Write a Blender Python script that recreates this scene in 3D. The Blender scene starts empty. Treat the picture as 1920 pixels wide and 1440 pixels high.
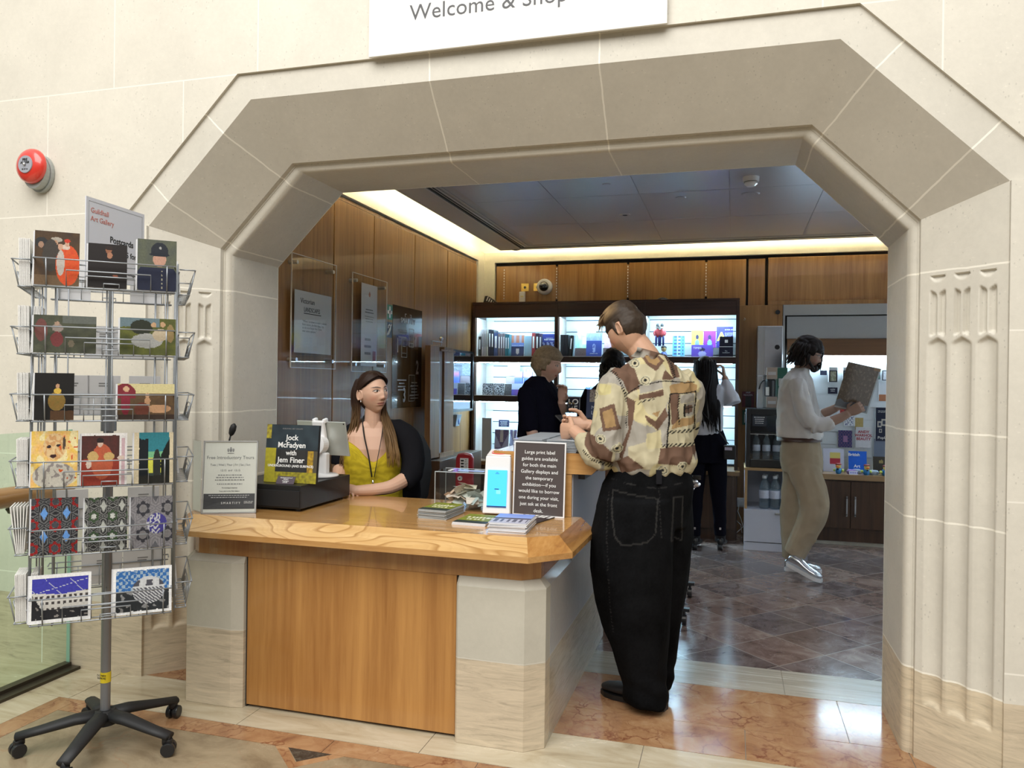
import bpy, bmesh, math, random
from mathutils import Vector, Matrix, noise
from math import sin, cos, pi, radians, exp, sqrt
V=Vector
S=bpy.context.scene; COL=S.collection
# ---------------- camera, world, big lights, exposure ----------------
cd=bpy.data.cameras.new('camera'); cam=bpy.data.objects.new('camera',cd); COL.objects.link(cam)
cd.sensor_fit='HORIZONTAL'; cd.sensor_width=36; cd.lens=36*1442/1920; cd.clip_start=.05; cd.clip_end=100
_R=((0.96100507,0.01321693,-0.27621473),(0.27622174,0.00132809,0.96109302),(0.01306954,-0.99991177,-0.0023745))
cam.matrix_world=Matrix(((_R[0][0],-_R[0][1],-_R[0][2],0),(_R[1][0],-_R[1][1],-_R[1][2],0),(_R[2][0],-_R[2][1],-_R[2][2],1.43),(0,0,0,1)))
S.camera=cam
w=bpy.data.worlds.new('world'); S.world=w; w.use_nodes=True
nt=w.node_tree; bg=nt.nodes['Background']
tc=nt.nodes.new('ShaderNodeTexCoord'); sx=nt.nodes.new('ShaderNodeSeparateXYZ'); cr=nt.nodes.new('ShaderNodeValToRGB')
nt.links.new(tc.outputs['Generated'],sx.inputs[0]); nt.links.new(sx.outputs['Z'],cr.inputs[0]); nt.links.new(cr.outputs[0],bg.inputs[0])
cr.color_ramp.elements[0].position=0.; cr.color_ramp.elements[0].color=(.13,.122,.11,1)
cr.color_ramp.elements[1].position=.75; cr.color_ramp.elements[1].color=(1.0,1.0,.98,1)
bg.inputs[1].default_value=.78
def area(name,loc,rot,sx_,sy_,power,color=(1,1,1)):
    l=bpy.data.lights.new(name,'AREA'); l.shape='RECTANGLE'; l.size=sx_; l.size_y=sy_; l.energy=power; l.color=color
    o=bpy.data.objects.new(name,l); COL.objects.link(o); o.location=loc; o.rotation_euler=rot; return o
# light from the shop's unseen right side, and an added ceiling fill light
area('shop_side_light',(2.55,5.9,1.35),(0,radians(-90),0),1.8,2.6,17,(.70,.83,1.))
area('shop_ceiling_fill',(.9,6.2,2.77),(0,0,0),1.6,1.0,5,(.82,.88,1.))
# skylight of the hall, high above and behind the viewer
area('hall_skylight',(-1.2,-1.6,6.2),(radians(32),0,0),7,5,450,(1,.985,.95))
S.view_settings.view_transform='Standard'; S.view_settings.look='None'; S.view_settings.gamma=1; S.view_settings.exposure=0.5
try: S.view_settings.use_curve_mapping=False
except Exception: pass
# ---------------- helpers ----------------
def link(o,parent=None):
    COL.objects.link(o)
    if parent is not None: o.parent=parent
    return o
def tag(o,label=None,cat=None,group=None,kind=None):
    if label: o['label']=label
    if cat: o['category']=cat
    if group: o['group']=group
    if kind: o['kind']=kind
    return o
def empty(name,loc=(0,0,0),rz=0,label=None,cat=None,group=None):
    o=bpy.data.objects.new(name,None); o.empty_display_size=.05; COL.objects.link(o); o.location=loc; o.rotation_euler=(0,0,rz)
    return tag(o,label,cat,group)
def copy_tree(o,parent=None):
    c=o.copy(); COL.objects.link(c); c.parent=parent
    for k in o.children: copy_tree(k,c)
    return c
class MB:
    def __init__(s): s.v=[]; s.f=[]; s.m=[]; s.c=None
    def add(s,vs,fs,mi=0,T=None):
        b=len(s.v)
        s.v+= [tuple(T@V(p)) for p in vs] if T is not None else [tuple(p) for p in vs]
        for f in fs: s.f.append([b+i for i in f]); s.m.append(mi)
        return s
    def box(s,x0,x1,y0,y1,z0,z1,mi=0,T=None):
        return s.add([(x0,y0,z0),(x1,y0,z0),(x1,y1,z0),(x0,y1,z0),(x0,y0,z1),(x1,y0,z1),(x1,y1,z1),(x0,y1,z1)],
            [(0,3,2,1),(4,5,6,7),(0,1,5,4),(1,2,6,5),(2,3,7,6),(3,0,4,7)],mi,T)
    def prism(s,pts,z0,z1,mi=0,T=None):   # pts ccw in xy
        n=len(pts); a=sum(pts[i][0]*pts[(i+1)%n][1]-pts[(i+1)%n][0]*pts[i][1] for i in range(n))
        if a<0: pts=pts[::-1]
        vs=[(p[0],p[1],z0) for p in pts]+[(p[0],p[1],z1) for p in pts]
        fs=[tuple(range(n))[::-1],tuple(range(n,2*n))]+[(i,(i+1)%n,n+(i+1)%n,n+i) for i in range(n)]
        return s.add(vs,fs,mi,T)
    def frust(s,p0,z0,p1,z1,mi=0,T=None):   # matching polygons ccw
        n=len(p0); vs=[(p[0],p[1],z0) for p in p0]+[(p[0],p[1],z1) for p in p1]
        return s.add(vs,[tuple(range(n))[::-1],tuple(range(n,2*n))]+[(i,(i+1)%n,n+(i+1)%n,n+i) for i in range(n)],mi,T)
    def loft(s,rings,mi=0,caps=True,T=None,closed=True):
        n=len(rings[0]); vs=[p for r in rings for p in r]; fs=[]
        for k in range(len(rings)-1):
            for i in range(n if closed else n-1):
                j=(i+1)%n; fs.append((k*n+i,k*n+j,(k+1)*n+j,(k+1)*n+i))
        if caps and closed: fs+= [tuple(range(n))[::-1],tuple((len(rings)-1)*n+i for i in range(n))]
        return s.add(vs,fs,mi,T)
    def tube(s,pts,r,n=8,mi=0,T=None,flat=1.,up=None,caps=True):
        pts=[V(p) for p in pts]; m=len(pts); rr=r if hasattr(r,'__len__') else [r]*m; rings=[]; u=None
        for k in range(m):
            t=(pts[min(k+1,m-1)]-pts[max(k-1,0)]); t=t.normalized() if t.length>1e-9 else V((0,0,1))
            if u is None:
                a=V(up) if up is not None else (V((0,0,1)) if abs(t.z)<.9 else V((1,0,0)))
                u=(a-a.dot(t)*t).normalized()
            else:
                u=(u-u.dot(t)*t); u=u.normalized() if u.length>1e-6 else t.orthogonal().normalized()
            b=t.cross(u); q=rr[k]; q1,q2=(q if hasattr(q,'__len__') else (q*flat,q))
            rings.append([pts[k]+u*(q1*cos(2*pi*i/n))+b*(q2*sin(2*pi*i/n)) for i in range(n)])
        return s.loft(rings,mi,caps,T)
    def cyl(s,p0,p1,r,n=16,mi=0,T=None,r1=None): return s.tube([p0,p1],[r,r if r1 is None else r1],n,mi,T)
    def lathe(s,prof,n=24,mi=0,T=None):   # prof [(r,z)] bottom to top
        return s.loft([[(r*cos(2*pi*i/n),r*sin(2*pi*i/n),z) for i in range(n)] for r,z in prof],mi,True,T)
    def ell(s,c,r,n=16,mi=0,T=None,R=None):
        c=V(c); m=max(6,n//2); rings=[]
        for k in range(m+1):
            a=-pi/2+pi*k/m; ring=[]
            for i in range(n):
                p=V((r[0]*cos(a)*cos(2*pi*i/n),r[1]*cos(a)*sin(2*pi*i/n),r[2]*sin(a)))
                if R is not None: p=R@p
                ring.append(c+p)
            rings.append(ring)
        return s.loft(rings,mi,False,T)
    def mesh(s,name,mats=None,smooth=False):
        me=bpy.data.meshes.new(name); me.from_pydata(s.v,[],s.f)
        for m in (mats or []): me.materials.append(m)
        me.polygons.foreach_set('material_index',s.m)
        if smooth: me.polygons.foreach_set('use_smooth',[True]*len(s.f))
        me.update(); return me
    def build(s,name,mats,parent=None,smooth=False,loc=None,rot=None,bev=0,seg=2,auto=None,**tg):
        if not isinstance(mats,(list,tuple)): mats=[mats]
        me=s.mesh(name,mats,smooth); o=bpy.data.objects.new(name,me); link(o,parent)
        if loc is not None: o.location=loc
        if rot is not None: o.rotation_euler=rot
        if bev:
            m=o.modifiers.new('b','BEVEL'); m.width=bev; m.segments=seg; m.limit_method='ANGLE'; m.angle_limit=radians(40)
        if tg: tag(o,**tg)
        return o
def smooth_angle(o,deg=40):
    me=o.data; me.polygons.foreach_set('use_smooth',[True]*len(me.polygons))
    bm=bmesh.new(); bm.from_mesh(me); bmesh.ops.remove_doubles(bm,verts=bm.verts,dist=1e-6)
    for e in bm.edges:
        if len(e.link_faces)==2 and e.calc_face_angle(0)>radians(deg): e.smooth=False
    bm.to_mesh(me); bm.free(); return o
def orient(o,loc,rot): o.location=loc; o.rotation_euler=rot; return o
# --- materials
MATS={}
class NT:
    def __init__(s,name):
        m=bpy.data.materials.new(name); m.use_nodes=True; s.m=m; s.t=m.node_tree; s.b=s.t.nodes['Principled BSDF']; MATS[name]=m
    def n(s,typ,**kw):
        x=s.t.nodes.new('ShaderNode'+typ)
        for k,v in kw.items():
            if k.startswith('i_'):
                key=k[2:].replace('_',' '); 
                x.inputs[int(key) if key.isdigit() else key].default_value=v
            else: setattr(x,k,v)
        return x
    def l(s,a,b): s.t.links.new(a,b)
    def pos(s): return s.n('NewGeometry').outputs['Position']
    def obj(s): return s.n('TexCoord').outputs['Object']
    def map(s,vec,loc=(0,0,0),scale=(1,1,1),rot=(0,0,0)):
        x=s.n('Mapping'); x.inputs['Location'].default_value=loc; x.inputs['Scale'].default_value=scale; x.inputs['Rotation'].default_value=rot; s.l(vec,x.inputs[0]); return x.outputs[0]
    def noise(s,vec,scale=5,detail=4,rough=.55,dist=0):
        x=s.n('TexNoise'); x.inputs['Scale'].default_value=scale; x.inputs['Detail'].default_value=detail; x.inputs['Roughness'].default_value=rough; x.inputs['Distortion'].default_value=dist
        s.l(vec,x.inputs['Vector']); return x.outputs['Fac']
    def ramp(s,fac,stops):
        x=s.n('ValToRGB'); r=x.color_ramp
        while len(r.elements)<len(stops): r.elements.new(.5)
        for e,(p,c) in zip(r.elements,stops): e.position=p; e.color=(c[0],c[1],c[2],1) if hasattr(c,'__len__') else (c,c,c,1)
        s.l(fac,x.inputs[0]); return x.outputs[0]
    def math(s,op,a,b=None,c=None):
        x=s.n('Math',operation=op)
        for i,q in enumerate((a,b,c)):
            if q is None: continue
            if isinstance(q,(int,float)): x.inputs[i].default_value=q
            else: s.l(q,x.inputs[i])
        return x.outputs[0]
    def mix(s,fac,a,b,blend='MIX'):
        x=s.n('Mix',data_type='RGBA',blend_type=blend)
        for i,q in ((0,fac),(6,a),(7,b)):
            if isinstance(q,(int,float)): x.inputs[i].default_value=q
            elif isinstance(q,(tuple,list)): x.inputs[i].default_value=(q[0],q[1],q[2],1)
            else: s.l(q,x.inputs[i])
        return x.outputs[2]
    def sep(s,v):
        x=s.n('SeparateXYZ'); s.l(v,x.inputs[0]); return x.outputs
    def bump(s,h,strength=.3,dist=.01):
        x=s.n('Bump'); x.inputs['Strength'].default_value=strength; x.inputs['Distance'].default_value=dist; s.l(h,x.inputs['Height']); s.l(x.outputs[0],s.b.inputs['Normal'])
    def set(s,col=None,rough=None,metal=None,spec=None,coat=None,emit=None,es=None,sheen=None):
        for k,v in (('Base Color',col),('Roughness',rough),('Metallic',metal),('Specular IOR Level',spec),('Coat Weight',coat),('Emission Color',emit),('Emission Strength',es),('Sheen Weight',sheen)):
            if v is None: continue
            if isinstance(v,(int,float)): s.b.inputs[k].default_value=v
            elif isinstance(v,(tuple,list)): s.b.inputs[k].default_value=(v[0],v[1],v[2],1)
            else: s.l(v,s.b.inputs[k])
        return s.m
def srgb(h):
    h=h.lstrip('#'); c=[int(h[i:i+2],16)/255 for i in (0,2,4)]
    return tuple(x/12.92 if x<=.04045 else ((x+.055)/1.055)**2.4 for x in c)
def plain(name,col,rough=.5,metal=0,spec=None,coat=None,emit=None,es=None,sheen=None,var=.06,scale=30):
    if name in MATS: return MATS[name]
    if isinstance(col,str): col=srgb(col)
    t=NT(name)
    if var:
        f=t.noise(t.obj(),scale,3); c=t.mix(f,tuple(x*(1-var) for x in col),tuple(min(1,x*(1+var)) for x in col))
    else: c=col
    return t.set(c,rough,metal,spec,coat,emit,es,sheen)
def glassy(name,tint=(1,1,1),alpha=.9,rough=.02,refl=1.,base=None):
    if name in MATS: return MATS[name]
    t=NT(name); T=t.n('BsdfTransparent'); T.inputs[0].default_value=(*tint,1)
    G=t.n('BsdfGlossy'); G.inputs['Roughness'].default_value=rough; G.inputs[0].default_value=(refl,refl,refl,1)
    F=t.n('Fresnel'); F.inputs[0].default_value=1.5
    gm=t.n('NewGeometry'); ff=t.math('MULTIPLY',F.outputs[0],t.math('SUBTRACT',1.,gm.outputs['Backfacing']))
    mx=t.n('MixShader'); t.l(ff,mx.inputs[0]); t.l(T.outputs[0],mx.inputs[1]); t.l(G.outputs[0],mx.inputs[2])
    out=mx.outputs[0]
    if base:
        D=t.n('BsdfDiffuse'); D.inputs[0].default_value=(*base,1); m2=t.n('MixShader'); m2.inputs[0].default_value=1-alpha; t.l(out,m2.inputs[1]); t.l(D.outputs[0],m2.inputs[2]); out=m2.outputs[0]
    t.l(out,t.t.nodes['Material Output'].inputs[0]); return t.m
def wood(name,c1,c2,c3=None,axis='z',rough=.3,coat=.2,scale=1.,band=0.,spec=.5):
    """straight grained veneer; axis = grain direction"""
    t=NT(name); p=t.obj(); k={'z':(1,1,.045),'x':(.045,1,1),'y':(1,.045,1)}[axis]
    q=t.map(p,scale=tuple(x*scale for x in k))
    a=t.noise(q,38,6,.6,.4); b=t.noise(q,7,3,.5,.6)
    f=t.math('ADD',t.math('MULTIPLY',a,.55),t.math('MULTIPLY',b,.5))
    c=t.ramp(f,[(.36,c1),(.5,c3 or tuple((x+y)/2 for x,y in zip(c1,c2))),(.66,c2)])
    t.bump(a,.08,.004)
    return t.set(c,rough,0,spec,coat)
def stone(name,base,var=.07,joints=None,rough=.55,pits=True,warm=None,brick=None,jcol=(.80,.76,.66),jw=.0035,trav=None):
    t=NT(name); p=t.pos()
    n1=t.noise(p,2.2,5,.6,.3); n2=t.noise(p,45,5,.7); n3=t.noise(p,9,4,.6)
    f=t.math('ADD',t.math('MULTIPLY',n1,.5),t.math('ADD',t.math('MULTIPLY',n2,.3),t.math('MULTIPLY',n3,.2)))
    lo=tuple(x*(1-var*1.8) for x in base); hi=tuple(min(1,x*(1+var*1.4)) for x in base)
    if warm: lo=tuple(a*b for a,b in zip(lo,warm))
    c=t.ramp(f,[(.3,lo),(.7,hi)])
    h=n2
    if pits:   # little fossil pits and shell marks
        vo=t.n('TexVoronoi',feature='F1'); vo.inputs['Scale'].default_value=60; t.l(t.map(p,scale=(1,1,.6)),vo.inputs['Vector'])
        msk=t.math('MULTIPLY',t.math('LESS_THAN',vo.outputs['Distance'],.16),t.math('GREATER_THAN',n3,.53))
        c=t.mix(t.math('MULTIPLY',msk,.45),c,tuple(x*.62 for x in base))
        vo2=t.n('TexVoronoi',feature='F1'); vo2.inputs['Scale'].default_value=37; t.l(t.map(p,scale=(.7,.7,1.4)),vo2.inputs['Vector'])
        ms2=t.math('MULTIPLY',t.math('LESS_THAN',vo2.outputs['Distance'],.14),t.math('GREATER_THAN',n3,.5))
        c=t.mix(t.math('MULTIPLY',ms2,.35),c,tuple(min(1,x*1.2) for x in base))
    X,Y,Z=t.sep(p)
    if trav:    # travertine below a height: horizontal bedding
        q=t.map(p,scale=(1,1,9)); tr=t.noise(q,5,7,.7,1.2)
        tcol=t.ramp(tr,[(.3,tuple(x*.62 for x in trav[1])),(.45,tuple(x*.86 for x in trav[1])),(.6,trav[1]),(.75,tuple(min(1,x*1.12) for x in trav[1]))])
        c=t.mix(t.math('LESS_THAN',Z,trav[0]),c,tcol)
    js=[]
    for j in (joints or []):   # (a,b,c,d) plane ax+by+cz=d with optional guard
        a,b,cc,d=j[:4]
        e=t.math('SUBTRACT',t.math('ADD',t.math('ADD',t.math('MULTIPLY',X,a),t.math('MULTIPLY',Y,b)),t.math('MULTIPLY',Z,cc)),d)
        wob=t.math('MULTIPLY',t.math('SUBTRACT',n3,.5),.012)
        m=t.math('LESS_THAN',t.math('ABSOLUTE',t.math('ADD',e,wob)),jw)
        if len(j)>4:
            g=j[4]; e2=t.math('ADD',t.math('ADD',t.math('MULTIPLY',X,g[0]),t.math('MULTIPLY',Z,g[1])),-g[2]); m=t.math('MULTIPLY',m,t.math('GREATER_THAN',e2,0))
            if len(g)>3: m=t.math('MULTIPLY',m,t.math('LESS_THAN',e2,g[3]))
        js.append(m)
    if brick:
        bt=t.n('TexBrick'); bt.offset=.5; cmb=t.n('CombineXYZ'); t.l(t.math('ADD',X,brick[0]),cmb.inputs[0]); t.l(t.math('ADD',Z,brick[1]),cmb.inputs[1]); t.l(cmb.outputs[0],bt.inputs[0])
        bt.inputs['Scale'].default_value=1; bt.inputs['Brick Width'].default_value=brick[2]; bt.inputs['Row Height'].default_value=brick[3]; bt.inputs['Mortar Size'].default_value=.003; bt.inputs['Mortar Smooth'].default_value=.0
        bt.inputs['Color1'].default_value=(.96,.96,.96,1); bt.inputs['Color2'].default_value=(1,1,1,1); bt.inputs['Mortar'].default_value=(1,1,1,1)
        c=t.mix(1.,c,bt.outputs['Color'],'MULTIPLY'); js.append(bt.outputs['Fac'])
    if js:
        m=js[0]
        for q in js[1:]: m=t.math('MAXIMUM',m,q)
        c=t.mix(m,c,jcol)
    t.bump(h,.12,.004)
    return t.set(c,rough)
def attr_mat(name,rough=.5,coat=0,bumpn=None,spec=.5,sheen=None,metal=0):
    if name in MATS: return MATS[name]
    t=NT(name); a=t.n('Attribute',attribute_name='Col'); c=a.outputs['Color']
    if bumpn: t.bump(t.noise(t.obj(),bumpn[0],4),bumpn[1],bumpn[2])
    return t.set(c,rough,metal,spec,coat,sheen=sheen)
def paint(o,func):
    me=o.data; ca=me.color_attributes.new('Col','FLOAT_COLOR','POINT')
    buf=[]
    for v in me.vertices:
        c=func(v.co); buf+= [c[0],c[1],c[2],1]
    ca.data.foreach_set('color',buf)
def picture(name,w,h,nx,ny,func,parent=None,mat=None,base=None,T=None):
    """flat printed picture in the local XZ plane facing -Y; func(u,v)->rgb"""
    vs=[];fs=[];col=[]
    for j in range(ny):
        for i in range(nx):
            b=len(vs); x0=-w/2+w*i/nx; x1=x0+w/nx; z0=h*j/ny; z1=z0+h/ny
            vs+=[(x0,0,z0),(x1,0,z0),(x1,0,z1),(x0,0,z1)]; fs.append((b,b+1,b+2,b+3))
            c=func((i+.5)/nx,(j+.5)/ny); col+= [c[0],c[1],c[2],1]*4
    me=bpy.data.meshes.new(name); me.from_pydata(vs,[],fs); ca=me.color_attributes.new('Col','FLOAT_COLOR','POINT'); ca.data.foreach_set('color',col)
    me.materials.append(mat or MATS.get('printed') or attr_mat('printed',.5,0,None,.25)); me.update()
    o=bpy.data.objects.new(name,me); link(o,parent)
    return o
def text(body,size,mat,parent=None,loc=(0,0,0),rot=(pi/2,0,0),align='LEFT',name='lettering',ext=.0004,sx=1.,space=1.,bold=0.,lh=1.):
    c=bpy.data.curves.new(name,'FONT'); c.body=body; c.size=size; c.align_x=align; c.align_y='BOTTOM' if False else 'TOP_BASELINE'
    c.extrude=ext; c.space_character=space; c.offset=bold; c.space_line=lh; c.resolution_u=3
    o=bpy.data.objects.new(name,c); COL.objects.link(o)
    dg=bpy.context.evaluated_depsgraph_get(); me=bpy.data.meshes.new_from_object(o.evaluated_get(dg)); bpy.data.objects.remove(o)
    me.name=name; me.materials.clear(); me.materials.append(mat)
    r=bpy.data.objects.new(name,me); link(r,parent); r.location=loc; r.rotation_euler=rot; r.scale=(sx,1,1); return r
def R3(x,y,z): return Matrix.Rotation(z,4,'Z')@Matrix.Rotation(y,4,'Y')@Matrix.Rotation(x,4,'X')
def TR(loc,rot=(0,0,0)): return Matrix.Translation(V(loc))@R3(*rot)
def lerp(a,b,t): return a+(b-a)*t
# ---------------- setting: stone arch, floors, shop room ----------------
XC=-.89
# dark/light stone, travertine
cream=(.66,.62,.53)
gj=[]
# joints at arch band (front) -- radial joints
s2=1/sqrt(2)
horiz=[(0,0,1,z,(0,1,-1,2.3+.76)) for z in ()]
Jc=[]
for z in (1.872,1.262,.925): Jc.append((0,0,1,z))
Jd=[(s2,0,-s2,(.483-2.588)*s2,(1,0,XC)),(s2,0,-s2,(.816-2.292)*s2,(1,0,XC)),
    (s2,0,s2,(-2.315+2.594)*s2,(-1,0,-XC)),(s2,0,s2,(-2.638+2.315)*s2,(-1,0,-XC)),
    (1,0,0,-1.265,(0,1,2.3)),(1,0,0,-.533,(0,1,2.3)),(0,0,1,.338)]
M_wall=stone('limestone_wall',cream,trav=(.335,(.60,.50,.36)),brick=(3.30+8.0,-2.827+.597*10,.80,.597),rough=.6,jcol=(.78,.74,.65))
M_arch=stone('limestone_arch',tuple(x*.90 for x in cream),joints=Jc+Jd,trav=(.338,(.62,.52,.37)),jcol=(.80,.76,.66))
M_pil=stone('desk_stone',(.50,.47,.39),joints=[(0,0,1,.338)],trav=(.335,(.60,.50,.36)),rough=.35,jcol=(.62,.58,.5),jw=.0012,pits=False)
def octp(hw,top,cut,ex=0):
    return [(XC-hw,0),(XC-hw,top-cut),(XC-hw,top-cut),(XC-hw+cut,top),(XC+hw-cut,top),(XC+hw,top-cut),(XC+hw,top-cut),(XC+hw,0)]
def step(y): # outer recess outline
    return [(XC-1.81,0),(XC-1.81,2.155),(XC-1.992,2.155),(XC-1.317,2.83),(XC+1.317,2.83),(XC+1.992,2.155),(XC+1.81,2.155),(XC+1.81,0)]
prof=[]  # (poly,y)
prof.append((step(0),3.045)); prof.append((step(0),3.06)); prof.append((octp(1.81,2.712,.556),3.06))
prof.append((octp(1.58,2.478,.400),3.291)); prof.append((octp(1.580,2.478,.400),3.318)); prof.append((octp(1.574,2.472,.399),3.318))
for k in range(6):
    a=k/5*pi/2; prof.append((octp(1.574-.03*sin(a)-.0,2.472-.03*sin(a),.399-.006*sin(a)),3.322+.035*(1-cos(a))))
prof.append((octp(1.5438,2.442,.393),3.372)); prof.append((octp(1.5438,2.442,.393),3.74))
def arch_mesh(prof,skip_vertical=()):
    mb=MB()
    for k in range(len(prof)-1):
        (A,ya),(B,yb)=prof[k],prof[k+1]
        for i in range(7):
            if k==2 and i in (0,6): continue       # carved jamb splays are built below
            q=[(A[i][0],ya,A[i][1]),(A[i+1][0],ya,A[i+1][1]),(B[i+1][0],yb,B[i+1][1]),(B[i][0],yb,B[i][1])]
            mb.add(q,[(0,1,2,3)])
    return mb
am=arch_mesh(prof); o=am.build('wall_arch',M_arch); smooth_angle(o,35); tag(o,kind='structure')
# carved splays of both jambs (height field of flutes and tracery)
def carve(u,z,W):
    d=0
    for k in range(3):
        uc=W*(.215+.285*k); x=abs(u-uc); hw=.0345
        def sm(e,w=.0045): return max(0,min(1,.5-e/(2*w)))
        # main flute, pointed foot of the tracery at 1.60, scalloped bottom at .22
        top=1.615-x*.55; bot=.215+.012*cos(x/hw*pi/2)
        if z<top+.01 and z>bot-.01:
            m=sm(x-hw,.005)*sm(z-top)*sm(bot-z)
            if z<.24: m*=max(.15,(z-.2)/.04)
            d=max(d,m*(.006+.010*cos(min(1,x/hw)*pi/2)))
        # tracery light 1.63..1.80 with central mullion
        t0=1.635-x*.25; t1=1.79+ (x-.017)*.6
        if x<.034 and 1.6<z<1.83:
            m=sm(x-.027,.003)*sm(z-t1,.004)*sm(t0-z,.004)*(1-sm(x-.007,.003))
            d=max(d,.016*m)
        # lens above
        zz=1.842; 
        if abs(z-zz)<.03:
            m=sm(x-.028*sqrt(max(0,1-max(0,(zz+.012-z))/.022)) if z<zz+.012 else .02,.003) if z<zz+.012 else 0
            d=max(d,.012*m*max(0,min(1,(z-(zz-.012))/.018)))
    return d
for side,nm in ((1,'trim_1'),(-1,'trim_2')):
    x0,y0=XC+side*1.81,3.06; x1,y1=XC+side*1.58,3.291
    W=sqrt((x1-x0)**2+(y1-y0)**2); n=V((-side*1,-1,0)).normalized()
    us=[W*i/86 for i in range(87)]
    zs=[0,.1,.18]+[.19+.006*i for i in range(16)]+[.3+.22*i for i in range(1,6)]+[1.52]+[1.55+.0052*i for i in range(64)]+[1.95,2.0,2.05,2.078]
    zs=sorted(zs); vs=[]; fs=[]
    for z in zs:
        for u in us:
            zt=z
            if z>2.07:   # top follows the diagonal splay: outer 2.156, inner 2.078
                zt=2.156-(2.156-2.078)*(u/W)
            d=carve(u,z,W); t=u/W
            vs.append((lerp(x0,x1,t)-n.x*d,lerp(y0,y1,t)-n.y*d,zt))
    nu=len(us)
    for j in range(len(zs)-1):
        for i in range(nu-1):
            a=j*nu+i; fs.append((a,a+1,a+nu+1,a+nu) if side<0 else (a,a+nu,a+nu+1,a+1))
    mb=MB(); mb.add(vs,fs); o=mb.build(nm,M_arch); smooth_angle(o,50); tag(o,kind='structure')
# wall front and shop-side face
def wallface(poly,y,x0,x1,z1,name,mat,flip=False):
    P=[(x0,0)]+poly+[(x1,0),(x1,z1),(x0,z1)]
    vs=[(p[0],y,p[1]) for p in P]; mb=MB(); mb.add(vs,[tuple(range(len(vs)))] if not flip else [tuple(range(len(vs)))[::-1]])
    o=mb.build(name,mat); tag(o,kind='structure'); return o
wallface(step(0),3.045,-7,4.2,5.2,'wall_front',M_wall)
M_plaster=plain('shop_plaster',(.72,.70,.64),.7)
wallface(octp(1.5438,2.442,.393),3.745,-2.6,2.6,3.1,'wall_shop_side',M_plaster,True)
# ---------- hall floor ----------
def marble(name,cols,scale=3,rough=.18,vein=None,stretch=(1,1,1),tiles=None,jc=(.3,.25,.2)):
    t=NT(name); p=t.pos(); q=t.map(p,scale=stretch)
    a=t.noise(q,scale,8,.68,1.0); c=t.ramp(a,[(.28+.44*i/(len(cols)-1),cc) for i,cc in enumerate(cols)])
    if vein:
        vo=t.n('TexVoronoi',feature='DISTANCE_TO_EDGE'); vo.inputs['Scale'].default_value=vein[1]
        d=t.n('TexNoise'); d.inputs['Scale'].default_value=6; d.inputs['Detail'].default_value=6; t.l(p,d.inputs['Vector'])
        mv=t.n('Mix',data_type='VECTOR'); mv.inputs[0].default_value=.30; t.l(p,mv.inputs[4]); t.l(d.outputs['Color'],mv.inputs[5]); t.l(mv.outputs[1],vo.inputs['Vector'])
        m=t.ramp(vo.outputs['Distance'],[(0,1.),(vein[2],0.)]); n2=t.noise(p,5,3)
        c=t.mix(t.math('MULTIPLY',m,t.ramp(n2,[(.35,0.),(.6,vein[3])])),c,vein[0])
    if tiles:    # rotated tiles with their own tones
        ang,size,pal,jw=tiles; r=t.map(p,rot=(0,0,ang),scale=(1/size,1/size,1)); X,Y,Z=t.sep(r)
        fx=t.math('FLOOR',X); fy=t.math('FLOOR',Y); cmb=t.n('CombineXYZ'); t.l(fx,cmb.inputs[0]); t.l(fy,cmb.inputs[1])
        wn=t.n('TexWhiteNoise'); t.l(cmb.outputs[0],wn.inputs['Vector'])
        c=t.mix(.75,c,t.ramp(wn.outputs['Value'],[(i/(len(pal)-1),k) for i,k in enumerate(pal)]),'MULTIPLY')
        ex=t.math('ABSOLUTE',t.math('SUBTRACT',t.math('FRACT',X),.5)); ey=t.math('ABSOLUTE',t.math('SUBTRACT',t.math('FRACT',Y),.5))
        m=t.math('GREATER_THAN',t.math('MAXIMUM',ex,ey),.5-jw); c=t.mix(m,c,jc)
    return t.set(c,t.ramp(a,[(.3,rough*.8),(.7,rough*1.5)]),0,.5)
M_trav=marble('travertine_floor',[(.28,.22,.14),(.42,.35,.235),(.50,.43,.31),(.56,.49,.37)],4,.2,stretch=(.5,2.2,1))
M_orange=marble('orange_marble',[(.19,.085,.045),(.30,.155,.075),(.37,.21,.105),(.43,.28,.16)],6,.12,vein=((.15,.04,.02),7,.045,.85))
M_beige=marble('beige_marble',[(.14,.10,.06),(.26,.20,.125),(.34,.27,.175)],3.5,.2,vein=((.28,.15,.08),4,.03,.5))
M_brown=marble('shop_tiles',[(.10,.065,.055),(.17,.12,.105),(.24,.18,.155),(.33,.27,.24)],6,.16,vein=((.42,.36,.33),7,.02,.5),tiles=(radians(45),.345,[(.42,.42,.48),(.8,.70,.66),(1.1,1.0,.95),(.55,.60,.72),(.9,.75,.68)],.009),jc=(.30,.25,.22))
M_thresh=marble('threshold_travertine',[(.24,.215,.175),(.36,.33,.27),(.46,.43,.36)],5,.2,stretch=(.4,8,1))
M_black=marble('black_inlay',[(.015,.015,.012),(.04,.035,.03),(.10,.09,.07)],40,.15)
fl=MB(); fl.box(-7,4.2,-3,8.2,-.06,-.004); o=fl.build('floor',plain('screed',(.3,.27,.22),.8)); tag(o,kind='structure')
G=.0016
def slab(name,pts,mat,z=0.):
    mb=MB(); mb.prism(pts,-.004,z); o=mb.build(name,mat); tag(o,kind='structure'); return o
def strip(x0,x1,y0,y1,mat,cuts=(),name='floor_slab'):
    xs=[x0]+sorted(cuts)+[x1]
    for a,b in zip(xs[:-1],xs[1:]): slab(name,[(a+G,y0+G),(b-G,y0+G),(b-G,y1-G),(a+G,y1-G)],mat)
strip(-7,4.2,2.743,3.07,M_trav,[-3.77,-2.82,-1.955,-1.143,-.32,.5,1.3,2.1])
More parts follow.
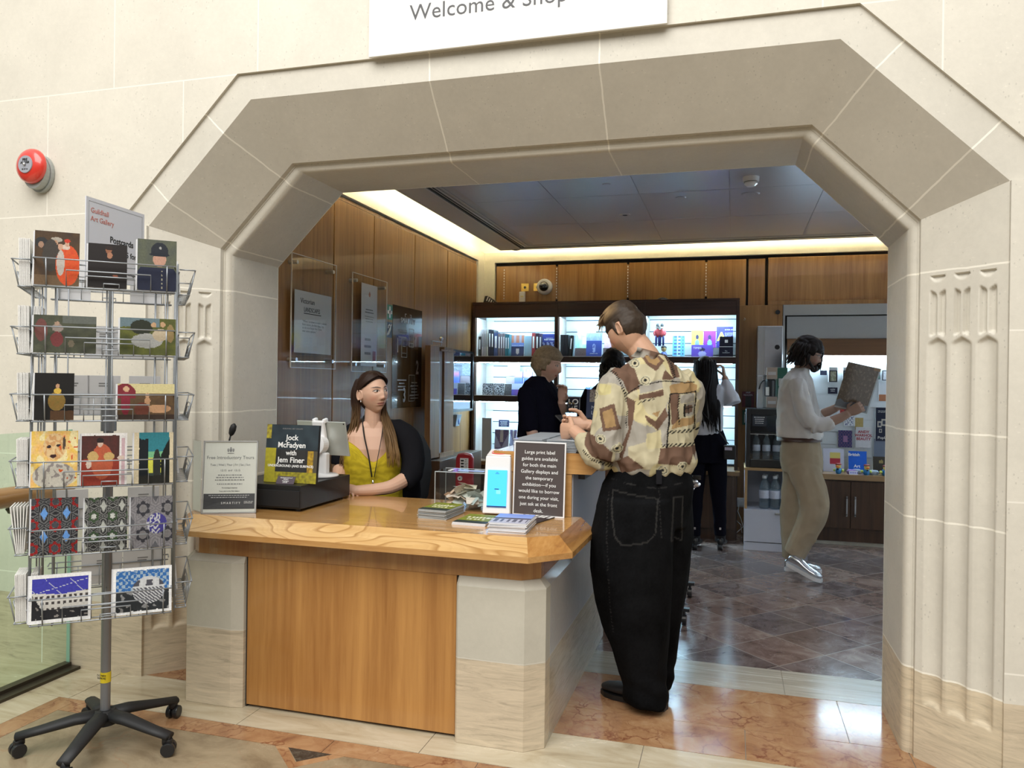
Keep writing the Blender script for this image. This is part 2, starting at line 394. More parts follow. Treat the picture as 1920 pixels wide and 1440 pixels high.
strip(-.70,.68,3.07,3.34,M_orange,[.066]); strip(-.70,.70,3.34,3.77,M_orange,[.470])
strip(-3.6,-.70,3.07,3.77,M_orange,[-2.2]); strip(.68,1.2,3.07,3.34,M_orange)
strip(-2.7,.75,3.77,4.09,M_thresh,[-.75,.25])
slab('floor_shop',[(-2.9,4.09),(2.9,4.09),(2.9,8.2),(-2.9,8.2)],M_brown)
strip(-2.764,4.2,2.633,2.743,M_orange,[-1.5,-.9,.2])
# left return of the orange border and the beige field
slab('floor_slab',[(-2.764,2.743-G),(-2.87,2.743-G),(-2.87,-3),(-2.764,-3)],M_orange)
slab('floor_slab',[(-7,-3),(-2.87-G,-3),(-2.87-G,2.743-G),(-7,2.743-G)],M_trav)
slab('floor_slab',[(-2.764+G,-3),(4.2,-3),(4.2,2.633-G),(-2.764+G,2.633-G)],M_beige)
slab('floor_inlay',[(-1.641,2.633),(-1.453,2.633),(-1.55,2.543)],M_black,.0006)
slab('floor_slab',[(-1.70,2.632),(-1.642,2.632),(-1.553,2.541),(-1.452,2.632),(-1.40,2.632),(-1.55,2.49)],M_orange,.0005)
# ---------- shop shell ----------
XL,YB=-2.6,7.85
wcol1,wcol2=(.16,.072,.022),(.32,.165,.055)
M_oak=wood('panel_veneer',wcol1,wcol2,axis='z',rough=.42,coat=.10,spec=.35)
M_oakx=wood('panel_veneer_cross',wcol1,wcol2,axis='z',rough=.3,coat=.3)
M_dark=plain('shadow_gap',(.02,.015,.01),.8)
M_frieze=stone('frieze_stone',(.72,.68,.56),pits=False,rough=.6)
mb=MB(); mb.box(XL-.3,XL,3.74,8.2,0,2.69); o=mb.build('wall_left',M_dark); tag(o,kind='structure')
# left wall veneer panels: edges seen at y
ye=[3.75,4.62,5.215,5.98,6.75,7.60]
for i in range(len(ye)-1):
    a,b=ye[i]+.006,ye[i+1]-.006
    mb=MB(); mb.box(XL,XL+.02,a,b,.1,2.655)
    o=mb.build('wall_panel',M_oak,bev=.004); tag(o,kind='structure')
mb=MB(); mb.box(XL-.02,XL+.03,3.75,7.6,0,.1); o=mb.build('baseboard_left',M_oak); tag(o,kind='structure')
mb=MB(); mb.box(XL-.02,XL+.012,3.75,7.6,2.66,2.685); o=mb.build('trim_3',M_oak); tag(o,kind='structure')
mb=MB(); mb.box(XL-.3,XL+.035,3.74,8.2,2.695,2.80); mb.box(XL-.3,XL+.035,7.60,8.2,0,2.695); mb.box(XL,XL+.15,7.80,8.2,0,2.695)
mb.box(XL-.3,2.9,7.80,8.2,2.695,2.80); o=mb.build('wall_frieze',M_frieze); tag(o,kind='structure')
mb=MB(); mb.box(XL-.3,2.9,YB,8.2,0,2.695); o=mb.build('wall_back',M_dark); tag(o,kind='structure')
mb=MB(); mb.box(2.6,2.75,3.74,8.2,0,3.1); o=mb.build('wall_right',M_plaster); tag(o,kind='structure')
# back wall veneer
M_oakb=wood('back_veneer',(.22,.098,.028),(.40,.215,.07),axis='z',rough=.3,coat=.3)
def xb(px_list): pass
bx=[-2.45,-1.78,-1.04,-.27,.12]
for i in range(4):
    mb=MB(); mb.box(bx[i]+.012,bx[i+1]-.012,YB-.02,YB,.08,2.66); o=mb.build('wall_panel',M_oakb,bev=.003); tag(o,kind='structure')
M_white=plain('white_paint',(.8,.8,.78),.5,var=.02)
for i,x in enumerate((bx[0]+.10,bx[1],bx[2],bx[3])):   # slotted shelf uprights
    t=MB(); t.box(x-.012,x+.012,YB-.026,YB-.018,2.30,2.64); o=t.build('trim_%d'%(10+i),M_oakb); tag(o,kind='structure')
    t=MB()
    for k in range(11): z=2.31+.03*k; t.box(x-.004,x+.004,YB-.029,YB-.026,z,z+.016)
    s=t.build('slot_row',M_white,parent=o); 
# ceiling with lit cove
ZC=2.79
M_ceil=plain('ceiling_panel',(.38,.37,.42),.32,metal=.35,var=.03,scale=3)
M_ceil2=plain('ceiling_margin',(.42,.38,.37),.5,var=.03,scale=3)
M_cove=plain('cove_paint',(.85,.84,.76),.6,var=.01)
mb=MB(); mb.box(XL-.3,2.9,3.74,8.2,3.04,3.1); mb.box(XL-.3,XL-.02,3.74,8.2,2.80,3.04); mb.box(XL-.3,2.9,YB+.0,8.2,2.80,3.04)
mb.box(2.6,2.9,3.74,8.2,2.80,3.04)
o=mb.build('ceiling_cove',M_cove); tag(o,kind='structure')
cx0,cy1=XL+.27,YB-.24
mb=MB(); mb.box(cx0,2.6,3.75,cy1,ZC,ZC+.03)
o=mb.build('ceiling',M_ceil2); tag(o,kind='structure')
mb=MB(); mb.box(cx0-.004,cx0+.01,3.75,cy1+.004,ZC,ZC+.06); mb.box(cx0,2.6,cy1-.01,cy1+.004,ZC,ZC+.06); o=mb.build('trim_20',M_cove); tag(o,kind='structure')
# inner metal tiles
ix0,iy1=-1.90,7.32
mb=MB()
tw=(2.6-ix0)/7
for i in range(8):
    for j in range(5):
        xa=ix0+.62*i; ya=iy1-.9*(j+1)
        if xa>2.5 or ya+.9<3.8: continue
        mb.box(xa+.002,min(2.58,xa+.618),max(3.76,ya)+.002,ya+.898,ZC-.006,ZC-.001)
o=mb.build('ceiling_tiles',M_ceil); tag(o,kind='structure')
M_slot=plain('slot_black',(.004,.004,.004),.7,var=0)
M_trimm=plain('ceiling_trim_metal',(.45,.44,.46),.3,metal=.6)
mb=MB()
for k,(a,b) in enumerate(((0,.02),(.034,.054))):
    xa=-2.085+a; yb=7.49-a; mb.box(xa,xa+.02,3.75,yb,ZC-.003,ZC-.0005); mb.box(xa,2.6,yb-.02,yb,ZC-.003,ZC-.0005)
o=mb.build('trim_21',M_slot); tag(o,kind='structure')
mb=MB()
for xa,yb,w_ in ((-2.10,7.505,.013),(-2.028,7.433,.02),(-1.985,7.39,.014)):
    mb.box(xa,xa+w_,3.75,yb,ZC-.008,ZC-.0008); mb.box(xa,2.6,yb-w_,yb,ZC-.008,ZC-.0008)
o=mb.build('trim_22',M_trimm); tag(o,kind='structure')
# LED strips hidden in the cove (they emit; they are the lamps of the place)
def strip_light(name,p0,p1,col,es,r=.012):
    m=plain(name+'_led',(1,1,1),.5,emit=col,es=es,var=0)
    mb=MB(); mb.tube([p0,p1],r,6); return mb.build(name,m)
warm=(1.,.86,.56)
a=strip_light('cove_light',(cx0+.05,3.8,ZC+.09),(cx0+.05,cy1-.05,ZC+.09),warm,38); tag(a,'long cove light strip hidden above the left ceiling edge','light')
a=strip_light('cove_light',(cx0+.05,cy1-.06,ZC+.09),(2.5,cy1-.06,ZC+.09),warm,38); tag(a,'long cove light strip hidden above the back ceiling edge','light')
# ---------------- reception desk ----------------
M_top=None
def desk_wood(name,axis,scale=1.,wav=False,c=None):
    t=NT(name); p=t.obj(); k={'x':(.10,1,1),'y':(1,.10,1),'z':(1,1,.05)}[axis]
    q=t.map(p,scale=k)
    a=t.noise(q,60,5,.6,.3); b=t.noise(q,7*scale,3,.5,1.2)
    c1,c2,c3=c or ((.50,.27,.09),(.62,.36,.14),(.40,.19,.055))
    col=t.ramp(t.math('ADD',t.math('MULTIPLY',a,.4),t.math('MULTIPLY',b,.6)),[(.35,c3),(.5,c1),(.68,c2)])
    if wav:   # cathedral growth rings
        nn=t.noise(t.map(p,scale=(1.3,5,5)),1.0,1.5,.4,.35); fr=t.math('FRACT',t.math('MULTIPLY',nn,16)); fine=t.math('FRACT',t.math('MULTIPLY',nn,48))
        col=t.mix(t.ramp(fr,[(.0,.0),(.72,.10),(.93,.85),(1.,.0)]),col,(.33,.16,.045)); col=t.mix(t.ramp(fine,[(.5,.0),(1.,.18)]),col,(.40,.22,.08))
    if False:
        ww=t.n('TexWave',wave_type='RINGS',rings_direction='SPHERICAL'); ww.inputs['Scale'].default_value=9; ww.inputs['Distortion'].default_value=4; ww.inputs['Detail'].default_value=3; ww.inputs['Detail Scale'].default_value=1.2
        t.l(t.map(p,loc=(1.1,-2.2,-.3),scale=(1.,1.6,1.6)),ww.inputs['Vector'])
        col=t.mix(t.ramp(ww.outputs['Fac'],[(.0,.75),(.22,0.)]),col,(.30,.14,.04))
    return t.set(col,.2,0,.5,.55)
M_dtop=desk_wood('desk_veneer_top','x'); M_dbev=desk_wood('desk_lit_edge','x',wav=True,c=((.60,.38,.16),(.72,.48,.23),(.55,.32,.12)))  # front bevel: same wood, daylight on it painted in as a lighter tone
M_dbev2=desk_wood('desk_corner_edge','y',c=((.38,.18,.05),(.50,.27,.09),(.24,.10,.03)))
M_dpan=wood('desk_front_veneer',(.30,.125,.03),(.47,.23,.065),axis='z',rough=.3,coat=.25)
desk=empty('reception_desk',(-1.5,3.3,0),0,'long low timber topped reception desk with stone pillars under the arch','desk')
def DB(mb,name,mats,**k):
    o=mb.build(name,mats,parent=desk,**k); o.matrix_parent_inverse=desk.matrix_basis.inverted(); 
    o.location=(0,0,0); return o
desk.location=(-1.5,3.3,0)
bpy.context.view_layer.update()
zt,zl,zb=.825,.770,.747
up=[(-2.36,2.965),(-2.30,2.90),(-.765,2.90),(-.655,2.985),(-.65,3.42),(-1.02,3.42),(-1.02,3.68),(-2.36,3.68)]
lo=[(-2.425,2.92),(-2.33,2.80),(-.733,2.80),(-.592,2.945),(-.585,3.42),(-1.02,3.42),(-1.02,3.68),(-2.425,3.68)]
mb=MB(); mb.add([(x,y,zt) for x,y in up],[tuple(range(8))]); mb.add([(x,y,zb) for x,y in lo],[tuple(range(8))[::-1]],2)
for i in range(8):
    a,b=up[i],up[(i+1)%8]; c,d=lo[i],lo[(i+1)%8]; m=1 if i==1 else 2
    mb.add([(*c,zl),(*d,zl),(*b,zt),(*a,zt)],[(0,1,2,3)],m if i<4 else 0)
    mb.add([(*c,zb),(*d,zb),(*d,zl),(*c,zl)],[(0,1,2,3)],0)
DB(mb,'worktop',[M_dtop,M_dbev,M_dbev2])
mb=MB(); mb.box(-2.022,-1.055,2.905,2.93,.012,.745); DB(mb,'front_panel',[M_dpan],bev=.002)
mb=MB(); mb.box(-2.03,-1.05,2.935,2.95,.0,.745); mb.box(-2.03,-2.022,2.91,2.94,0,.745); mb.box(-1.058,-1.048,2.91,2.94,0,.745); DB(mb,'recess_lining',[M_dark])
mb=MB(); mb.prism([(-2.31,2.93),(-2.27,2.90),(-.785,2.90),(-.72,2.96),(-.72,3.42),(-.735,3.42),(-.735,2.97),(-.79,2.92),(-2.27,2.92),(-2.31,2.95)],.655,.747)
DB(mb,'frieze_board',[desk_wood('desk_frieze','z',c=((.36,.17,.05),(.46,.24,.08),(.28,.12,.035)))])
def pillar(pts,ins,name='stone_pillar'):
    mb=MB(); mb.prism(pts,0,.625); mb.frust(pts,.625,ins,.655); return DB(mb,name,[M_pil],bev=.002)
pillar([(-1.045,2.878),(-1.035,2.868),(-.762,2.868),(-.69,2.925),(-.69,3.0),(-1.045,3.0)],[(-1.045,2.905),(-1.035,2.90),(-.778,2.90),(-.72,2.945),(-.72,3.0),(-1.045,3.0)])
pillar([(-2.354,2.93),(-2.31,2.876),(-2.085,2.876),(-2.03,2.89),(-2.03,3.0),(-2.354,3.0)],[(-2.33,2.95),(-2.29,2.90),(-2.085,2.90),(-2.03,2.90),(-2.03,3.0),(-2.33,3.0)])
mb=MB(); mb.box(-.76,-.69,3.0,4.34,0,.625); mb.frust([(-.76,3.0),(-.69,3.0),(-.69,3.42),(-.76,3.42)],.625,[(-.76,3.0),(-.72,3.0),(-.72,3.42),(-.76,3.42)],.655)
M_side=stone('desk_side_stone',(.46,.45,.43),joints=[(0,0,1,.338),(0,1,0,3.62),(0,1,0,4.1)],trav=(.335,(.52,.45,.34)),rough=.16,jcol=(.62,.58,.5),jw=.0012,pits=False)
DB(mb,'side_wall',[M_side])
low_desk=desk; desk=empty('raised_counter',(-.85,3.9,.626),0,'raised timber topped end of the desk carrying stacks of disc cases','counter'); bpy.context.view_layer.update()
M_sidep=plain('painted_side',(.52,.54,.60),.25,var=.02)
mb=MB(); mb.box(-.99,-.69,3.425,4.34,.626,1.02); DB(mb,'raised_body',[M_sidep])
mb=MB(); mb.box(-1.0,-.693,3.405,3.424,.826,1.02); DB(mb,'upright_panel',[M_dtop])
desk_,desk=desk,low_desk
mb=MB(); mb.box(-2.354,-2.33,3.0,3.68,0,.745); mb.box(-2.33,-1.02,3.64,3.66,.0,.745); DB(mb,'back_panel',[M_dpan])
desk=desk_
# raised ledge
mb=MB()
up2=[(-1.06,3.40),(-.645,3.40),(-.645,4.38),(-1.06,4.38)]; lo2=[(-1.06,3.40),(-.57,3.40),(-.57,4.45),(-1.06,4.45)]
mb.frust(lo2,1.052,up2,1.113,0); mb.frust([(-1.06,3.40),(-.602,3.40),(-.602,4.42),(-1.06,4.42)],1.02,lo2,1.052,1)
DB(mb,'raised_ledge',[M_dtop,M_dtop])
mb=MB(); mb.box(-.69,-.66,3.55,4.33,.98,1.02); DB(mb,'ledge_bracket',[plain('grey_bracket',(.07,.07,.08),.4)])
# ---------------- things on the desk ----------------
M_acr=glassy('clear_acrylic',(.97,.98,.98),rough=.02,refl=.65)
M_glassg=glassy('green_glass',(.86,.95,.89),rough=.01)
M_blk=plain('black_plastic',(.012,.012,.013),.35,var=.1)
M_blkm=plain('black_matte',(.01,.01,.011),.6,var=.1)
M_paper=plain('white_paper',(.80,.80,.78),.6,var=.01)
M_paperg=plain('cream_paper',(.74,.73,.66),.6,var=.01)
M_ink=plain('black_ink',(.02,.02,.02),.6,var=0)
M_inkg=plain('grey_ink',(.22,.22,.22),.6,var=0)
M_wink=plain('white_ink',(.85,.85,.83),.6,var=0)
M_steel=plain('brushed_steel',(.55,.56,.58),.3,metal=.9,var=.05)
M_chrome=plain('chrome',(.8,.8,.82),.12,metal=1,var=0)
M_prt=attr_mat('printed',.5,0,None,.25)
def textlines(n,parent,x0,x1,z0,dz,y,mat,seed=0,hh=.35,name='fine_print'):
    rnd=random.Random(seed); mb=MB()
    for i in range(n):
        w=(x1-x0)*rnd.uniform(.55,1.); xc=(x0+x1)/2; x=xc-w/2; z=z0-dz*i
        while x<xc+w/2:
            l=rnd.uniform(.004,.012); mb.box(x,min(x+l,xc+w/2),y-.0004,y,z-dz*hh,z); x+=l+.003
    return mb.build(name,mat,parent=parent)
# folding acrylic leaflet holder
h=empty('leaflet_holder',(-2.27,2.91,zt+.0005),math.atan2(.10,.214),'clear acrylic holder with a white sheet headed Free Introductory Tours on the desk','sign holder')
hh=.325
mb=MB(); mb.box(0,.236,-.003,.0,0,hh); mb.box(0,.236,.004,.007,0,hh); o=mb.build('acrylic_pane',M_acr,parent=h,rot=(radians(-7),0,0))
mb=MB(); mb.box(.006,.230,.001,.003,.006,hh-.006); sheet=mb.build('printed_sheet',M_paperg,parent=h,rot=(radians(-7),0,0))
fr=MB()
for (a,b,c,d) in ((0,.236,0,.005),(0,.236,hh-.005,hh),(0,.005,0,hh),(.231,.236,0,hh)): fr.box(a,b,-.0038,.0075,c,d)
fr.build('edge_frame',plain('frame_silver',(.55,.55,.54),.3,metal=.5),parent=h,rot=(radians(-7),0,0))
text('Free Introductory Tours',.0205,M_inkg,sheet,(.118,.0005,hh-.082),align='CENTER')
text('Tues | Wed | Thur | Fri | Sat | Sun',.0125,M_inkg,sheet,(.118,.0005,hh-.112),align='CENTER')
text('12:15  and  13:15',.0125,M_inkg,sheet,(.118,.0005,hh-.137),align='CENTER')
textlines(3,sheet,.04,.195,hh-.152,.011,.0005,M_inkg,3); textlines(1,sheet,.035,.2,hh-.192,.011,.0005,M_inkg,4)
text('No booking is required.',.007,M_ink,sheet,(.118,.0005,hh-.213),align='CENTER'); text('Tours start in the Main Gallery.',.007,M_ink,sheet,(.118,.0005,hh-.228),align='CENTER')
mb=MB(); mb.box(.008,.228,.0,.001,.02,.088); bnd=mb.build('dark_band',plain('dark_band',(.07,.07,.075),.5),parent=sheet)
text('S M A R T I F Y',.013,M_wink,bnd,(.125,-.0005,.042),align='CENTER'); textlines(2,bnd,.02,.215,.082,.009,-.0002,plain('grey_print',(.5,.5,.5),.6,var=0),6)
text('OVER THE APP\nDOWNLOAD',.006,M_wink,bnd,(.182,-.0005,.05))
# small crest: shield with two supporters above the heading
mb=MB(); mb.prism([(-.006,.008),(.006,.008),(.006,0),(0,-.008),(-.006,0)],0,.0006)
for s in (-1,1): mb.prism([(s*.008,-.006),(s*.014,-.004),(s*.015,.006),(s*.011,.012),(s*.008,.004)],0,.0006)
mb.prism([(-.004,.010),(.004,.010),(.002,.016),(-.002,.016)],0,.0006); mb.box(-.014,.014,-.013,-.0105,0,.0006)
mb.build('crest',M_inkg,parent=sheet,loc=(.118,.0005,hh-.045),rot=(pi/2,0,0))
p2=empty('leaflet_holder',(-2.285,2.925,zt+.0005),radians(148),'clear acrylic pane with a second white sheet folded back beside the tours sheet','sign holder')
mb=MB(); mb.box(0,.10,-.001,.002,0,hh); mb.build('acrylic_pane',M_acr,parent=p2); mb=MB(); mb.box(.004,.096,-.0025,-.0015,.005,hh-.005); s2_=mb.build('printed_sheet',M_paperg,parent=p2)
mb=MB(); 
for i in range(9): mb.box(.012,.085-.01*(i%3),-.0031,-.0025,.22-.02*i,.226-.02*i); 
mb.build('fine_print',M_inkg,parent=s2_)
# gooseneck microphone
mic=empty('gooseneck_microphone',(-2.375,3.24,zt),0,'black gooseneck microphone with foam windshield at the left end of the desk','microphone')
mb=MB(); mb.cyl((0,0,0),(0,0,.014),.035,20); mb.build('base',M_blk,parent=mic)
mb=MB(); mb.tube([(0,0,.01),(-.008,0,.12),(-.006,0,.22),(.006,0,.30),(.016,0,.335)],.0042,8); mb.build('gooseneck',M_blk,parent=mic,smooth=True)
mb=MB(); mb.tube([(.014,0,.325),(.017,0,.335),(.024,0,.355),(.031,0,.375),(.034,0,.385)],[.006,.013,.0165,.014,.004],14); mb.build('windshield',M_blkm,parent=mic,smooth=True)
# cash drawer
cdw=empty('cash_drawer',(-2.09,3.335,zt),0,'black metal cash drawer on the desk under the standing catalogue','cash drawer')
mb=MB(); mb.box(-.20,.204,-.235,.235,.012,.12); mb.build('case',M_blk,parent=cdw,bev=.003)
mb=MB(); mb.box(-.196,.200,-.239,-.2345,.02,.095); mb.build('drawer_front',M_blkm,parent=cdw,bev=.001)
mb=MB(); [mb.cyl((x,y,0),(x,y,.013),.012,10) for x in (-.17,.17) for y in (-.2,.2)]; mb.build('foot',M_blk,parent=cdw)
# catalogue standing on the drawer
bk=empty('exhibition_catalogue',(-1.985,3.165,zt+.1205),radians(2),'dark and yellow catalogue with a white title standing on the black drawer','book')
def bookart(u,v):
    n=noise.noise(V((u*7,v*7,1.3)))*.5+.5; n2=noise.noise(V((u*22,v*22,4)))*.5+.5
    if .22<u<.83 and v<.58: 
        if .3<u<.76 and v>.19: return (.035,.035,.035) 
        if u>.81: pass
    if u<.2 and v<.60: c=(.30+.15*n2,.27+.12*n2,.03)
    elif v<.19: c=(.42*n2+.1,.38*n2+.08,.03)
    elif u>.82 and v<.56: c=(.55*n2+.1,.38*n2+.05,.03) if u<.93 else (.08,.07,.05)
    elif u<.1 and v>.76: c=(.5*n2+.1,.48*n2+.05,.04)
    elif v>.58: c=(.02+.02*n,.028+.03*n,.035+.035*n)
    else: c=(.03,.03,.03)
    return c
mb=MB(); mb.box(-.135,.135,.0005,.02,0,.272); blk=mb.build('pages',M_blkm,parent=bk,rot=(radians(-6),0,0))
cov=picture('front_cover',.27,.27,54,54,bookart,blk); cov.location=(0,0,.001)
for i,(s,sz,z) in enumerate((('Jock',.036,.200),('McFadyen',.036,.165),('with',.031,.130),('Jem Finer',.036,.095))): text(s,sz,M_wink,blk,(0,-.0008,z),align='CENTER',bold=.0006)
text('UNDERGROUND (AND SURFACE)',.0155,M_wink,blk,(0,-.0008,.074),align='CENTER',bold=.0003)
text('GUILDHALL ART GALLERY',.009,M_inkg,blk,(0,-.0008,.25),align='CENTER')
pc=empty('price_tag',(-1.985,3.125,zt+.1205),0,'small dark price card leaning on the foot of the standing catalogue','price card')
mb=MB(); mb.box(-.045,.045,-.001,.001,0,.04); c_=mb.build('card',plain('tag_dark',(.055,.035,.05),.5),parent=pc,rot=(radians(-35),0,radians(4)))
text('Underground and\nSurface\nCatalogue\n£15.00',.0085,M_wink,c_,(0,-.0015,.029),align='CENTER',lh=.95)
# tablet on a white point-of-sale stand
ts=empty('tablet_stand',(-1.99,3.44,zt+.1205),radians(0),'white swivel stand holding a silver tablet on the cash drawer, its back to the hall','tablet stand')
M_wpl=plain('white_plastic',(.78,.78,.78),.3,coat=.3,var=.01)
mb=MB(); mb.lathe([(0,0),(.095,0),(.1,.006),(.092,.012),(.03,.018),(0,.018)],28); mb.build('base',M_wpl,parent=ts,smooth=True)
mb=MB(); mb.box(-.012,.05,-.02,.02,.012,.12); mb.build('post',M_wpl,parent=ts,bev=.008,seg=3)
mb=MB(); mb.cyl((-.005,-.035,.16),(-.005,.02,.16),.05,28); mb.cyl((-.005,-.04,.16),(-.005,-.035,.16),.03,24); mb.cyl((-.005,-.043,.16),(-.005,-.038,.16),.009,12,1); mb.build('pivot',[M_wpl,M_blk],parent=ts,bev=.003)
Tt=TR((-.0,.035,.20),(radians(14),0,radians(-8)))
mb=MB(); mb.box(-.035,.035,-.03,-.008,-.06,.086,T=Tt); mb.box(-.04,-.022,-.02,.012,.07,.094,T=Tt); mb.box(.022,.04,-.02,.012,.07,.094,T=Tt); mb.build('clamp',M_wpl,parent=ts,bev=.006)
mb=MB(); mb.box(-.15,.15,-.004,.004,-.10,.078,T=Tt); tb=mb.build('tablet',plain('tablet_silver',(.50,.52,.48),.35,metal=.5,var=.01),parent=ts,bev=.0035,seg=3)
mb=MB(); mb.box(-.14,.14,.0042,.005,-.09,.07,T=Tt); mb.build('screen',plain('screen_off',(.02,.03,.04),.1),parent=tb)
mb=MB(); mb.cyl(Tt@V((.14,-.0046,.068)),Tt@V((.14,-.004,.068)),.004,10); mb.build('camera_lens',M_blk,parent=tb)
# donation box with folded notes
dbx=empty('donation_box',(-1.225,3.475,zt),radians(2),'clear acrylic donation box half full of folded banknotes','donation box')
mb=MB(); W_,D_,H_=.126,.08,.175
for b in ((-W_,W_,-D_,-D_+.005,0,H_),(-W_,W_,D_-.005,D_,0,H_),(-W_,-W_+.005,-D_+.005,D_-.005,0,H_),(W_-.005,W_,-D_+.005,D_-.005,0,H_),(-W_,W_,-D_,D_,H_,H_+.005),(-W_,W_,-D_,D_,0,.004)): mb.box(*b)
mb.build('box_walls',M_acr,parent=dbx)
eg=MB()
for x in (-W_,W_-.003):
    for y in (-D_,D_-.003): eg.box(x,x+.003,y-.0004,y+.003,.002,H_+.004)
for y in (-D_-.0004,D_-.003): eg.box(-W_,W_,y,y+.003,H_+.002,H_+.0056)
eg.build('edges',plain('acrylic_edge',(.42,.45,.45),.2,var=0),parent=dbx)
mb=MB(); mb.cyl((.0,-D_-.008,.152),(.0,-D_+.002,.152),.011,18); mb.cyl((0,-D_-.0085,.152),(0,-D_-.008,.152),.004,8,1); mb.build('lock',[M_chrome,M_blk],parent=dbx)
mb=MB(); mb.box(-.03,.10,-.03,.005,H_+.0052,H_+.0062); mb.box(-.075,-.06,-.04,.02,H_+.0052,H_+.0062,1); mb.build('slot_label',[plain('pale_blue_label',(.35,.45,.8),.4),M_wink],parent=dbx)
rnd=random.Random(5); cols=[(.62,.46,.34),(.50,.52,.46),(.70,.66,.50),(.66,.58,.50),(.42,.50,.48)]
for i in range(34):
    lv=i/34; x=rnd.uniform(-.085,.085); y=rnd.uniform(-.045,.045); z=.008+.105*lv*(1-abs(x)/.16)+rnd.uniform(0,.012)
    mb=MB(); a=rnd.uniform(.022,.04); b=rnd.uniform(.02,.032); k=rnd.uniform(.1,.9)
    mb.add([(-a,-b,0),(a,-b,.003),(a,b,.012*k),(-a,b,.0),(0,-b,.014*k),(0,b,.018*k)],[(0,4,5,3),(4,1,2,5)])
    if i<22: pass
    o=mb.build('banknote',plain('note_%d'%(i%5),tuple(c*1.0 for c in cols[i%5]),.6,var=.3,scale=150)); o.location=(-1.225+x,3.475+y,zt+z); o.rotation_euler=(rnd.uniform(-.8,.8),rnd.uniform(-.6,.6),rnd.uniform(0,6))
    so=o.modifiers.new('s','SOLIDIFY'); so.thickness=.0006
    tag(o,'folded banknote in the heap inside the clear donation box','banknote','banknotes in the donation box')
# contactless donation terminal
k=empty('card_terminal',(-1.03,3.385,zt),radians(6),'white contactless terminal with a bright blue screen and red oval on top','card terminal')
Tk=TR((0,0,0),(radians(-7),0,0))
mb=MB(); mb.frust([(-.066,-.05),(.062,-.05),(.062,.05),(-.066,.05)],0,[(-.060,-.045),(.056,-.045),(.056,.05),(-.060,.05)],.262,T=Tk)
mb.frust([(-.060,-.045),(.056,-.045),(.056,.05),(-.060,.05)],.262,[(-.054,.040),(.050,.040),(.050,.056),(-.054,.056)],.296,T=Tk)
mb.build('housing',M_wpl,parent=k,bev=.006,seg=3)
M_scr=plain('blue_screen',(.05,.4,.8),.3,emit=(.05,.36,.80),es=.80,var=0)
mb=MB(); mb.box(-.046,.044,-.0525,-.049,.03,.198,T=Tk); sc_=mb.build('screen',M_scr,parent=k)
mb=MB(); mb.box(-.046,.044,-.0535,-.0524,.03,.036,T=Tk); mb.box(-.012,.008,-.0535,-.0526,.110,.114,T=Tk); mb.box(-.006,.003,-.0535,-.0526,.186,.188,T=Tk); mb.box(-.01,.008,-.0535,-.0526,.181,.1825,T=Tk); mb.box(-.004,.016,-.0533,-.0527,.09,.107,1,T=Tk); mb.build('screen_marks',[plain('navy_mark',(.01,.05,.2),.5,var=0),plain('pale_mark',(.2,.6,.95),.5,emit=(.08,.44,.85),es=.8,var=0)],parent=sc_)
# red ovals on top
mb=MB()
def halfoval(y0,s): return [(.038*cos(a)-.002,y0+s*.017*sin(a)) for a in [pi*i/14 for i in range(15)]]
To=Tk@TR((0,-.0025,.279),(math.atan2(.034,.085),0,0)); mb.prism(halfoval(.007,1),-.001,.0022,T=To); mb.prism(halfoval(-.007,-1),-.001,.0022,T=To)
mb.build('red_oval',plain('signal_red',(.62,.07,.05),.4,var=0),parent=k)
# framed notice
sg=empty('notice_frame',(-.838,3.372,zt+.0005),radians(-4),'white framed dark notice about large print guides leaning on the raised end','sign')
Ts=(radians(-3),0,0)
mb=MB(); mb.box(-.123,.123,-.004,.004,0,.006); mb.box(-.123,.123,-.004,.004,.330,.336); mb.box(-.123,-.117,-.004,.004,.006,.33); mb.box(.117,.123,-.004,.004,.006,.33); mb.build('frame',M_wpl,parent=sg,rot=Ts)
t=NT('notice_brown'); M_nb=t.set((.075,.06,.058),.35,0,.5,.3)
mb=MB(); mb.box(-.117,.117,-.002,.003,.006,.33); bd=mb.build('board',M_nb,parent=sg,rot=Ts)
for i,s in enumerate(('Large print label','guides are available','for both the main','Gallery displays and','the temporary','exhibition—if you','would like to borrow','one during your visit,','just ask at the front','desk.')):
    text(s,.0222,M_wink,bd,(0,-.0025,.281-.0293*i),align='CENTER')
# leaflet stacks
def art_green(u,v):
    n=noise.noise(V((u*9,v*6,2)))*.5+.5
    if .55<v<.68 and .12<u<.88 and int(u*26)%3: return (.75,.74,.6)
    if .36<v<.48 and .2<u<.75 and int(u*24)%3: return (.75,.74,.6)
    return (.10+.16*n,.13+.15*n,.02) if v>.25 else (.02,.03,.03)
def art_blue(u,v):
    if v>.55: return (.18+.2*(1-v),.28+.2*(1-v),.72)
    if v>.45: return (.06,.05,.08)
    if .12<v<.42 and .08<u<.95 and int(u*12)%2: return (.07,.07,.12) if int(v*20)%2 else (.15,.15,.2)
    return (.45,.45,.55)
def art_dark(u,v):
    n=noise.noise(V((u*4,v*4,7)))*.5+.5
    if v>.75 and int(u*18)%3: return (.7,.68,.65)
    if .15<v<.42 and .35<u<.8: return (.55*n+.1,.32*n,.2*n)
    return (.035,.02,.02)
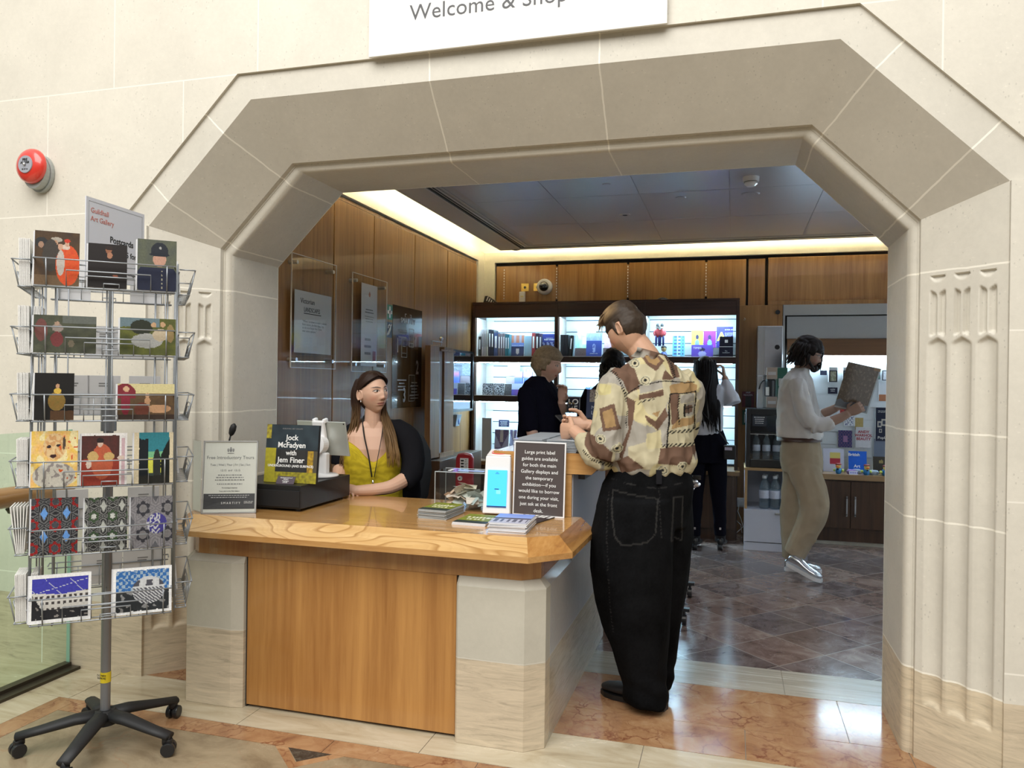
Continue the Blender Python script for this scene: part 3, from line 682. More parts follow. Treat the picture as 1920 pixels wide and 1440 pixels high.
def stack(cx,cy,w,d,rz,n,th,art,edge,label,group,cat='leaflet',name='leaflet',z0=zt,topname=None,jit=.004):
    me=None; rnd=random.Random(int(cx*1000)); proto=None
    for i in range(n-1):
        z=z0+.0003+i*th
        if proto is None: mb=MB(); mb.box(-w/2,w/2,-d/2,d/2,0,th-.0005); proto=mb.build(name,edge); o=proto
        else: o=proto.copy(); COL.objects.link(o)
        o.location=(cx+rnd.uniform(-jit,jit),cy+rnd.uniform(-jit,jit),z); o.rotation_euler=(0,0,rz+rnd.uniform(-.03,.03)); tag(o,label+', under the top one',cat,group)
    t=empty(name,(cx,cy,z0+.0003+(n-1)*th),rz,label+', topmost' if n>1 else label,cat,group if n>1 else None)
    mb=MB(); mb.box(-w/2,w/2,-d/2,d/2,0,th-.0005); mb.build('sheet',edge,parent=t)
    p=picture('printed_cover',w,d,28,32,art,t); p.rotation_euler=(-pi/2,0,0); p.location=(0,-d/2,th); return t
M_edgeg=plain('leaflet_edge_grey',(.34,.35,.34),.5,var=.2,scale=200); M_edgew=plain('leaflet_edge_white',(.66,.66,.68),.5,var=.1,scale=200); M_edged=plain('leaflet_edge_dark',(.06,.05,.05),.5)
stack(-1.255,3.245,.135,.20,radians(-4),12,.0034,art_green,M_edgeg,'green and black leaflet in the thick stack before the donation box','green leaflets in the curved stack')
stack(-1.055,3.16,.15,.21,radians(-2),3,.004,art_green,M_edgew,'thin green leaflet flat in front of the white terminal','green leaflets in front of the terminal')
stack(-.868,3.055,.155,.215,radians(4),11,.0038,art_blue,M_edgew,'blue leaflet with arches in the front stack','blue leaflets in the front stack')
stack(-.855,3.27,.148,.21,radians(-14),2,.003,art_dark,M_edged,'dark leaflet at the foot of the framed notice','dark leaflets by the notice')
# cd cases on the raised ledge
M_cd=glassy('jewel_case',(.75,.8,.82),rough=.08,alpha=.55,base=(.62,.66,.70))
M_cde=plain('cd_card',(.06,.07,.10),.25,coat=.6,var=.3,scale=25)
pro=empty('cd_case',(0,0,0)); mb=MB(); mb.box(-.07,.07,-.062,.062,0,.0056); mb.build('clear_case',M_cd,parent=pro,bev=.0008,seg=1)
mb=MB(); mb.box(-.066,.064,-.059,.059,.0014,.0034); mb.build('inlay_card',M_cde,parent=pro)
pro2=None; rnd=random.Random(11)
for c in range(2):
    for r in range(4):
        for k in range(8):
            first=(c,r,k)==(0,0,0); o=pro if first else copy_tree(pro)
            o.location=(-.90+.157*c+rnd.uniform(-.003,.003),3.475+.131*r+rnd.uniform(-.002,.002),1.1133+.0072*k); o.rotation_euler=(0,0,rnd.uniform(-.02,.02))
            tag(o,'clear plastic disc case in the low stacks on the raised ledge','disc case','disc cases on the raised ledge')
# ---------------- shop fittings ----------------
M_dkwood=wood('dark_bookcase_wood',(.022,.008,.005),(.060,.024,.014),axis='x',rough=.35,coat=.2)
M_slat=plain('white_slatwall',(.74,.80,.84),.4,var=.02)
M_mid=wood('cabinet_walnut',(.035,.016,.009),(.085,.042,.022),axis='z',rough=.35,coat=.15)
M_led=plain('shelf_led',(1,1,1),.5,emit=(.50,.80,1.),es=80,var=0)
M_pale=wood('bookcase_lining',(.50,.42,.36),(.62,.55,.50),axis='z',rough=.4,coat=.1)
bc=empty('bookcase',(-1.25,7.6,0),0,'long dark timber bookcase with lit white backs along the back wall','bookcase')
def part(mb,name,mats,par,**k):
    o=mb.build(name,mats,parent=par,**k); o.location=-V(par.location) if par.rotation_euler[2]==0 else o.location; return o
X0,X1,YF,YW=-2.53,.02,7.42,7.82
div=[-1.685,-.835]
for x in (X0-.03,X1-.03+.03): 
    mb=MB(); mb.box(x,x+.03,YF,YW,0,2.22); part(mb,'side_panel',M_dkwood,bc,bev=.002)
for x in div: mb=MB(); mb.box(x-.018,x+.018,YF,YW,.64,2.22); part(mb,'divider',M_dkwood,bc,bev=.002)
mb=MB(); mb.box(X0,X1,YF+.004,YF+.03,2.08,2.215); mb.box(X0-.03,X1+.03,YF-.01,YW,2.215,2.235); part(mb,'header',M_dkwood,bc)
bays=[(X0,div[0]-.018),(div[0]+.018,div[1]-.018),(div[1]+.018,X1)]
for a,b in bays:
    mb=MB(); mb.box(a,b,YW-.014,YW-.002,.64,2.2); part(mb,'slat_groove',plain('slat_groove',(.10,.14,.18),.6,var=0),bc); mb=MB()
    for k in range(13): z=.66+.118*k; mb.box(a,b,YW-.036,YW-.016,z,z+.109)
    part(mb,'slatwall_back',M_slat,bc)
    mb=MB(); mb.box(a,a+.008,YF+.03,YW-.036,.64,2.08); part(mb,'bay_lining',M_pale,bc)
    for zt_ in (1.69,1.293):
        mb=MB(); mb.box(a,b,YF+.01,YW-.036,zt_-.02,zt_); mb.box(a,b,YF,YF+.03,zt_-.062,zt_); s=part(mb,'shelf',M_dkwood,bc)
        mb=MB(); mb.box(a,b,YF-.002,YF+.012,zt_-.002,zt_+.003); part(mb,'shelf_edge',M_white,s) if False else mb.build('shelf_edge',M_white,parent=s)
    for zl_ in (2.09,1.625,1.225):
        mb=MB(); mb.box(a+.03,b-.03,YF+.035,YF+.065,zl_+.0,zl_+.012); part(mb,'light_strip',M_led,bc)
mb=MB(); mb.box(X0-.03,X1+.05,YF-.12,YW-.036,.60,.64); part(mb,'counter_top',wood('bookcase_counter',(.16,.08,.035),(.26,.14,.06),axis='x'),bc,bev=.003)
mb=MB(); mb.box(X0,X1+.02,YF-.08,YF+.30,.10,.60); mb.box(X0,X1+.02,YF-.05,YF+.28,0,.10); part(mb,'base_cabinet',M_mid,bc)
for i in range(6):
    a=X0+.425*i; mb=MB(); mb.box(a+.004,a+.419,YF-.098,YF-.081,.11,.59); part(mb,'door',M_mid,bc,bev=.002)
# things on top of the bookcase
t=empty('striped_bundle',(-2.40,7.50,2.236),0,'black and white striped bundle lying on the left end of the bookcase top','bundle')
mb=MB(); mb.frust([(-.06,-.04),(.09,-.04),(.09,.04),(-.06,.04)],0,[(-.045,-.03),(-.02,-.03),(-.02,.03),(-.045,.03)],.07); mb.build('body',M_blk,parent=t)
for i in range(4): mb=MB(); mb.box(-.036+.025*i,-.026+.025*i,-.041,-.0395,.004,.05-.010*i,T=TR((0,-.001,0),(radians(-8),radians(20),0))); mb.build('stripe',M_wink,parent=t)
t=empty('metal_disc',(-.66,7.50,2.236),0,'small black and chrome disc on top of the bookcase behind the man','disc')
mb=MB(); mb.lathe([(0,0),(.055,0),(.05,.012),(.02,.026),(0,.028)],18); mb.build('body',M_blk,parent=t,smooth=True); mb=MB(); mb.lathe([(0,.0),(.062,0),(.062,.006),(0,.006)],18); mb.build('rim',M_chrome,parent=t)
# --- books ---
rnd=random.Random(3)
def colm(c,nm=None,rough=.45): return plain(nm or 'cover_%02x%02x%02x'%tuple(int(max(0,min(1,x))*255) for x in c),c,rough,var=.12,scale=60,coat=.2)
def spine(x0,x1,z,h,c,label,group,y=7.50,d=.16,lean=0.):
    o=empty('book',((x0+x1)/2,y,z),0,label,'book',group); w_=(x1-x0)/2-.0008
    mb=MB(); mb.box(-w_,-w_+.002,0,d,0,h); mb.box(w_-.002,w_,0,d,0,h); mb.box(-w_,w_,-.001,.002,0,h); mb.build('cover',colm(c),parent=o)
    mb=MB(); mb.box(-w_+.002,w_-.002,.002,d-.004,.002,h-.003); mb.build('pages',M_paper,parent=o)
    if w_>.009: mb=MB(); mb.box(-w_*.5,w_*.5,-.0018,-.0008,h*.35,h*.85); mb.build('spine_title',M_wink if sum(c)<.8 else M_inkg,parent=o)
    if lean: o.rotation_euler=(0,lean,0)
    return o
def face(x0,x1,z,h,func,label,y=7.58,tilt=-8,nx=16,ny=22,d=.015,name='book',cat='book',edge=None,rz=0,group=None):
    w_=x1-x0; o=empty(name,((x0+x1)/2,y,z),rz,label,cat,group)
    mb=MB(); mb.box(-w_/2,w_/2,.0006,d,0,h); b=mb.build('pages',edge or M_paper,parent=o,rot=(radians(tilt),0,0))
    p=picture('front_cover',w_,h,nx,ny,func,b); return o,b
def flatc(c,n=.15,bands=()):
    def f(u,v):
        k=1+n*(noise.noise(V((u*8,v*8,c[0]*9)))); 
        for a,b,cc in bands:
            if a<v<b: return tuple(q*k for q in cc)
        return tuple(q*k for q in c)
    return f
zs=1.6935
L1=[(-2.520,-2.490,.20,(.03,.025,.02),'thin dark book'),(-2.487,-2.462,.27,(.42,.38,.40),'tall pale grey book'),(-2.460,-2.436,.27,(.40,.36,.36),'tall pale grey book'),(-2.434,-2.414,.275,(.50,.46,.40),'tall cream book'),
 (-2.411,-2.385,.272,(.03,.03,.045),'black glossy book'),(-2.383,-2.357,.268,(.02,.02,.03),'black glossy book'),(-2.354,-2.312,.24,(.07,.10,.22),'dark blue book with a white pattern'),
 (-2.309,-2.285,.232,(.20,.15,.16),'brown book'),(-2.283,-2.260,.232,(.22,.18,.19),'brown book'),(-2.258,-2.237,.232,(.20,.16,.17),'brown book'),
 (-2.234,-2.212,.222,(.03,.16,.20),'teal book'),(-2.210,-2.190,.222,(.03,.18,.23),'teal book')]
wh=['first from the left','second from the left','third from the left','fourth from the left','fifth from the left','sixth from the left','seventh from the left','eighth from the left','ninth from the left','tenth from the left','eleventh from the left','twelfth from the left']
for (a,b,h,c,l),ww in zip(L1,wh): spine(a,b,zs,h,c,l+', '+ww+' in the top left bay','books on the top left shelf')
def portrait(u,v):
    if v>.62: return (.35,.33,.40) if int(u*5)%2 else (.45,.18,.12)
    if v>.45: return (.16,.22,.50)
    if .3<u<.7 and v<.38 and (u-.5)**2+(v-.25)**2<.02: return (.5,.42,.4)
    return (.05,.05,.10)
o,b=face(-2.172,-2.040,zs,.215,portrait,'face-out blue and grey book with a dark portrait, top left bay',y=7.51,tilt=-3)
text('WOODCUT LONDON',.012,M_wink,b,(0,-.001,.105),align='CENTER')
for i in range(8):
    a=-2.036+.0095*i; spine(a,a+.0088,zs,.205,(.38,.55,.66),'thin pale blue book in the row of eight, top left bay','pale blue books',y=7.52)
spine(-1.954,-1.918,zs,.235,(.42,.05,.05),'red spined book in the top left bay','books on the top left shelf'); spine(-1.915,-1.880,zs,.232,(.035,.015,.03),'black purple book beside the red spined one','books on the top left shelf'); spine(-1.878,-1.852,zs,.228,(.10,.06,.14),'purple book beside the blue face-out book','books on the top left shelf')
def fleet(u,v):
    n=noise.noise(V((u*9,v*9,3)))*.5+.5
    if v>.62: return (.05,.06,.28)
    return (.10+.35*n,.12+.35*n,.30+.4*n) if (u+v*.5)%.3<.16 else (.04,.04,.15)
o,b=face(-1.848,-1.706,zs,.225,fleet,'face-out dark blue book lettered FLEET STREET, top left bay',y=7.51,tilt=-3); text('THE HISTORY OF',.009,M_wink,b,(0,-.001,.18),align='CENTER'); text('FLEET STREET',.0175,M_wink,b,(0,-.001,.162),align='CENTER',bold=.0004)
# second bay
for i in range(5): a=-1.66+.016*i; spine(a,a+.0148,zs,.215,(.02,.02,.025),'thin black book in the row beside the divider, second bay','black books in the second bay')
spine(-1.574,-1.548,zs,.21,(.01,.01,.012),'thick black book leaning in the second bay','black books in the second bay',lean=.08)
spine(-1.535,-1.520,zs,.205,(.5,.65,.75),'pale blue book beside the thick black one','books in the second bay',lean=.06)
def green(u,v):
    n=noise.noise(V((u*6,v*6,9)))*.5+.5
    if .3<u<.98 and .15<v<.42: return (.72,.78,.66)
    if v>.55: return (.72,.82,.86) if n>.42 else (.35,.62,.50)
    return (.25+.3*n,.62,.40)
o,b=face(-1.515,-1.33,zs+.09,.25,green,'pale green book with a cloudy cover, raised in the second bay',y=7.62,tilt=-6,nx=24,ny=28)
text('London\n Cities',.03,M_inkg,b,(.02,-.001,.10),align='CENTER')
def brownmap(u,v):
    n=noise.noise(V((u*14,v*10,2)))*.5+.5; return (.12+.12*n,.09+.07*n,.10+.06*n)
face(-1.525,-1.385,zs,.082,brownmap,'low brown patterned box under the green book','7.5' and 7.53,tilt=0,d=.06,name='boxed_set',cat='box')
def bluefig(u,v):
    n=noise.noise(V((u*9,v*9,5)))*.5+.5
    if v>.66: return (.22+.2*n,.30+.2*n,.62)
    if (u-.5)**2*3+(v-.36)**2<.035: return (.30,.36,.62) if n>.4 else (.10,.12,.36)
    return (.06,.09,.34)
o,b=face(-1.400,-1.245,zs,.235,bluefig,'blue cover with a seated pale figure, second bay',y=7.50,tilt=-5,nx=22,ny=30); text('LONDON LIVES',.011,M_wink,b,(0,-.001,.025),align='CENTER')
face(-1.235,-1.06,zs,.085,brownmap,'low tan box half hidden behind the man\'s head',7.53,tilt=0,d=.06,name='boxed_set',cat='box')
face(-1.24,-1.08,zs+.09,.12,flatc((.50,.32,.45)),'mauve book half hidden behind the man\'s head',7.62)
# third bay: souvenirs
def tower(x,z,label,group):
    o=empty('guardsman_figure',(x,7.55,z),0,label,'figurine',group); red=colm((.45,.05,.06)); nav=colm((.03,.04,.22)); fl_=colm((.62,.50,.42))
    mb=MB()
    for s in (-1,1): mb.tube([(s*.014,0,.0),(s*.014,0,.07),(s*.01,0,.10)],[.009,.011,.012],8)
    mb.build('trousers',nav,parent=o,smooth=True)
    mb=MB(); mb.tube([(0,0,.085),(0,0,.12),(0,0,.15),(0,0,.165)],[(.020,.014),(.026,.016),(.028,.016),(.01,.01)],10)
    for s in (-1,1): mb.tube([(s*.026,0,.15),(s*.036,0,.12),(s*.026,-.012,.10)],.008,8)
    mb.build('tunic',red,parent=o,smooth=True)
    mb=MB(); mb.ell((0,0,.178),(.013,.014,.016),12); mb.build('head',fl_,parent=o,smooth=True)
    mb=MB(); mb.ell((0,0,.197),(.016,.016,.020),12); mb.build('hat',M_blk if group else M_paper,parent=o,smooth=True); return o
tower(-.708,1.80,'red tunic figurine on the left of the hanging pair, third bay','hanging figurines'); tower(-.668,1.80,'red tunic figurine on the right of the hanging pair, third bay','hanging figurines')
o=empty('peg_hook',(-.69,7.75,1.99),0,'clear bracket holding the pair of figurines in the third bay','hook'); mb=MB(); mb.tube([(0,.02,.03),(0,-.18,.0),(0,-.2,.01)],.004,6); mb.build('arm',M_chrome,parent=o); mb=MB(); mb.lathe([(0,-.0),(.035,0),(.04,.012),(0,.014)],14); mb.build('plate',M_wpl,parent=o,loc=(0,-.2,-.02)); mb=MB(); mb.box(-.04,.04,-.24,-.16,-.195,-.190); mb.build('ledge',M_acr,parent=o)
o=empty('bobble_figure',(-.645,7.52,zs),0,'small round black headed figurine on the third bay shelf','figurine')
mb=MB(); mb.lathe([(0,0),(.03,0),(.032,.02),(.02,.045),(0,.05)],14); mb.build('body',colm((.15,.2,.5)),parent=o,smooth=True); mb=MB(); mb.ell((0,0,.075),(.026,.026,.028),14); mb.build('head',colm((.6,.45,.2)),parent=o,smooth=True); mb=MB(); mb.ell((0,0.003,.088),(.028,.027,.022),14); mb.build('cap',M_blk,parent=o,smooth=True)
def bluetxt(u,v):
    if int(v*12)%2 and .08<u<.92 and int(u*9)%3: return (.08,.15,.35)
    return (.18,.55,.85) if (u<.35 or u>.65) else (.55,.75,.85)
face(-.566,-.452,zs+.006,.20,bluetxt,'turquoise tea towel pack covered in small dark words, third bay',7.56,nx=20,ny=24,name='tea_towel',cat='tea towel')
def suff(bg,fg):
    def f(u,v):
        if (u-.5)**2+(v-.62)**2<.018: return (.05,.04,.10)
        if (u-.5)**2/1.2+(v-.54)**2<.006: return (.65,.50,.45)
        if (u-.5)**2*1.4+(v-.25)**2<.05 : return fg
        return bg
    return f
face(-.392,-.283,zs+.09,.17,suff((.62,.52,.08),(.20,.30,.55)),'yellow notebook with a woman in blue, third bay',7.60,nx=24,ny=30)
face(-.278,-.165,zs+.09,.165,suff((.26,.04,.40),(.20,.50,.70)),'purple notebook with a woman in a hat, third bay',7.60,nx=24,ny=30)
o,b=face(-.385,-.185,zs,.115,suff((.16,.09,.50),(.45,.45,.75)),'wide violet pack lettered TIMES in front of the notebooks',7.50,nx=30,ny=18); text('TIMES',.03,M_wink,b,(-.085,-.001,.075))
o,b=face(-.158,-.006,zs+.09,.205,flatc((.07,.06,.30),.2),'indigo book with a huge yellow letter A, third bay',7.60,nx=16,ny=20)
text('A',.115,colm((.85,.75,.12),'yellow_letter'),b,(-.068,-.001,.07),bold=.004); text('IS FOR ART\n\nA LONDON\nALPHABET\nOF ART',.017,M_wink,b,(.0,-.001,.17))
for k,(s,zz) in enumerate((('The\nLondoners',zs),('▪',zs+.098))):
    o,b=face(-.130+.003*k,-.004,zz,.092,flatc((.02,.018,.035)),('lower' if k==0 else 'upper')+' black box of the two stacked at the bay\'s right end',7.48,tilt=0,d=.09,name='gift_box',cat='box',nx=3,ny=3); 
    if k==0: text('The\nLondoners',.015,M_wink,b,(0,-.001,.05),align='CENTER')
    else: mb=MB(); mb.box(-.014,.014,-.0012,-.0004,.034,.062); mb.build('square_mark',M_wink,parent=b)
    if k==0: mb=MB(); mb.box(-.062,.062,.001,.09,.0925,.0975); mb.build('lid_edge',M_paper,parent=b)
# --- second shelf (z 1.293)
z2=1.2965
def zeb(u,v): 
    n=noise.noise(V((u*22,v*22,1))); return (.42,.42,.44) if n>.05 else (.05,.05,.06)
for i,a in enumerate((-2.470,-2.352)): face(a,a+.112,z2,.118,zeb,('left' if i==0 else 'middle')+' black and white patterned card pack, second shelf left bay',7.50,tilt=-4,nx=20,ny=18,d=.03,name='card_pack',cat='card pack')
face(-2.232,-2.150,z2,.115,flatc((.10,.09,.09),.5),'dark card pack beside the patterned packs, second shelf left bay',7.50,tilt=-4,d=.03,name='card_pack',cat='card pack')
def sketch(u,v):
    n=noise.noise(V((u*18,v*12,6))); return (.45,.55,.66) if n>.1 else (.72,.80,.86)
face(-2.262,-2.13,z2+.20,.11,sketch,'pale sketch print pinned above the tan box, second shelf',7.70,tilt=0,nx=20,ny=12,name='print',cat='print')
mb=MB(); mb.box(-.058,.058,0,.05,0,.075); o=mb.build('gift_box',colm((.34,.27,.27)),loc=(-2.19,7.60,z2+.118)); tag(o,'plain tan box standing behind the dark card pack','box')
mb=MB(); mb.box(-.058,.058,0,.05,0,.117); o=mb.build('display_riser',M_acr,loc=(-2.19,7.60,z2)); tag(o,'clear riser under the plain tan box','riser')
def sunset(u,v): return (.10+.5*max(0,1-abs(v-.75)*3),.12+.12*v,.45+.1*u)
def bag(x,label,c):
    o=empty('paper_bag',(x,7.56,z2+.12),0,label,'bag','small paper bags'); p=picture('bag_front',.085,.125,10,16,c,o); mb=MB(); mb.box(-.0425,.0425,.001,.03,0,.125); mb.build('bag_body',colm((.10,.12,.40)),parent=o)
    mb=MB(); mb.tube([(-.02,0,.12),(-.02,0,.145),(-.008,0,.16),(.008,0,.16),(.02,0,.145),(.02,0,.12)],.003,6); mb.build('handle',M_inkg,parent=o,smooth=True)
bag(-2.105,'blue and red paper gift bag left of the pair by the older woman',sunset); bag(-2.005,'blue and red paper gift bag right of the pair by the older woman',sunset)
o,b=face(-2.155,-1.98,z2,.12,lambda u,v:(.10+.35*u,.10,.42) if v<.55 else (.55,.6,.75),'wide blue and pink pack under the paper bags',7.48,tilt=-5,nx=14,ny=10,name='card_pack',cat='card pack')
# bay 2 second shelf
def skyline(u,v):
    n=noise.noise(V((u*16,v*9,2))); return (.08,.15,.45) if v<.45+n*.2 else (.62,.74,.80)
face(-1.42,-1.32,1.33,.13,skyline,'blue skyline card standing behind the centre display',7.60,nx=20,ny=24,name='postcard',cat='card'); face(-1.28,-1.19,1.33,.13,skyline,'skyline card half hidden by the curly dark hair',7.60,nx=20,ny=24,name='postcard',cat='card')
# third shelf left bay: inspired leaflet
def insp(u,v):
    n=noise.noise(V((u*12,v*12,8)))*.5+.5
    if v>.3 and abs(u-.5)<(v-.28)*.9: return (.30*n+.05,.10+.15*n,.25+.2*n) if abs(u-.5)>.12 or v<.5 else (.62,.62,.66)
    return (.45,.50,.75)
o,b=face(-2.31,-2.165,.70,.25,insp,'lavender leaflet with a diamond picture lettered inspired!',7.42,tilt=-4,nx=26,ny=36,d=.03,name='leaflet',cat='leaflet'); text('inspired!',.036,plain('violet_ink',(.10,.04,.25),.5,var=0),b,(0,-.001,.052),align='CENTER',bold=.0006)
face(-2.16,-2.09,.78,.17,insp,'narrow lavender leaflet right of the diamond picture one',7.46,tilt=-4,nx=18,ny=30,name='leaflet',cat='leaflet')
mb=MB(); mb.box(-.055,.055,-.002,.002,0,.07); o=mb.build('shelf_label',colm((.05,.06,.16)),loc=(-2.235,7.50,.975)); tag(o,'small navy label above the lavender leaflet','label'); textlines(4,o,-.04,.04,.055,.014,-.003,M_wink,2)
mb=MB(); mb.box(-.05,.05,0,.015,0,.42); o=mb.build('literature_rack',plain('rack_grey',(.42,.45,.50),.4),loc=(-2.40,7.44,.645),bev=.004); tag(o,'tall pale grey literature rack in the lower left bay','rack')
# --- back wall devices
def plate(x,label):
    o=empty('brass_plate',(x,YB-.021,2.43),0,label,'outlet plate'); mb=MB(); mb.box(-.042,.042,-.005,0,-.042,.042); mb.build('plate',plain('brass',(.75,.55,.16),.25,metal=.9),parent=o,bev=.002)
    mb=MB(); mb.cyl((0,-.0062,0),(0,-.004,0),.014,14); mb.build('hole',M_blk,parent=o); return o
plate(-2.12,'brass outlet plate above the white motion sensor'); plate(-1.985,'brass outlet plate half covered by the dome camera')
o=empty('motion_sensor',(-2.145,YB-.021,2.325),0,'small white motion sensor below the left brass plate','sensor'); mb=MB(); mb.box(-.033,.033,-.035,0,-.06,.06); mb.build('case',M_wpl,parent=o,bev=.012,seg=3); mb=MB(); mb.box(-.014,.016,-.037,-.034,.0,.014); mb.build('lens',plain('amber_lens',(.7,.65,.35),.3),parent=o)
o=empty('dome_camera',(-1.905,YB-.021,2.43),0,'white round security camera with a dark dome on the back wall','security camera')
mb=MB(); mb.lathe([(0,0),(.083,0),(.083,.03),(.070,.05),(.058,.052),(0,.052)],32); mb.build('housing',M_wpl,parent=o,rot=(pi/2,0,0),smooth=False,bev=.004)
mb=MB(); mb.ell((0,-.045,0),(.052,.045,.052),24); mb.build('dome',plain('dark_dome',(.01,.012,.014),.06,coat=1,var=0),parent=o,smooth=True); mb=MB(); mb.tube([(-.03,-.085,.012),(.02,-.088,.02)],.012,10); mb.build('camera_barrel',plain('grey_barrel',(.25,.26,.28),.3),parent=o,smooth=True)
# --- ceiling devices
def disc(x,y,r,label,name='ceiling_disc',cat='ceiling disc',mat=None,h=.006):
    o=empty(name,(x,y,ZC-.006),0,label,cat); mb=MB(); mb.lathe([(0,-h),(r*.86,-h),(r,0),(0,0)],24); mb.build('rim',mat or M_ceil2,parent=o)
    mb=MB(); mb.lathe([(0,-h-.001),(r*.45,-h-.001),(r*.45,-h),(0,-h)],18); mb.build('centre',M_slot if mat is None else M_ceil,parent=o); return o
disc(-.849,6.166,.045,'small dark centred ceiling disc left of the smoke detector','downlight','downlight'); disc(-.845,5.198,.03,'small ceiling disc nearest the arch','downlight','downlight',M_ceil); disc(-.383,5.691,.04,'flat grey ceiling disc above the man','downlight','downlight',M_ceil); disc(.10,5.689,.065,'flat grey ceiling disc beside the smoke detector','ceiling_plate','ceiling plate',M_ceil); disc(-2.15,7.55,.045,'small ceiling disc in the far left margin','downlight','downlight')
o=empty('smoke_detector',(.094,5.238,ZC-.006),0,'white smoke detector on the shop ceiling','smoke detector')
mb=MB(); mb.lathe([(0,-.03),(.05,-.03),(.052,0),(0,0)],28); mb.build('base',M_wpl,parent=o); mb=MB(); mb.lathe([(0,-.06),(.025,-.06),(.042,-.045),(.042,-.032),(0,-.032)],28); mb.build('head',M_wpl,parent=o,smooth=False); mb=MB(); mb.lathe([(0,-.036),(.0435,-.036),(.0435,-.031),(0,-.031)],28); mb.build('slot',M_inkg,parent=o)
# --- left wall signs
def wallsign(y0,y1,z0,z1,label):
    o=empty('acrylic_sign',(XL+.02,(y0+y1)/2,(z0+z1)/2),radians(90),label,'sign'); W_=(y1-y0)/2; H_=(z1-z0)/2
    mb=MB(); mb.box(-W_,W_,-.052,-.046,-H_,H_); mb.build('front_pane',M_acr,parent=o)
    eg=MB(); eg.box(-W_,W_,-.053,-.0455,-H_-.001,-H_+.003); eg.box(-W_,W_,-.053,-.0455,H_-.003,H_+.001); eg.box(-W_-.001,-W_+.003,-.053,-.0455,-H_,H_); eg.box(W_-.003,W_+.001,-.053,-.0455,-H_,H_); eg.build('polished_edge',plain('acrylic_edge_bright',(.6,.55,.5),.2,var=0),parent=o)
    for sx in (-1,1):
        for sz in (-1,1): mb=MB(); mb.cyl((sx*(W_-.05),-.06,sz*(H_-.05)),(sx*(W_-.05),0,sz*(H_-.05)),.012,14); mb.build('standoff',M_steel,parent=o)
    return o
o=wallsign(4.03,4.565,1.50,2.185,'left of two clear stand-off panes on the timber wall, headed Victorian Landscapes')
mb=MB(); mb.box(-.22,.22,-.043,-.042,-.25,.13); pg=mb.build('paper',plain('sheet_grey',(.55,.55,.56),.5,var=.01),parent=o)
text('Victorian',.045,M_ink,pg,(-.155,-.0435,.055)); text('LANDSCAPES',.040,M_ink,pg,(-.115,-.0435,.005),sx=.8); mb=MB(); mb.box(-.115,.09,-.0437,-.043,-.008,-.003); mb.build('rule',M_ink,parent=pg)
text('“When I sit down to make a sketch\nfrom nature, the first thing I try\nto do is to forget that I have\never seen a picture.”',.02,M_inkg,pg,(-.13,-.0435,-.06))
o=wallsign(4.79,5.34,1.49,2.175,'right of two clear stand-off panes on the timber wall, holding a certificate')
mb=MB(); mb.box(-.125,.125,-.043,-.042,-.30,.29); pg=mb.build('paper',plain('certificate',(.66,.65,.66),.5,var=.01),parent=o)
mb=MB(); mb.prism([(.0,.02),(.015,0),(.008,-.02),(-.008,-.02),(-.015,0)],0,.0006); mb.build('emblem',plain('emblem_red',(.5,.2,.15),.5),parent=pg,loc=(0,-.0435,.22),rot=(pi/2,0,0))
textlines(2,pg,-.09,.09,.11,.02,-.0432,M_ink,1); textlines(3,pg,-.07,.07,.06,.018,-.0432,M_inkg,2); mb=MB(); mb.box(.06,.11,-.0437,-.043,-.26,-.19); mb.build('red_stamp',plain('stamp_red',(.30,.06,.10),.5),parent=pg); textlines(3,pg,-.09,.05,-.1,.05,-.0432,M_inkg,8)
def small(y0,y1,z0,z1,col,name,label,cat):
    o=empty(name,(XL+.0205,(y0+y1)/2,(z0+z1)/2),radians(90),label,cat); mb=MB(); mb.box(-(y1-y0)/2,(y1-y0)/2,-.003,0,-(z1-z0)/2,(z1-z0)/2); b=mb.build('panel',col,parent=o); return o,b
o,b=small(5.44,5.545,1.905,2.02,plain('safety_green',(.01,.16,.07),.4,var=0),'first_aid_sign','square green sign with a white cross on the timber wall','sign')
mb=MB(); mb.box(-.04,.04,-.005,-.0032,-.013,.013); mb.box(-.012,.012,-.005,-.0032,-.045,.045); mb.build('white_cross',M_wink,parent=b)
o,b=small(5.43,5.54,1.765,1.885,plain('loop_navy',(.02,.03,.06),.4,var=0),'hearing_loop_sign','dark square sign with a white ear below the green one','sign')
mb=MB(); mb.tube([(-.02,-.005,-.04),(-.005,-.005,-.02),(.01,-.005,.0),(.02,-.005,.025),(.0,-.005,.04),(-.02,-.005,.03),(-.025,-.005,.01)],.006,6); mb.tube([(-.045,-.005,-.045),(.04,-.005,.045)],.004,6); mb.build('ear_symbol',M_wink,parent=b)
o,b=small(5.55,6.14,1.21,2.03,NT('poster_brown').set((.085,.05,.022),.12,0,.6,.7),'instruction_poster','glossy brown poster with large white numbers 1, 2 and 3 on the timber wall','poster')
M_pr=plain('poster_print',(.42,.42,.44),.4,var=0)
text('SMARTIFY',.058,M_pr,b,(0,-.0042,.28),align='CENTER',space=1.15)
mb=MB()
for s in (-1,1): mb.box(min(s*.06,s*.035),max(s*.06,s*.035),-.0045,-.0034,.352,.357); mb.box(s*.06-.003,s*.06+.003,-.0045,-.0034,.33,.357)
mb.build('corner_marks',M_pr,parent=b)
for s,x,z in (('1',-.20,.02),('2',.20,-.15),('3',-.06,-.38)): text(s,.16,M_pr,b,(x,-.0042,z+.02),align='CENTER',sx=.7,bold=.004)
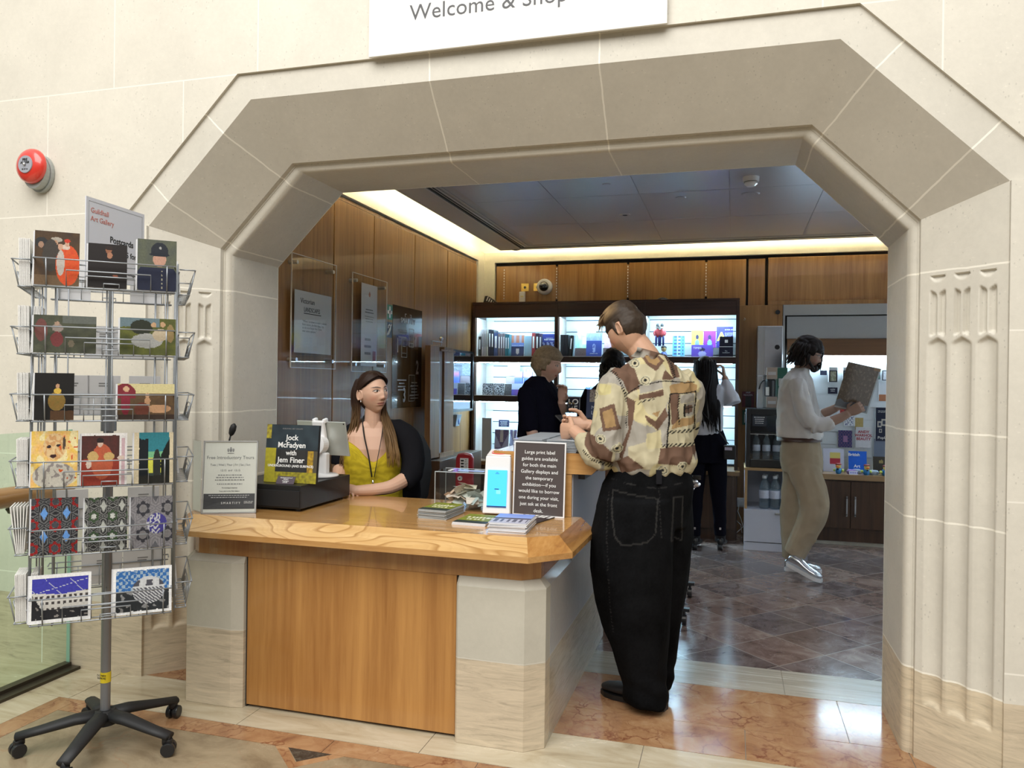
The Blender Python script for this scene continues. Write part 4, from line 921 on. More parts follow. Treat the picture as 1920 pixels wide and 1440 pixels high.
def phone(x,z,w_,h_):
    mb=MB(); t_=.004
    for q in ((x-w_,x+w_,z,z+t_),(x-w_,x+w_,z+h_-t_,z+h_),(x-w_,x-w_+t_,z,z+h_),(x+w_-t_,x+w_,z,z+h_),(x-w_*.7,x+w_*.7,z+h_*.2,z+h_*.2+t_),(x-w_*.5,x+w_*.5,z+h_*.55,z+h_*.55+t_)): mb.box(q[0],q[1],-.0045,-.0034,q[2],q[3])
    mb.build('phone_outline',M_pr,parent=b)
phone(-.07,.0,.055,.16); phone(.07,.09,.05,.15); phone(.09,-.36,.06,.22)
for sd,(x0,x1,z,n) in enumerate(((-.2,-.02,.22,3),(.05,.24,-.2,6),(-.2,-.02,-.18,4))): textlines(n,b,x0,x1,z,.026,-.0036,M_pr,sd+20,hh=.4)
# tall folded timber stand with hook, framed mirror, red board
o=empty('timber_stand',(-2.445,6.25,.75),radians(90),'tall narrow pair of timber boards standing on a ledge by the wall','wooden stand')
M_old=wood('old_timber',(.14,.065,.025),(.30,.15,.06),axis='z',rough=.5,coat=.1)
for a,b_,ry in ((-.27,-.09,.02),(.05,.25,-.02)): mb=MB(); mb.frust([(a,-.02),(b_,-.035),(b_,.03),(a,.03)],.03,[(a-.01,-.02),(b_-.02,-.035),(b_-.02,.03),(a-.01,.03)],.98); mb.build('board',M_old,parent=o,bev=.004)
mb=MB(); mb.box(-.09,.05,-.0,.02,.05,.95); mb.build('inner_strip',plain('pale_strip',(.40,.38,.40),.4),parent=o); mb=MB(); mb.box(-.09,.26,-.04,.04,.02,.06); mb.box(-.09,.26,-.04,.04,.94,.955); mb.build('rail',M_old,parent=o)
mb=MB(); mb.tube([(-.2,0,.99),(-.2,0,1.02),(.03,0,1.02)],.005,6); mb.ell((.01,0,1.05),(.018,.018,.018),10); mb.cyl((.01,0,.99),(.01,0,1.05),.006,8); mb.build('hook',M_steel,parent=o)
mb=MB(); mb.box(-.35,.75,-.10,.06,-.75,.02); o=mb.build('wall_ledge',M_mid,loc=(-2.42,6.29,.75),rot=(0,0,radians(90)),bev=.004); tag(o,'dark timber ledge cabinet under the timber stand and mirror','cabinet')
o=empty('wall_mirror',(XL+.14,6.81,1.15),radians(90),'dark framed mirror reflecting the lit shelves at the end of the timber wall','mirror')
mb=MB(); mb.box(-.27,.30,-.025,.115,0,.02); mb.box(-.27,.30,-.025,.115,.55,.57); mb.box(-.27,-.25,-.025,.115,0,.57); mb.box(.28,.30,-.025,.115,0,.57); mb.build('frame',M_blk,parent=o)
mb=MB(); mb.box(-.25,.28,-.012,-.006,.02,.55); mb.build('glass',plain('mirror_glass',(.72,.78,.88),.04,metal=1,var=0),parent=o)
o=empty('card_dispenser',(XL+.021,6.98,1.00),radians(90),'small pale leaflet pocket on the wall under the mirror','leaflet pocket'); mb=MB(); mb.frust([(-.05,-.03),(.05,-.03),(.05,0),(-.05,0)],0,[(-.06,-.05),(.07,-.05),(.07,0),(-.06,0)],.11); mb.build('pocket',plain('pocket_pale',(.5,.6,.7),.3),parent=o); mb=MB(); mb.box(-.01,.005,-.052,-.045,.01,.10,T=TR((0,0,0),(radians(-8),radians(12),0))); mb.build('blue_stripe',colm((.05,.15,.5)),parent=o)
o=empty('red_stand',(-2.12,6.0,.0),radians(8),'red rounded plastic upright with a white label behind the desk','stand')
M_red=plain('glossy_red',(.42,.02,.03),.3,coat=.4)
pts=[(-.075,0),(.075,0),(.072,.30),(.055,.335),(.0,.345),(-.055,.335),(-.072,.30)]
mb=MB(); mb.prism(pts,-.03,.03,T=TR((0,0,.5),(pi/2,0,0))); mb.build('upright',M_red,parent=o,bev=.012,seg=3); mb=MB(); mb.box(-.035,.035,-.033,-.0305,.69,.80); l_=mb.build('white_label',M_wink,parent=o); mb=MB()
for i in range(4): mb.box(-.028,-.003,-.0345,-.033,.70+.024*i,.714+.024*i)
textlines(6,l_,.002,.03,.79,.014,-.033,M_ink,3); mb.build('label_symbols',M_ink,parent=l_)
mb=MB(); mb.cyl((0,0,.02),(0,0,.52),.02,12); mb.lathe([(0,0),(.16,0),(.16,.02),(0,.025)],24); mb.build('pedestal',M_blk,parent=o)
# ---------------- right part of the shop ----------------
mb=MB(); mb.box(.13,.285,YB-.02,YB,.08,2.66); o=mb.build('wall_panel',M_oakb,bev=.003); tag(o,kind='structure')
mb=MB(); mb.box(.05,.445,YB-.10,YB-.02,.0,2.20); o=mb.build('wall_panel',M_oakb,bev=.003); tag(o,kind='structure')
mb=MB(); mb.box(.31,2.3,YB-.06,YB+.0,2.24,2.66); mb.box(.31,2.3,YB-.10,YB,2.20,2.24); o=mb.build('wall_panel',M_oakb,bev=.003); tag(o,kind='structure')
M_shut=plain('shutter_grey',(.36,.36,.35),.5,var=.03)
for q in ((.45,2.6,YB-.10,YB-.06,2.10,2.20),(.45,.468,YB-.10,YB-.0,0,2.10),(.487,2.3,YB-.07,YB-.04,1.88,2.09)):
    mb=MB(); mb.box(*q); o=mb.build('wall_recess_frame',M_shut); tag(o,kind='structure')
o=empty('door_lock',(.40,YB-.104,2.13),0,'small black keyhole disc on the timber post above the steel dispenser','lock'); mb=MB(); mb.lathe([(0,0),(.022,0),(.022,.006),(0,.006)],16,T=TR((0,0,0),(pi/2,0,0))); mb.build('disc',M_blk,parent=o)
mb=MB(); mb.tube([(.09,7.735,2.06),(.10,7.71,2.055),(.105,7.70,2.065),(.095,7.70,2.075)],.003,6); o=mb.build('hook',M_steel); tag(o,'tiny metal hook screwed into the timber beside the bookcase','hook')
# display wall unit
ds=empty('display_unit',(1.6,7.72,0),0,'walnut display unit with grey slatted back and lit top behind the man in white','display unit')
mb=MB(); mb.box(.49,2.3,YB-.10,YB-.05,1.72,1.875); part(mb,'header',wood('display_header',(.10,.045,.02),(.18,.085,.035),axis='x'),ds)
mb=MB(); mb.box(.49,2.3,YB-.03,YB-.015,.62,1.73)
for k in range(9): z=.65+.118*k; mb.box(.49,2.3,YB-.04,YB-.03,z,z+.112)
part(mb,'slatwall_back',plain('grey_slatwall',(.58,.60,.62),.4,var=.02),ds)
M_led2=plain('display_led',(1,1,1),.5,emit=(.55,.82,1.),es=75,var=0)
mb=MB(); mb.box(.52,2.3,YB-.09,YB-.06,1.70,1.712); part(mb,'light_strip',M_led2,ds)
mb=MB(); mb.box(.47,2.3,7.50,YB-.04,.585,.635); part(mb,'top_board',wood('oak_top',(.26,.15,.07),(.38,.24,.12),axis='x'),ds,bev=.003)
mb=MB(); mb.box(.47,2.3,7.53,YB-.04,.14,.585); mb.box(.47,2.3,7.535,YB-.04,.025,.14); part(mb,'carcass',M_mid,ds)
for i,(a,b) in enumerate(((.50,.75),(.755,1.03),(1.035,1.42),(1.425,1.80))):
    mb=MB(); mb.box(a+.002,b-.002,7.512,7.529,.148,.572); d_=part(mb,'door',M_mid,ds,bev=.002)
    if i in(1,2): 
        x=1.0 if i==1 else 1.07; mb=MB(); mb.box(x-.006,x+.006,7.487,7.499,.26,.44); mb.box(x-.006,x+.006,7.487,7.514,.27,.28); mb.box(x-.006,x+.006,7.487,7.514,.42,.43); mb.build('handle',M_steel,parent=d_)
mb=MB(); mb.box(.47,2.3,7.50,7.535,0,.025); o=mb.build('baseboard_back',M_thresh); tag(o,kind='structure')
# items hanging on slatwall
yS=YB-.045
def hang(x0,x1,z0,z1,func,label,name='pack',cat='pack',d=.012,nx=12,ny=14,y=None,edge=None,group=None):
    o,b=face(x0,x1,z0,z1-z0,func,label,(y or yS)-d-.006,tilt=0,nx=nx,ny=ny,d=d,name=name,cat=cat,edge=edge,group=group)
    mb=MB(); mb.tube([((0),d,z1-z0-.01),(0,-.03,z1-z0-.006)],.002,5); mb.build('peg',M_chrome,parent=o); return o,b
def bagf(c,c2):
    return lambda u,v: (c2 if (noise.noise(V((u*8,v*8,c[0]*5)))>0 ) else c) if .15<u<.85 and .05<v<.72 else ((.05,.05,.06) if v<.8 else (.66,.70,.72))
hang(.862,.935,1.47,1.61,bagf((.28,.30,.20),(.45,.45,.35)),'green and cream mug in a pack, top left hook','mug_pack','mug',.06)
hang(.985,1.055,1.47,1.61,bagf((.12,.30,.55),(.35,.55,.7)),'blue mug in a pack, second hook','mug_pack','mug',.06)
hang(1.13,1.18,1.50,1.61,bagf((.5,.05,.10),(.6,.1,.15)),'small red charm card, fourth from the pillar','charm_card','charm',.008); hang(1.19,1.24,1.50,1.61,bagf((.6,.25,.28),(.7,.4,.4)),'small pink charm card, third from the pillar','charm_card','charm',.008)
hang(1.26,1.31,1.50,1.61,bagf((.03,.2,.10),(.05,.3,.2)),'small green charm card, second from the pillar','charm_card','charm',.008); hang(1.325,1.385,1.49,1.61,bagf((.45,.45,.5),(.6,.6,.62)),'pale charm card nearest the stone pillar','charm_card','charm',.008)
hang(1.30,1.375,1.30,1.47,lambda u,v:(.6,.62,.66) if v>.35 else (.40,.16,.08),'white and orange packet below the charm cards','packet','packet',.012)
o,b=hang(.86,.945,1.36,1.42,flatc((.02,.02,.04)),'small black price plate left of the raised map','price_plate','label',.004,4,4); textlines(2,b,-.03,.03,.045,.016,-.001,M_wink,3)
hang(.79,.85,1.535,1.58,flatc((.02,.02,.04)),'small black plate close to the man\'s beard','price_plate','label',.004,4,4)
def redp(u,v): return ((.62,.50,.12) if v>.6 else (.5,.06,.05) if noise.noise(V((u*12,v*12,3)))>-.1 else (.2,.05,.05)) if .18<u<.85 and .15<v<.8 else (.62,.62,.66)
hang(.945,1.06,1.15,1.345,redp,'white framed red and yellow print above the forearms','print','print',.01,20,24)
def cards(u,v): return (.12,.13,.25) if (int(u*6)+int(v*5))%2 and .1<u<.9 and .1<v<.9 and noise.noise(V((u*20,v*20,2)))>-.1 else (.6,.62,.66)
hang(1.0,1.10,1.06,1.17,cards,'white pack printed with tiny blue figures under the print','pack','pack',.01,20,14)
hang(1.10,1.17,1.03,1.14,flatc((.40,.30,.12)),'tan packet under the map','packet','packet',.01)
def tart(u,v):
    if .36<u<.66 and .34<v<.66: return (.30,.16,.30)
    return (.04,.04,.14) if (int(u*10)+int(v*10))%2 else (.12,.08,.16)
o,b=hang(.955,1.075,.86,1.02,tart,'navy and red checked book left of the crimson lettered white book','book','book',.015,22,22)
hang(1.095,1.215,.845,1.045,flatc((.56,.56,.60)),'blank white book half hidden behind the white book with crimson lettering','book','book',.008)
o,b=hang(1.105,1.235,.865,1.055,flatc((.62,.62,.66),.05),'white book with three lines of crimson lettering on the slatted wall','book','book',.015,y=yS-.02)
text('ANDY\nWARHOL\nBEAUTY',.034,plain('crimson_ink',(.35,.03,.05),.5,var=0),b,(0,-.001,.135),align='CENTER',bold=.001,lh=.95)
def pop(u,v):
    for (x,y,s) in ((.2,.5,.10),(.42,.56,.12),(.62,.6,.1),(.78,.72,.09),(.6,.36,.1),(.82,.5,.12),(.84,.28,.1),(.25,.3,.07)):
        a=max(abs(u-x),abs(v-y)*1.2)
        if a<s*.55: return (.05,.06,.10)
        if a<s: return (.50,.47,.42)
    return (.02,.025,.05)
o,b=hang(1.275,1.44,.93,1.24,pop,'dark blue poster pack of small picture frames lettered Pop Up','poster_pack','poster pack',.02,34,44); text('PopUp',.035,M_wink,b,(-.065,-.001,.02)); text('THE COLLECTION\nOF POP-UP ART',.012,M_wink,b,(-.065,-.001,.275))
hang(1.265,1.45,.76,.95,flatc((.17,.20,.27),.05),'plain slate grey panel hanging below the dark poster pack','panel','panel',.01,4,4)
# on the walnut top
zt3=.6365
def frm(u,v): return ((.62,.50,.15) if v>.6 else (.45,.04,.06)) if .3<u<.82 and .35<v<.85 else (.55,.55,.66)
face(.82,1.0,zt3,.215,frm,'white framed print of red and yellow leaning on the walnut top',7.70,tilt=-8,nx=22,ny=24,name='print',cat='print')
o,b=face(1.035,1.19,zt3,.20,flatc((.02,.13,.62),.05),'bright blue book lettered British Art on the walnut top',7.68,tilt=-8); text('British',.038,M_wink,b,(-.03,-.001,.155),align='CENTER',bold=.001); text('Art',.038,M_wink,b,(-.005,-.001,.05),align='CENTER',bold=.001)
face(1.245,1.40,zt3,.155,lambda u,v:(.30,.22,.08) if (u-.45)**2+(v-.7)**2<.012 else (.05,.04,.03),'dark book with a small golden figure by the stone pillar',7.70,tilt=-8,nx=18,ny=18)
def duck(x,y,rz,label):
    o=empty('rubber_duck',(x,y,zt3-.0),rz,label,'rubber duck','rubber ducks on the walnut top')
    bl=colm((.02,.20,.50)); ye=colm((.75,.60,.15)); og=colm((.75,.12,.02)); 
    mb=MB(); mb.tube([(0,-.038,.018),(0,-.025,.022),(0,.0,.026),(0,.025,.026),(0,.045,.036),(0,.055,.045)],[(.012,.010),(.030,.022),(.036,.026),(.030,.022),(.014,.012),(.004,.004)],14); mb.build('body',bl,parent=o,smooth=True)
    mb=MB(); mb.ell((0,-.018,.068),(.024,.024,.024),14); mb.build('head',ye,parent=o,smooth=True)
    mb=MB(); mb.ell((0,-.046,.066),(.014,.013,.007),12); mb.build('beak',og,parent=o,smooth=True)
    mb=MB(); mb.lathe([(0,.084),(.028,.082),(.027,.089),(.018,.096),(0,.098)],16); mb.build('cap',colm((.25,.03,.03)),parent=o,loc=(0,-.016,0),smooth=True)
    for s in (-1,1): mb=MB(); mb.ell((s*.036,.0,.030),(.012,.020,.014),10); mb.build('wing',colm((.55,.65,.12)),parent=o,smooth=True)
    mb=MB(); mb.box(-.006,.006,-.038,-.036,.030,.050); mb.build('tie',M_blk,parent=o)
duck(.935,7.56,-.3,'rubber duck in a red cap beside the white framed print'); duck(1.165,7.55,.1,'rubber duck in a red cap before the blue book'); duck(1.32,7.55,.2,'rubber duck in a red cap before the dark book by the pillar')
duck(1.43,7.56,.2,'rubber duck mostly hidden by the stone pillar')
def bowl(x,y,r,c,label):
    o=empty('small_tin',(x,y,zt3),0,label,'tin','small tins on the walnut top'); mb=MB(); mb.lathe([(0,0),(r*.8,0),(r,.02),(r,.028),(0,.03)],18); mb.build('tin',colm(c),parent=o,smooth=False); mb=MB(); mb.lathe([(0,.0305),(r*.8,.0305),(r*.75,.038),(0,.04)],18); mb.build('lid',colm(tuple(min(.8,q*1.3) for q in c)),parent=o)
bowl(1.045,7.575,.045,(.30,.20,.50),'violet tin left of the middle duck'); bowl(1.10,7.645,.04,(.35,.42,.52),'grey tin in front of the blue book'); bowl(1.235,7.60,.045,(.35,.42,.55),'pale grey tin right of the middle duck'); bowl(1.40,7.64,.04,(.28,.34,.48),'slate tin behind the right hand ducks')
o,b=face(1.02,1.09,zt3,.035,lambda u,v:(.1,.12,.5) if .3<v<.6 and int(u*8)%2 else (.6,.6,.75),'small lettered tent card before the violet tin',7.51,tilt=-20,nx=16,ny=6,name='tent_card',cat='card')
# steel dispenser, boxes, jug
o=empty('steel_dispenser',(.315,7.60,1.22),0,'tall brushed steel dispenser with a round lock beside the timber post','dispenser')
mb=MB(); mb.box(-.105,.115,-.20,.12,.30,.755); mb.box(-.105,-.05,-.20,.12,0,.30); mb.box(-.05,.115,-.02,.12,0,.30); mb.build('case',M_steel,parent=o,bev=.004)
mb=MB(); mb.box(-.042,.108,-.208,-.201,.31,.745); mb.build('door',plain('polished_steel',(.6,.63,.72),.16,metal=1,var=.02),parent=o); mb=MB(); mb.cyl((.066,-.214,.56),(.066,-.208,.56),.022,18); mb.build('lock',M_blk,parent=o)
M_kraft=plain('kraft_card',(.36,.28,.22),.6)
def bx(x,y,z,w_,d,h,m,name,label,cat,marks=True):
    o=empty(name,(x,y,z),0,label,cat); mb=MB(); mb.box(-w_/2,w_/2,-d/2,d/2,0,h); b=mb.build('carton',m,parent=o,bev=.001)
    if marks: mb=MB(); mb.box(-w_*.38,w_*.38,-d/2-.001,-d/2-.0002,h*.35,h*.62); mb.build('printed_band',plain('band_grey',(.5,.47,.45),.5),parent=b)
    return o
zf=1.2305
bx(.335,7.30,zf,.09,.12,.10,M_kraft,'carton','small kraft carton on the fridge, lower of the two','box')
jug=empty('black_flask',(.322,7.32,zf+.1005),0,'black flask with a white label standing on the kraft carton','flask'); mb=MB(); mb.lathe([(0,0),(.046,0),(.048,.10),(.046,.145),(.040,.155),(0,.156)],20); mb.build('body',M_blk,parent=jug,smooth=False); mb=MB(); mb.tube([(-.045,0,.145),(-.065,-.0,.14),(-.085,0,.11),(-.095,0,.065)],.006,8); mb.build('spout',M_blk,parent=jug,smooth=True); mb=MB(); mb.box(-.04,-.01,-.0475,-.044,.01,.085); mb.build('white_label',M_paperg,parent=jug)
bx(.335,7.33,zf+.2575,.09,.12,.105,M_kraft,'carton','small kraft carton balanced on top of the black flask','box'); bx(.425,7.36,zf,.085,.12,.105,colm((.02,.10,.06)),'carton','dark green carton low behind the man in white','box')
bx(.425,7.36,zf+.106,.085,.12,.255,colm((.025,.11,.07)),'carton','tall dark green carton behind the man in white','box')
# red reader sign
o=empty('card_reader',(.14,7.735,1.10),0,'dark red wall box lettered READER beside the bookcase','reader'); mb=MB(); mb.box(-.055,.055,-.04,0,.12,.27); b=mb.build('case',colm((.14,.01,.02)),parent=o); mb=MB(); mb.box(-.025,.03,-.05,-.0405,.125,.225); mb.build('reader_head',M_blk,parent=o); text('HVP\nREADER',.023,M_wink,b,(0,-.0412,.252),align='CENTER')
mb=MB(); mb.box(-.05,.0,-.03,0,-.05,.09); mb.build('green_box',colm((.01,.09,.05)),parent=o); mb=MB(); mb.box(-.032,-.026,-.032,-.0302,-.03,.05); mb.box(-.03,.0,-.032,-.0302,.055,.075); mb.build('indicator',M_wink,parent=o)
# glass door fridge
f=empty('drinks_fridge',(.33,7.21,.715),0,'black countertop drinks fridge with a glass door on the white cabinet','fridge')
mb=MB(); mb.box(-.215,.215,.26,.27,0,.51); mb.box(-.215,-.20,-.15,.26,0,.51); mb.box(.20,.215,-.15,.26,0,.51); mb.box(-.2,.2,-.15,.26,0,.06); mb.box(-.2,.2,-.15,.26,.47,.51); mb.build('cabinet',M_blk,parent=f)
mb=MB(); mb.box(-.215,-.18,-.18,-.151,.0,.51); mb.box(.18,.215,-.18,-.151,.0,.51); mb.box(-.18,.18,-.18,-.151,0,.065); mb.box(-.18,.18,-.18,-.151,.46,.51); mb.build('door_frame',M_blk,parent=f,bev=.003)
mb=MB(); mb.box(-.18,.18,-.17,-.165,.065,.46); mb.build('glass_door',M_acr,parent=f); mb=MB(); mb.box(-.2,.2,-.14,.25,.06,.066); mb.box(-.2,.2,-.14,.25,.285,.291); mb.build('wire_shelf',M_steel,parent=f); mb=MB(); mb.cyl((.085,-.186,.03),(.085,-.18,.03),.012,14); mb.build('badge',M_chrome,parent=f)
mb=MB(); mb.box(-.16,-.05,-.173,-.1705,.36,.45); l_=mb.build('door_label',colm((.03,.035,.05)),parent=f); textlines(4,l_,-.15,-.06,.44,.017,-.1735,M_wink,2)
mb=MB(); mb.box(-.18,.18,.24,.255,.07,.46); mb.build('inner_back',plain('fridge_inner',(.06,.08,.13),.4),parent=f)
M_bot=glassy('bottle_plastic',(.80,.88,.92),rough=.05,alpha=.8,base=(.35,.42,.48)); M_lab=plain('bottle_label',(.55,.60,.72),.5,var=.25,scale=80)
def bottle(x,y,z,label,group,s=1.,proto=[None]):
    if proto[0] is None or proto[0][1]!=s:
        o=empty('water_bottle',(x,y,z),0); mb=MB(); mb.lathe([(0,0),(.030*s,0),(.033*s,.01*s),(.033*s,.05*s),(.030*s,.07*s),(.033*s,.09*s),(.033*s,.15*s),(.028*s,.17*s),(.014*s,.195*s),(.013*s,.205*s),(0,.206*s)],16); mb.build('bottle_body',M_bot,parent=o,smooth=True)
        mb=MB(); mb.lathe([(.0335*s,.07*s),(.0345*s,.075*s),(.0345*s,.12*s),(.0335*s,.125*s)],16); mb.build('label_band',M_lab,parent=o,smooth=True); mb=MB(); mb.lathe([(0,.205*s),(.015*s,.205*s),(.015*s,.225*s),(0,.226*s)],14); mb.build('cap',plain('cap_pale',(.6,.66,.72),.4),parent=o); proto[0]=(o,s)
    else: o=copy_tree(proto[0][0]); o.location=(x,y,z)
    return tag(o,label,'bottle',group)
for i in range(4):
    for j,zz in enumerate((.782,)):
        bottle(.205+.085*i,7.14,zz,'water bottle behind the fridge glass, %s from the left'%('first','second','third','fourth')[i],'bottles in the fridge')
# white cabinet
c=empty('white_cabinet',(.33,7.21,0),0,'white low cabinet with open shelf and one deep drawer under the fridge','cabinet')
M_wm=plain('white_melamine',(.50,.53,.62),.4,var=.02); M_oe=plain('oak_edge',(.40,.25,.11),.5)
mb=MB(); mb.box(-.22,-.20,-.20,.26,0,.69); mb.box(.28,.30,-.20,.26,0,.69); mb.box(-.2,.28,.24,.26,0,.69); mb.box(-.2,.28,-.2,.24,.34,.355); mb.build('carcass',M_wm,parent=c)
mb=MB(); mb.box(-.225,.305,-.205,.26,.69,.713); mb.box(-.222,-.199,-.204,-.2,.355,.69); mb.build('top_board',M_oe,parent=c)
mb=MB(); mb.box(-.224,.304,-.222,-.203,.075,.352); d_=mb.build('drawer',M_wm,parent=c,bev=.002); mb=MB(); mb.box(.03,.17,-.235,-.222,.318,.338); mb.build('handle',M_steel,parent=d_,bev=.004)
mb=MB(); mb.box(-.22,.30,-.215,-.2,0,.068); mb.build('plinth',M_wm,parent=c)
for i in range(3):
    bottle(.275+.088*i,7.08,.3553,'water bottle in the open cabinet shelf, %s from the left'%('first','second','third')[i],'bottles in the cabinet shelf',1.28)
for i in range(3): o=bottle(.29+.088*i,7.19,.3553,'water bottle in the back row of the open cabinet shelf','bottles in the back row of the cabinet shelf',1.28)
o=empty('wall_socket',(.085,7.745,.30),0,'white double wall socket beside the white cabinet','socket'); mb=MB(); mb.box(-.05,.05,-.012,0,-.045,.045); mb.build('plate',M_wpl,parent=o,bev=.003); mb=MB(); mb.box(-.025,.02,-.045,-.0125,-.025,.02); mb.build('plug',M_wpl,parent=o,bev=.004)
mb=MB(); mb.tube([(.07,7.70,.28),(.06,7.69,.22),(.09,7.68,.15),(.11,7.66,.08),(.04,7.64,.012),(-.02,7.62,.05),(-.03,7.62,.12),(.03,7.62,.16),(.09,7.64,.10),(.10,7.66,.02)],.004,6); o=mb.build('power_cable',M_wpl,smooth=True); tag(o,'looped pale power cable hanging from the wall socket','cable')
# centre display behind the man: dark stands with books
o=empty('display_counter',(-.93,5.35,0),0,'dark display counter with timber shelf between the older woman and the man','counter')
mb=MB(); mb.box(-.20,.28,-.22,.22,.0,1.0); mb.build('body',M_mid,parent=o); mb=MB(); mb.box(-.215,.30,-.24,.24,1.0,1.03); mb.build('top_board',M_oe,parent=o); mb=MB(); mb.box(-.205,-.02,-.12,.12,1.031,1.19); mb.build('black_riser',M_blkm,parent=o); mb=MB(); mb.box(.0,.27,-.10,.1,1.031,1.13); mb.build('timber_riser',M_dtop,parent=o)
o,b=face(-.985,-.815,1.165,.225,lambda u,v:(.30,.27,.24) if v>.62 and u>.14 and noise.noise(V((u*20,v*20,2)))>-.2 else ((.16,.13,.12) if v>.62 and u>.14 else (.025,.04,.10)),'large navy book lettered MODERN LONDON propped beside the man',5.30,tilt=-10,nx=24,ny=28,d=.03,rz=0)
text('MODERN\nLONDON',.036,plain('pale_ink',(.45,.5,.62),.5,var=0),b,(-.05,-.001,.085))
o,b=face(-1.125,-1.035,1.225,.10,flatc((.01,.01,.02)),'black book lettered LOVE in large white letters on the black riser',5.32,tilt=-6,nx=4,ny=4); text('LO\nVE',.052,M_wink,b,(0,-.001,.056),align='CENTER',sx=1.1,bold=.001,lh=.9)
mb=MB(); mb.box(-.04,.04,-.02,.02,0,.055); o=mb.build('cork_box',colm((.20,.17,.05)),loc=(-1.135,5.38,1.224)); tag(o,'small olive box left of the black lettered book','box')
for i,(x,y) in enumerate(((-1.09,5.22),(-1.065,5.22),(-.995,5.20),(-.975,5.20))):
    o=empty('standing_pen',(x,y,1.0315 if i>1 else 1.2225),0,'black pen standing in front of the lettered books','pen','pens on the display'); 
    if i<2: o.location=(x,5.26,1.2225)
    mb=MB(); mb.cyl((0,0,0),(0,0,.06),.006,8); mb.build('barrel',M_blk,parent=o); mb=MB(); mb.ell((0,0,.066),(.009,.009,.009),10); mb.build('top',plain('brass_dark',(.25,.2,.1),.3,metal=.8),parent=o,smooth=True)
mb=MB(); mb.box(-.05,.05,-.03,.03,0,.03); o=mb.build('card_stack',plain('white_stack',(.6,.65,.7),.5,var=.3,scale=120),loc=(-.985,5.25,1.1325-.101)); tag(o,'small stack of white cards in front of the navy book','cards')
# trolley base behind the man's legs
o=empty('trolley',(-.36,4.98,0),0,'black wheeled trolley base with a chrome stem behind the man\'s legs','trolley')
for y in (-.31,.31):
    mb=MB(); mb.box(-.20,.13,y-.02,y+.02,.085,.105); mb.build('bar',M_blk,parent=o,bev=.002)
    for x in (-.16,.10):
        mb=MB(); mb.cyl((x-.012,y,.035),(x+.012,y,.035),.033,16,T=R3(0,0,0)@TR((0,0,0))); mb.cyl((x,y,.06),(x,y,.09),.008,8); w_=mb.build('castor',M_blk,parent=o); mb=MB(); mb.cyl((x-.018,y,.035),(x-.012,y,.035),.018,12); mb.build('wheel_cap',M_blkm,parent=w_)
mb=MB(); mb.box(-.02,.02,-.33,.33,.106,.12); mb.build('cross_bar',M_blk,parent=o); mb=MB(); mb.tube([(.0,-.2,.11),(.0,-.2,.6),(.11,-.25,.76),(.14,-.27,.82)],.011,8); mb.build('stem',M_chrome,parent=o,smooth=True)
mb=MB(); rnd=random.Random(9); pts=[(.12+rnd.uniform(-.03,.05),-.27+rnd.uniform(-.02,.02),.82+rnd.uniform(-.02,.05)) for _ in range(10)]
for i in range(7): mb.ell(pts[i],(.022,.018,.014),6)
mb.box(.13,.185,-.29,-.27,.865,.89); mb.build('foil_wrap',M_chrome,parent=o)
# ---------------- hall: sign, bell, glass rail, postcard stand ----------------
o=empty('hanging_sign',(-.895,3.03,3.0),0,'large cream sign board above the arch lettered Welcome & Shop','sign')
M_sign=plain('sign_cream',(.80,.79,.74),.5,var=.01)
mb=MB(); mb.box(-.636,.632,-.012,.0,-.176,.50); b=mb.build('board',M_sign,parent=o,bev=.002)
text('Welcome & Shop',.094,plain('sign_grey',(.06,.06,.065),.5,var=0),b,(-.446,-.0125,-.040),space=1.02)
mb=MB(); mb.box(-.62,.62,.0,.013,-.16,.45); mb.build('backing_batten',M_inkg,parent=o)
# fire bell
o=empty('fire_bell',(-3.325,3.043,2.455),0,'round red fire alarm bell on the stone wall at the left','fire bell')
M_zn=plain('zinc_grey',(.36,.38,.36),.4,metal=.3)
def yl(pr,n=36): 
    return dict(T=TR((0,0,0),(pi/2,0,0)))
mb=MB(); mb.prism([(.075*cos(a),(.075*sin(a)*1.25-.02)) for a in [2*pi*i/28 for i in range(28)]],0,.02,T=TR((0,0,0),(pi/2,0,0))); mb.prism([(.068*cos(a),(.068*sin(a)*1.22-.02)) for a in [2*pi*i/28 for i in range(28)]],.02,.055,T=TR((0,0,0),(pi/2,0,0))); mb.build('back_box',M_zn,parent=o,bev=.003)
M_bell=plain('bell_red',(.62,.035,.02),.3,coat=.7,var=.03)
mb=MB(); mb.lathe([(.0,.056),(.084,.056),(.086,.062),(.083,.075),(.074,.087),(.056,.096),(.03,.101),(0,.102)],40,T=TR((0,0,.005),(pi/2,0,0))); mb.build('gong',M_bell,parent=o,smooth=True)
mb=MB(); mb.lathe([(0,.094),(.043,.094),(.042,.1032),(0,.1035)],28,T=TR((0,0,.005),(pi/2,0,0))); lb=mb.build('label_disc',plain('bell_label',(.32,.33,.37),.5),parent=o); mb=MB(); mb.lathe([(0,.103),(.008,.103),(.007,.111),(0,.113)],14,T=TR((0,0,.005),(pi/2,0,0))); mb.build('centre_nut',M_steel,parent=o,smooth=True)
text('FIRE\nALARM',.0165,M_ink,lb,(0,-.1042,.022),align='CENTER',bold=.0005,lh=.85); text('■ 24V dc',.009,M_ink,lb,(0,-.1042,-.022),align='CENTER')
mb=MB(); mb.ell((-.018,-.082,-.060),(.012,.006,.010),10); mb.build('green_dot',plain('dot_green',(.02,.25,.12),.5),parent=o)
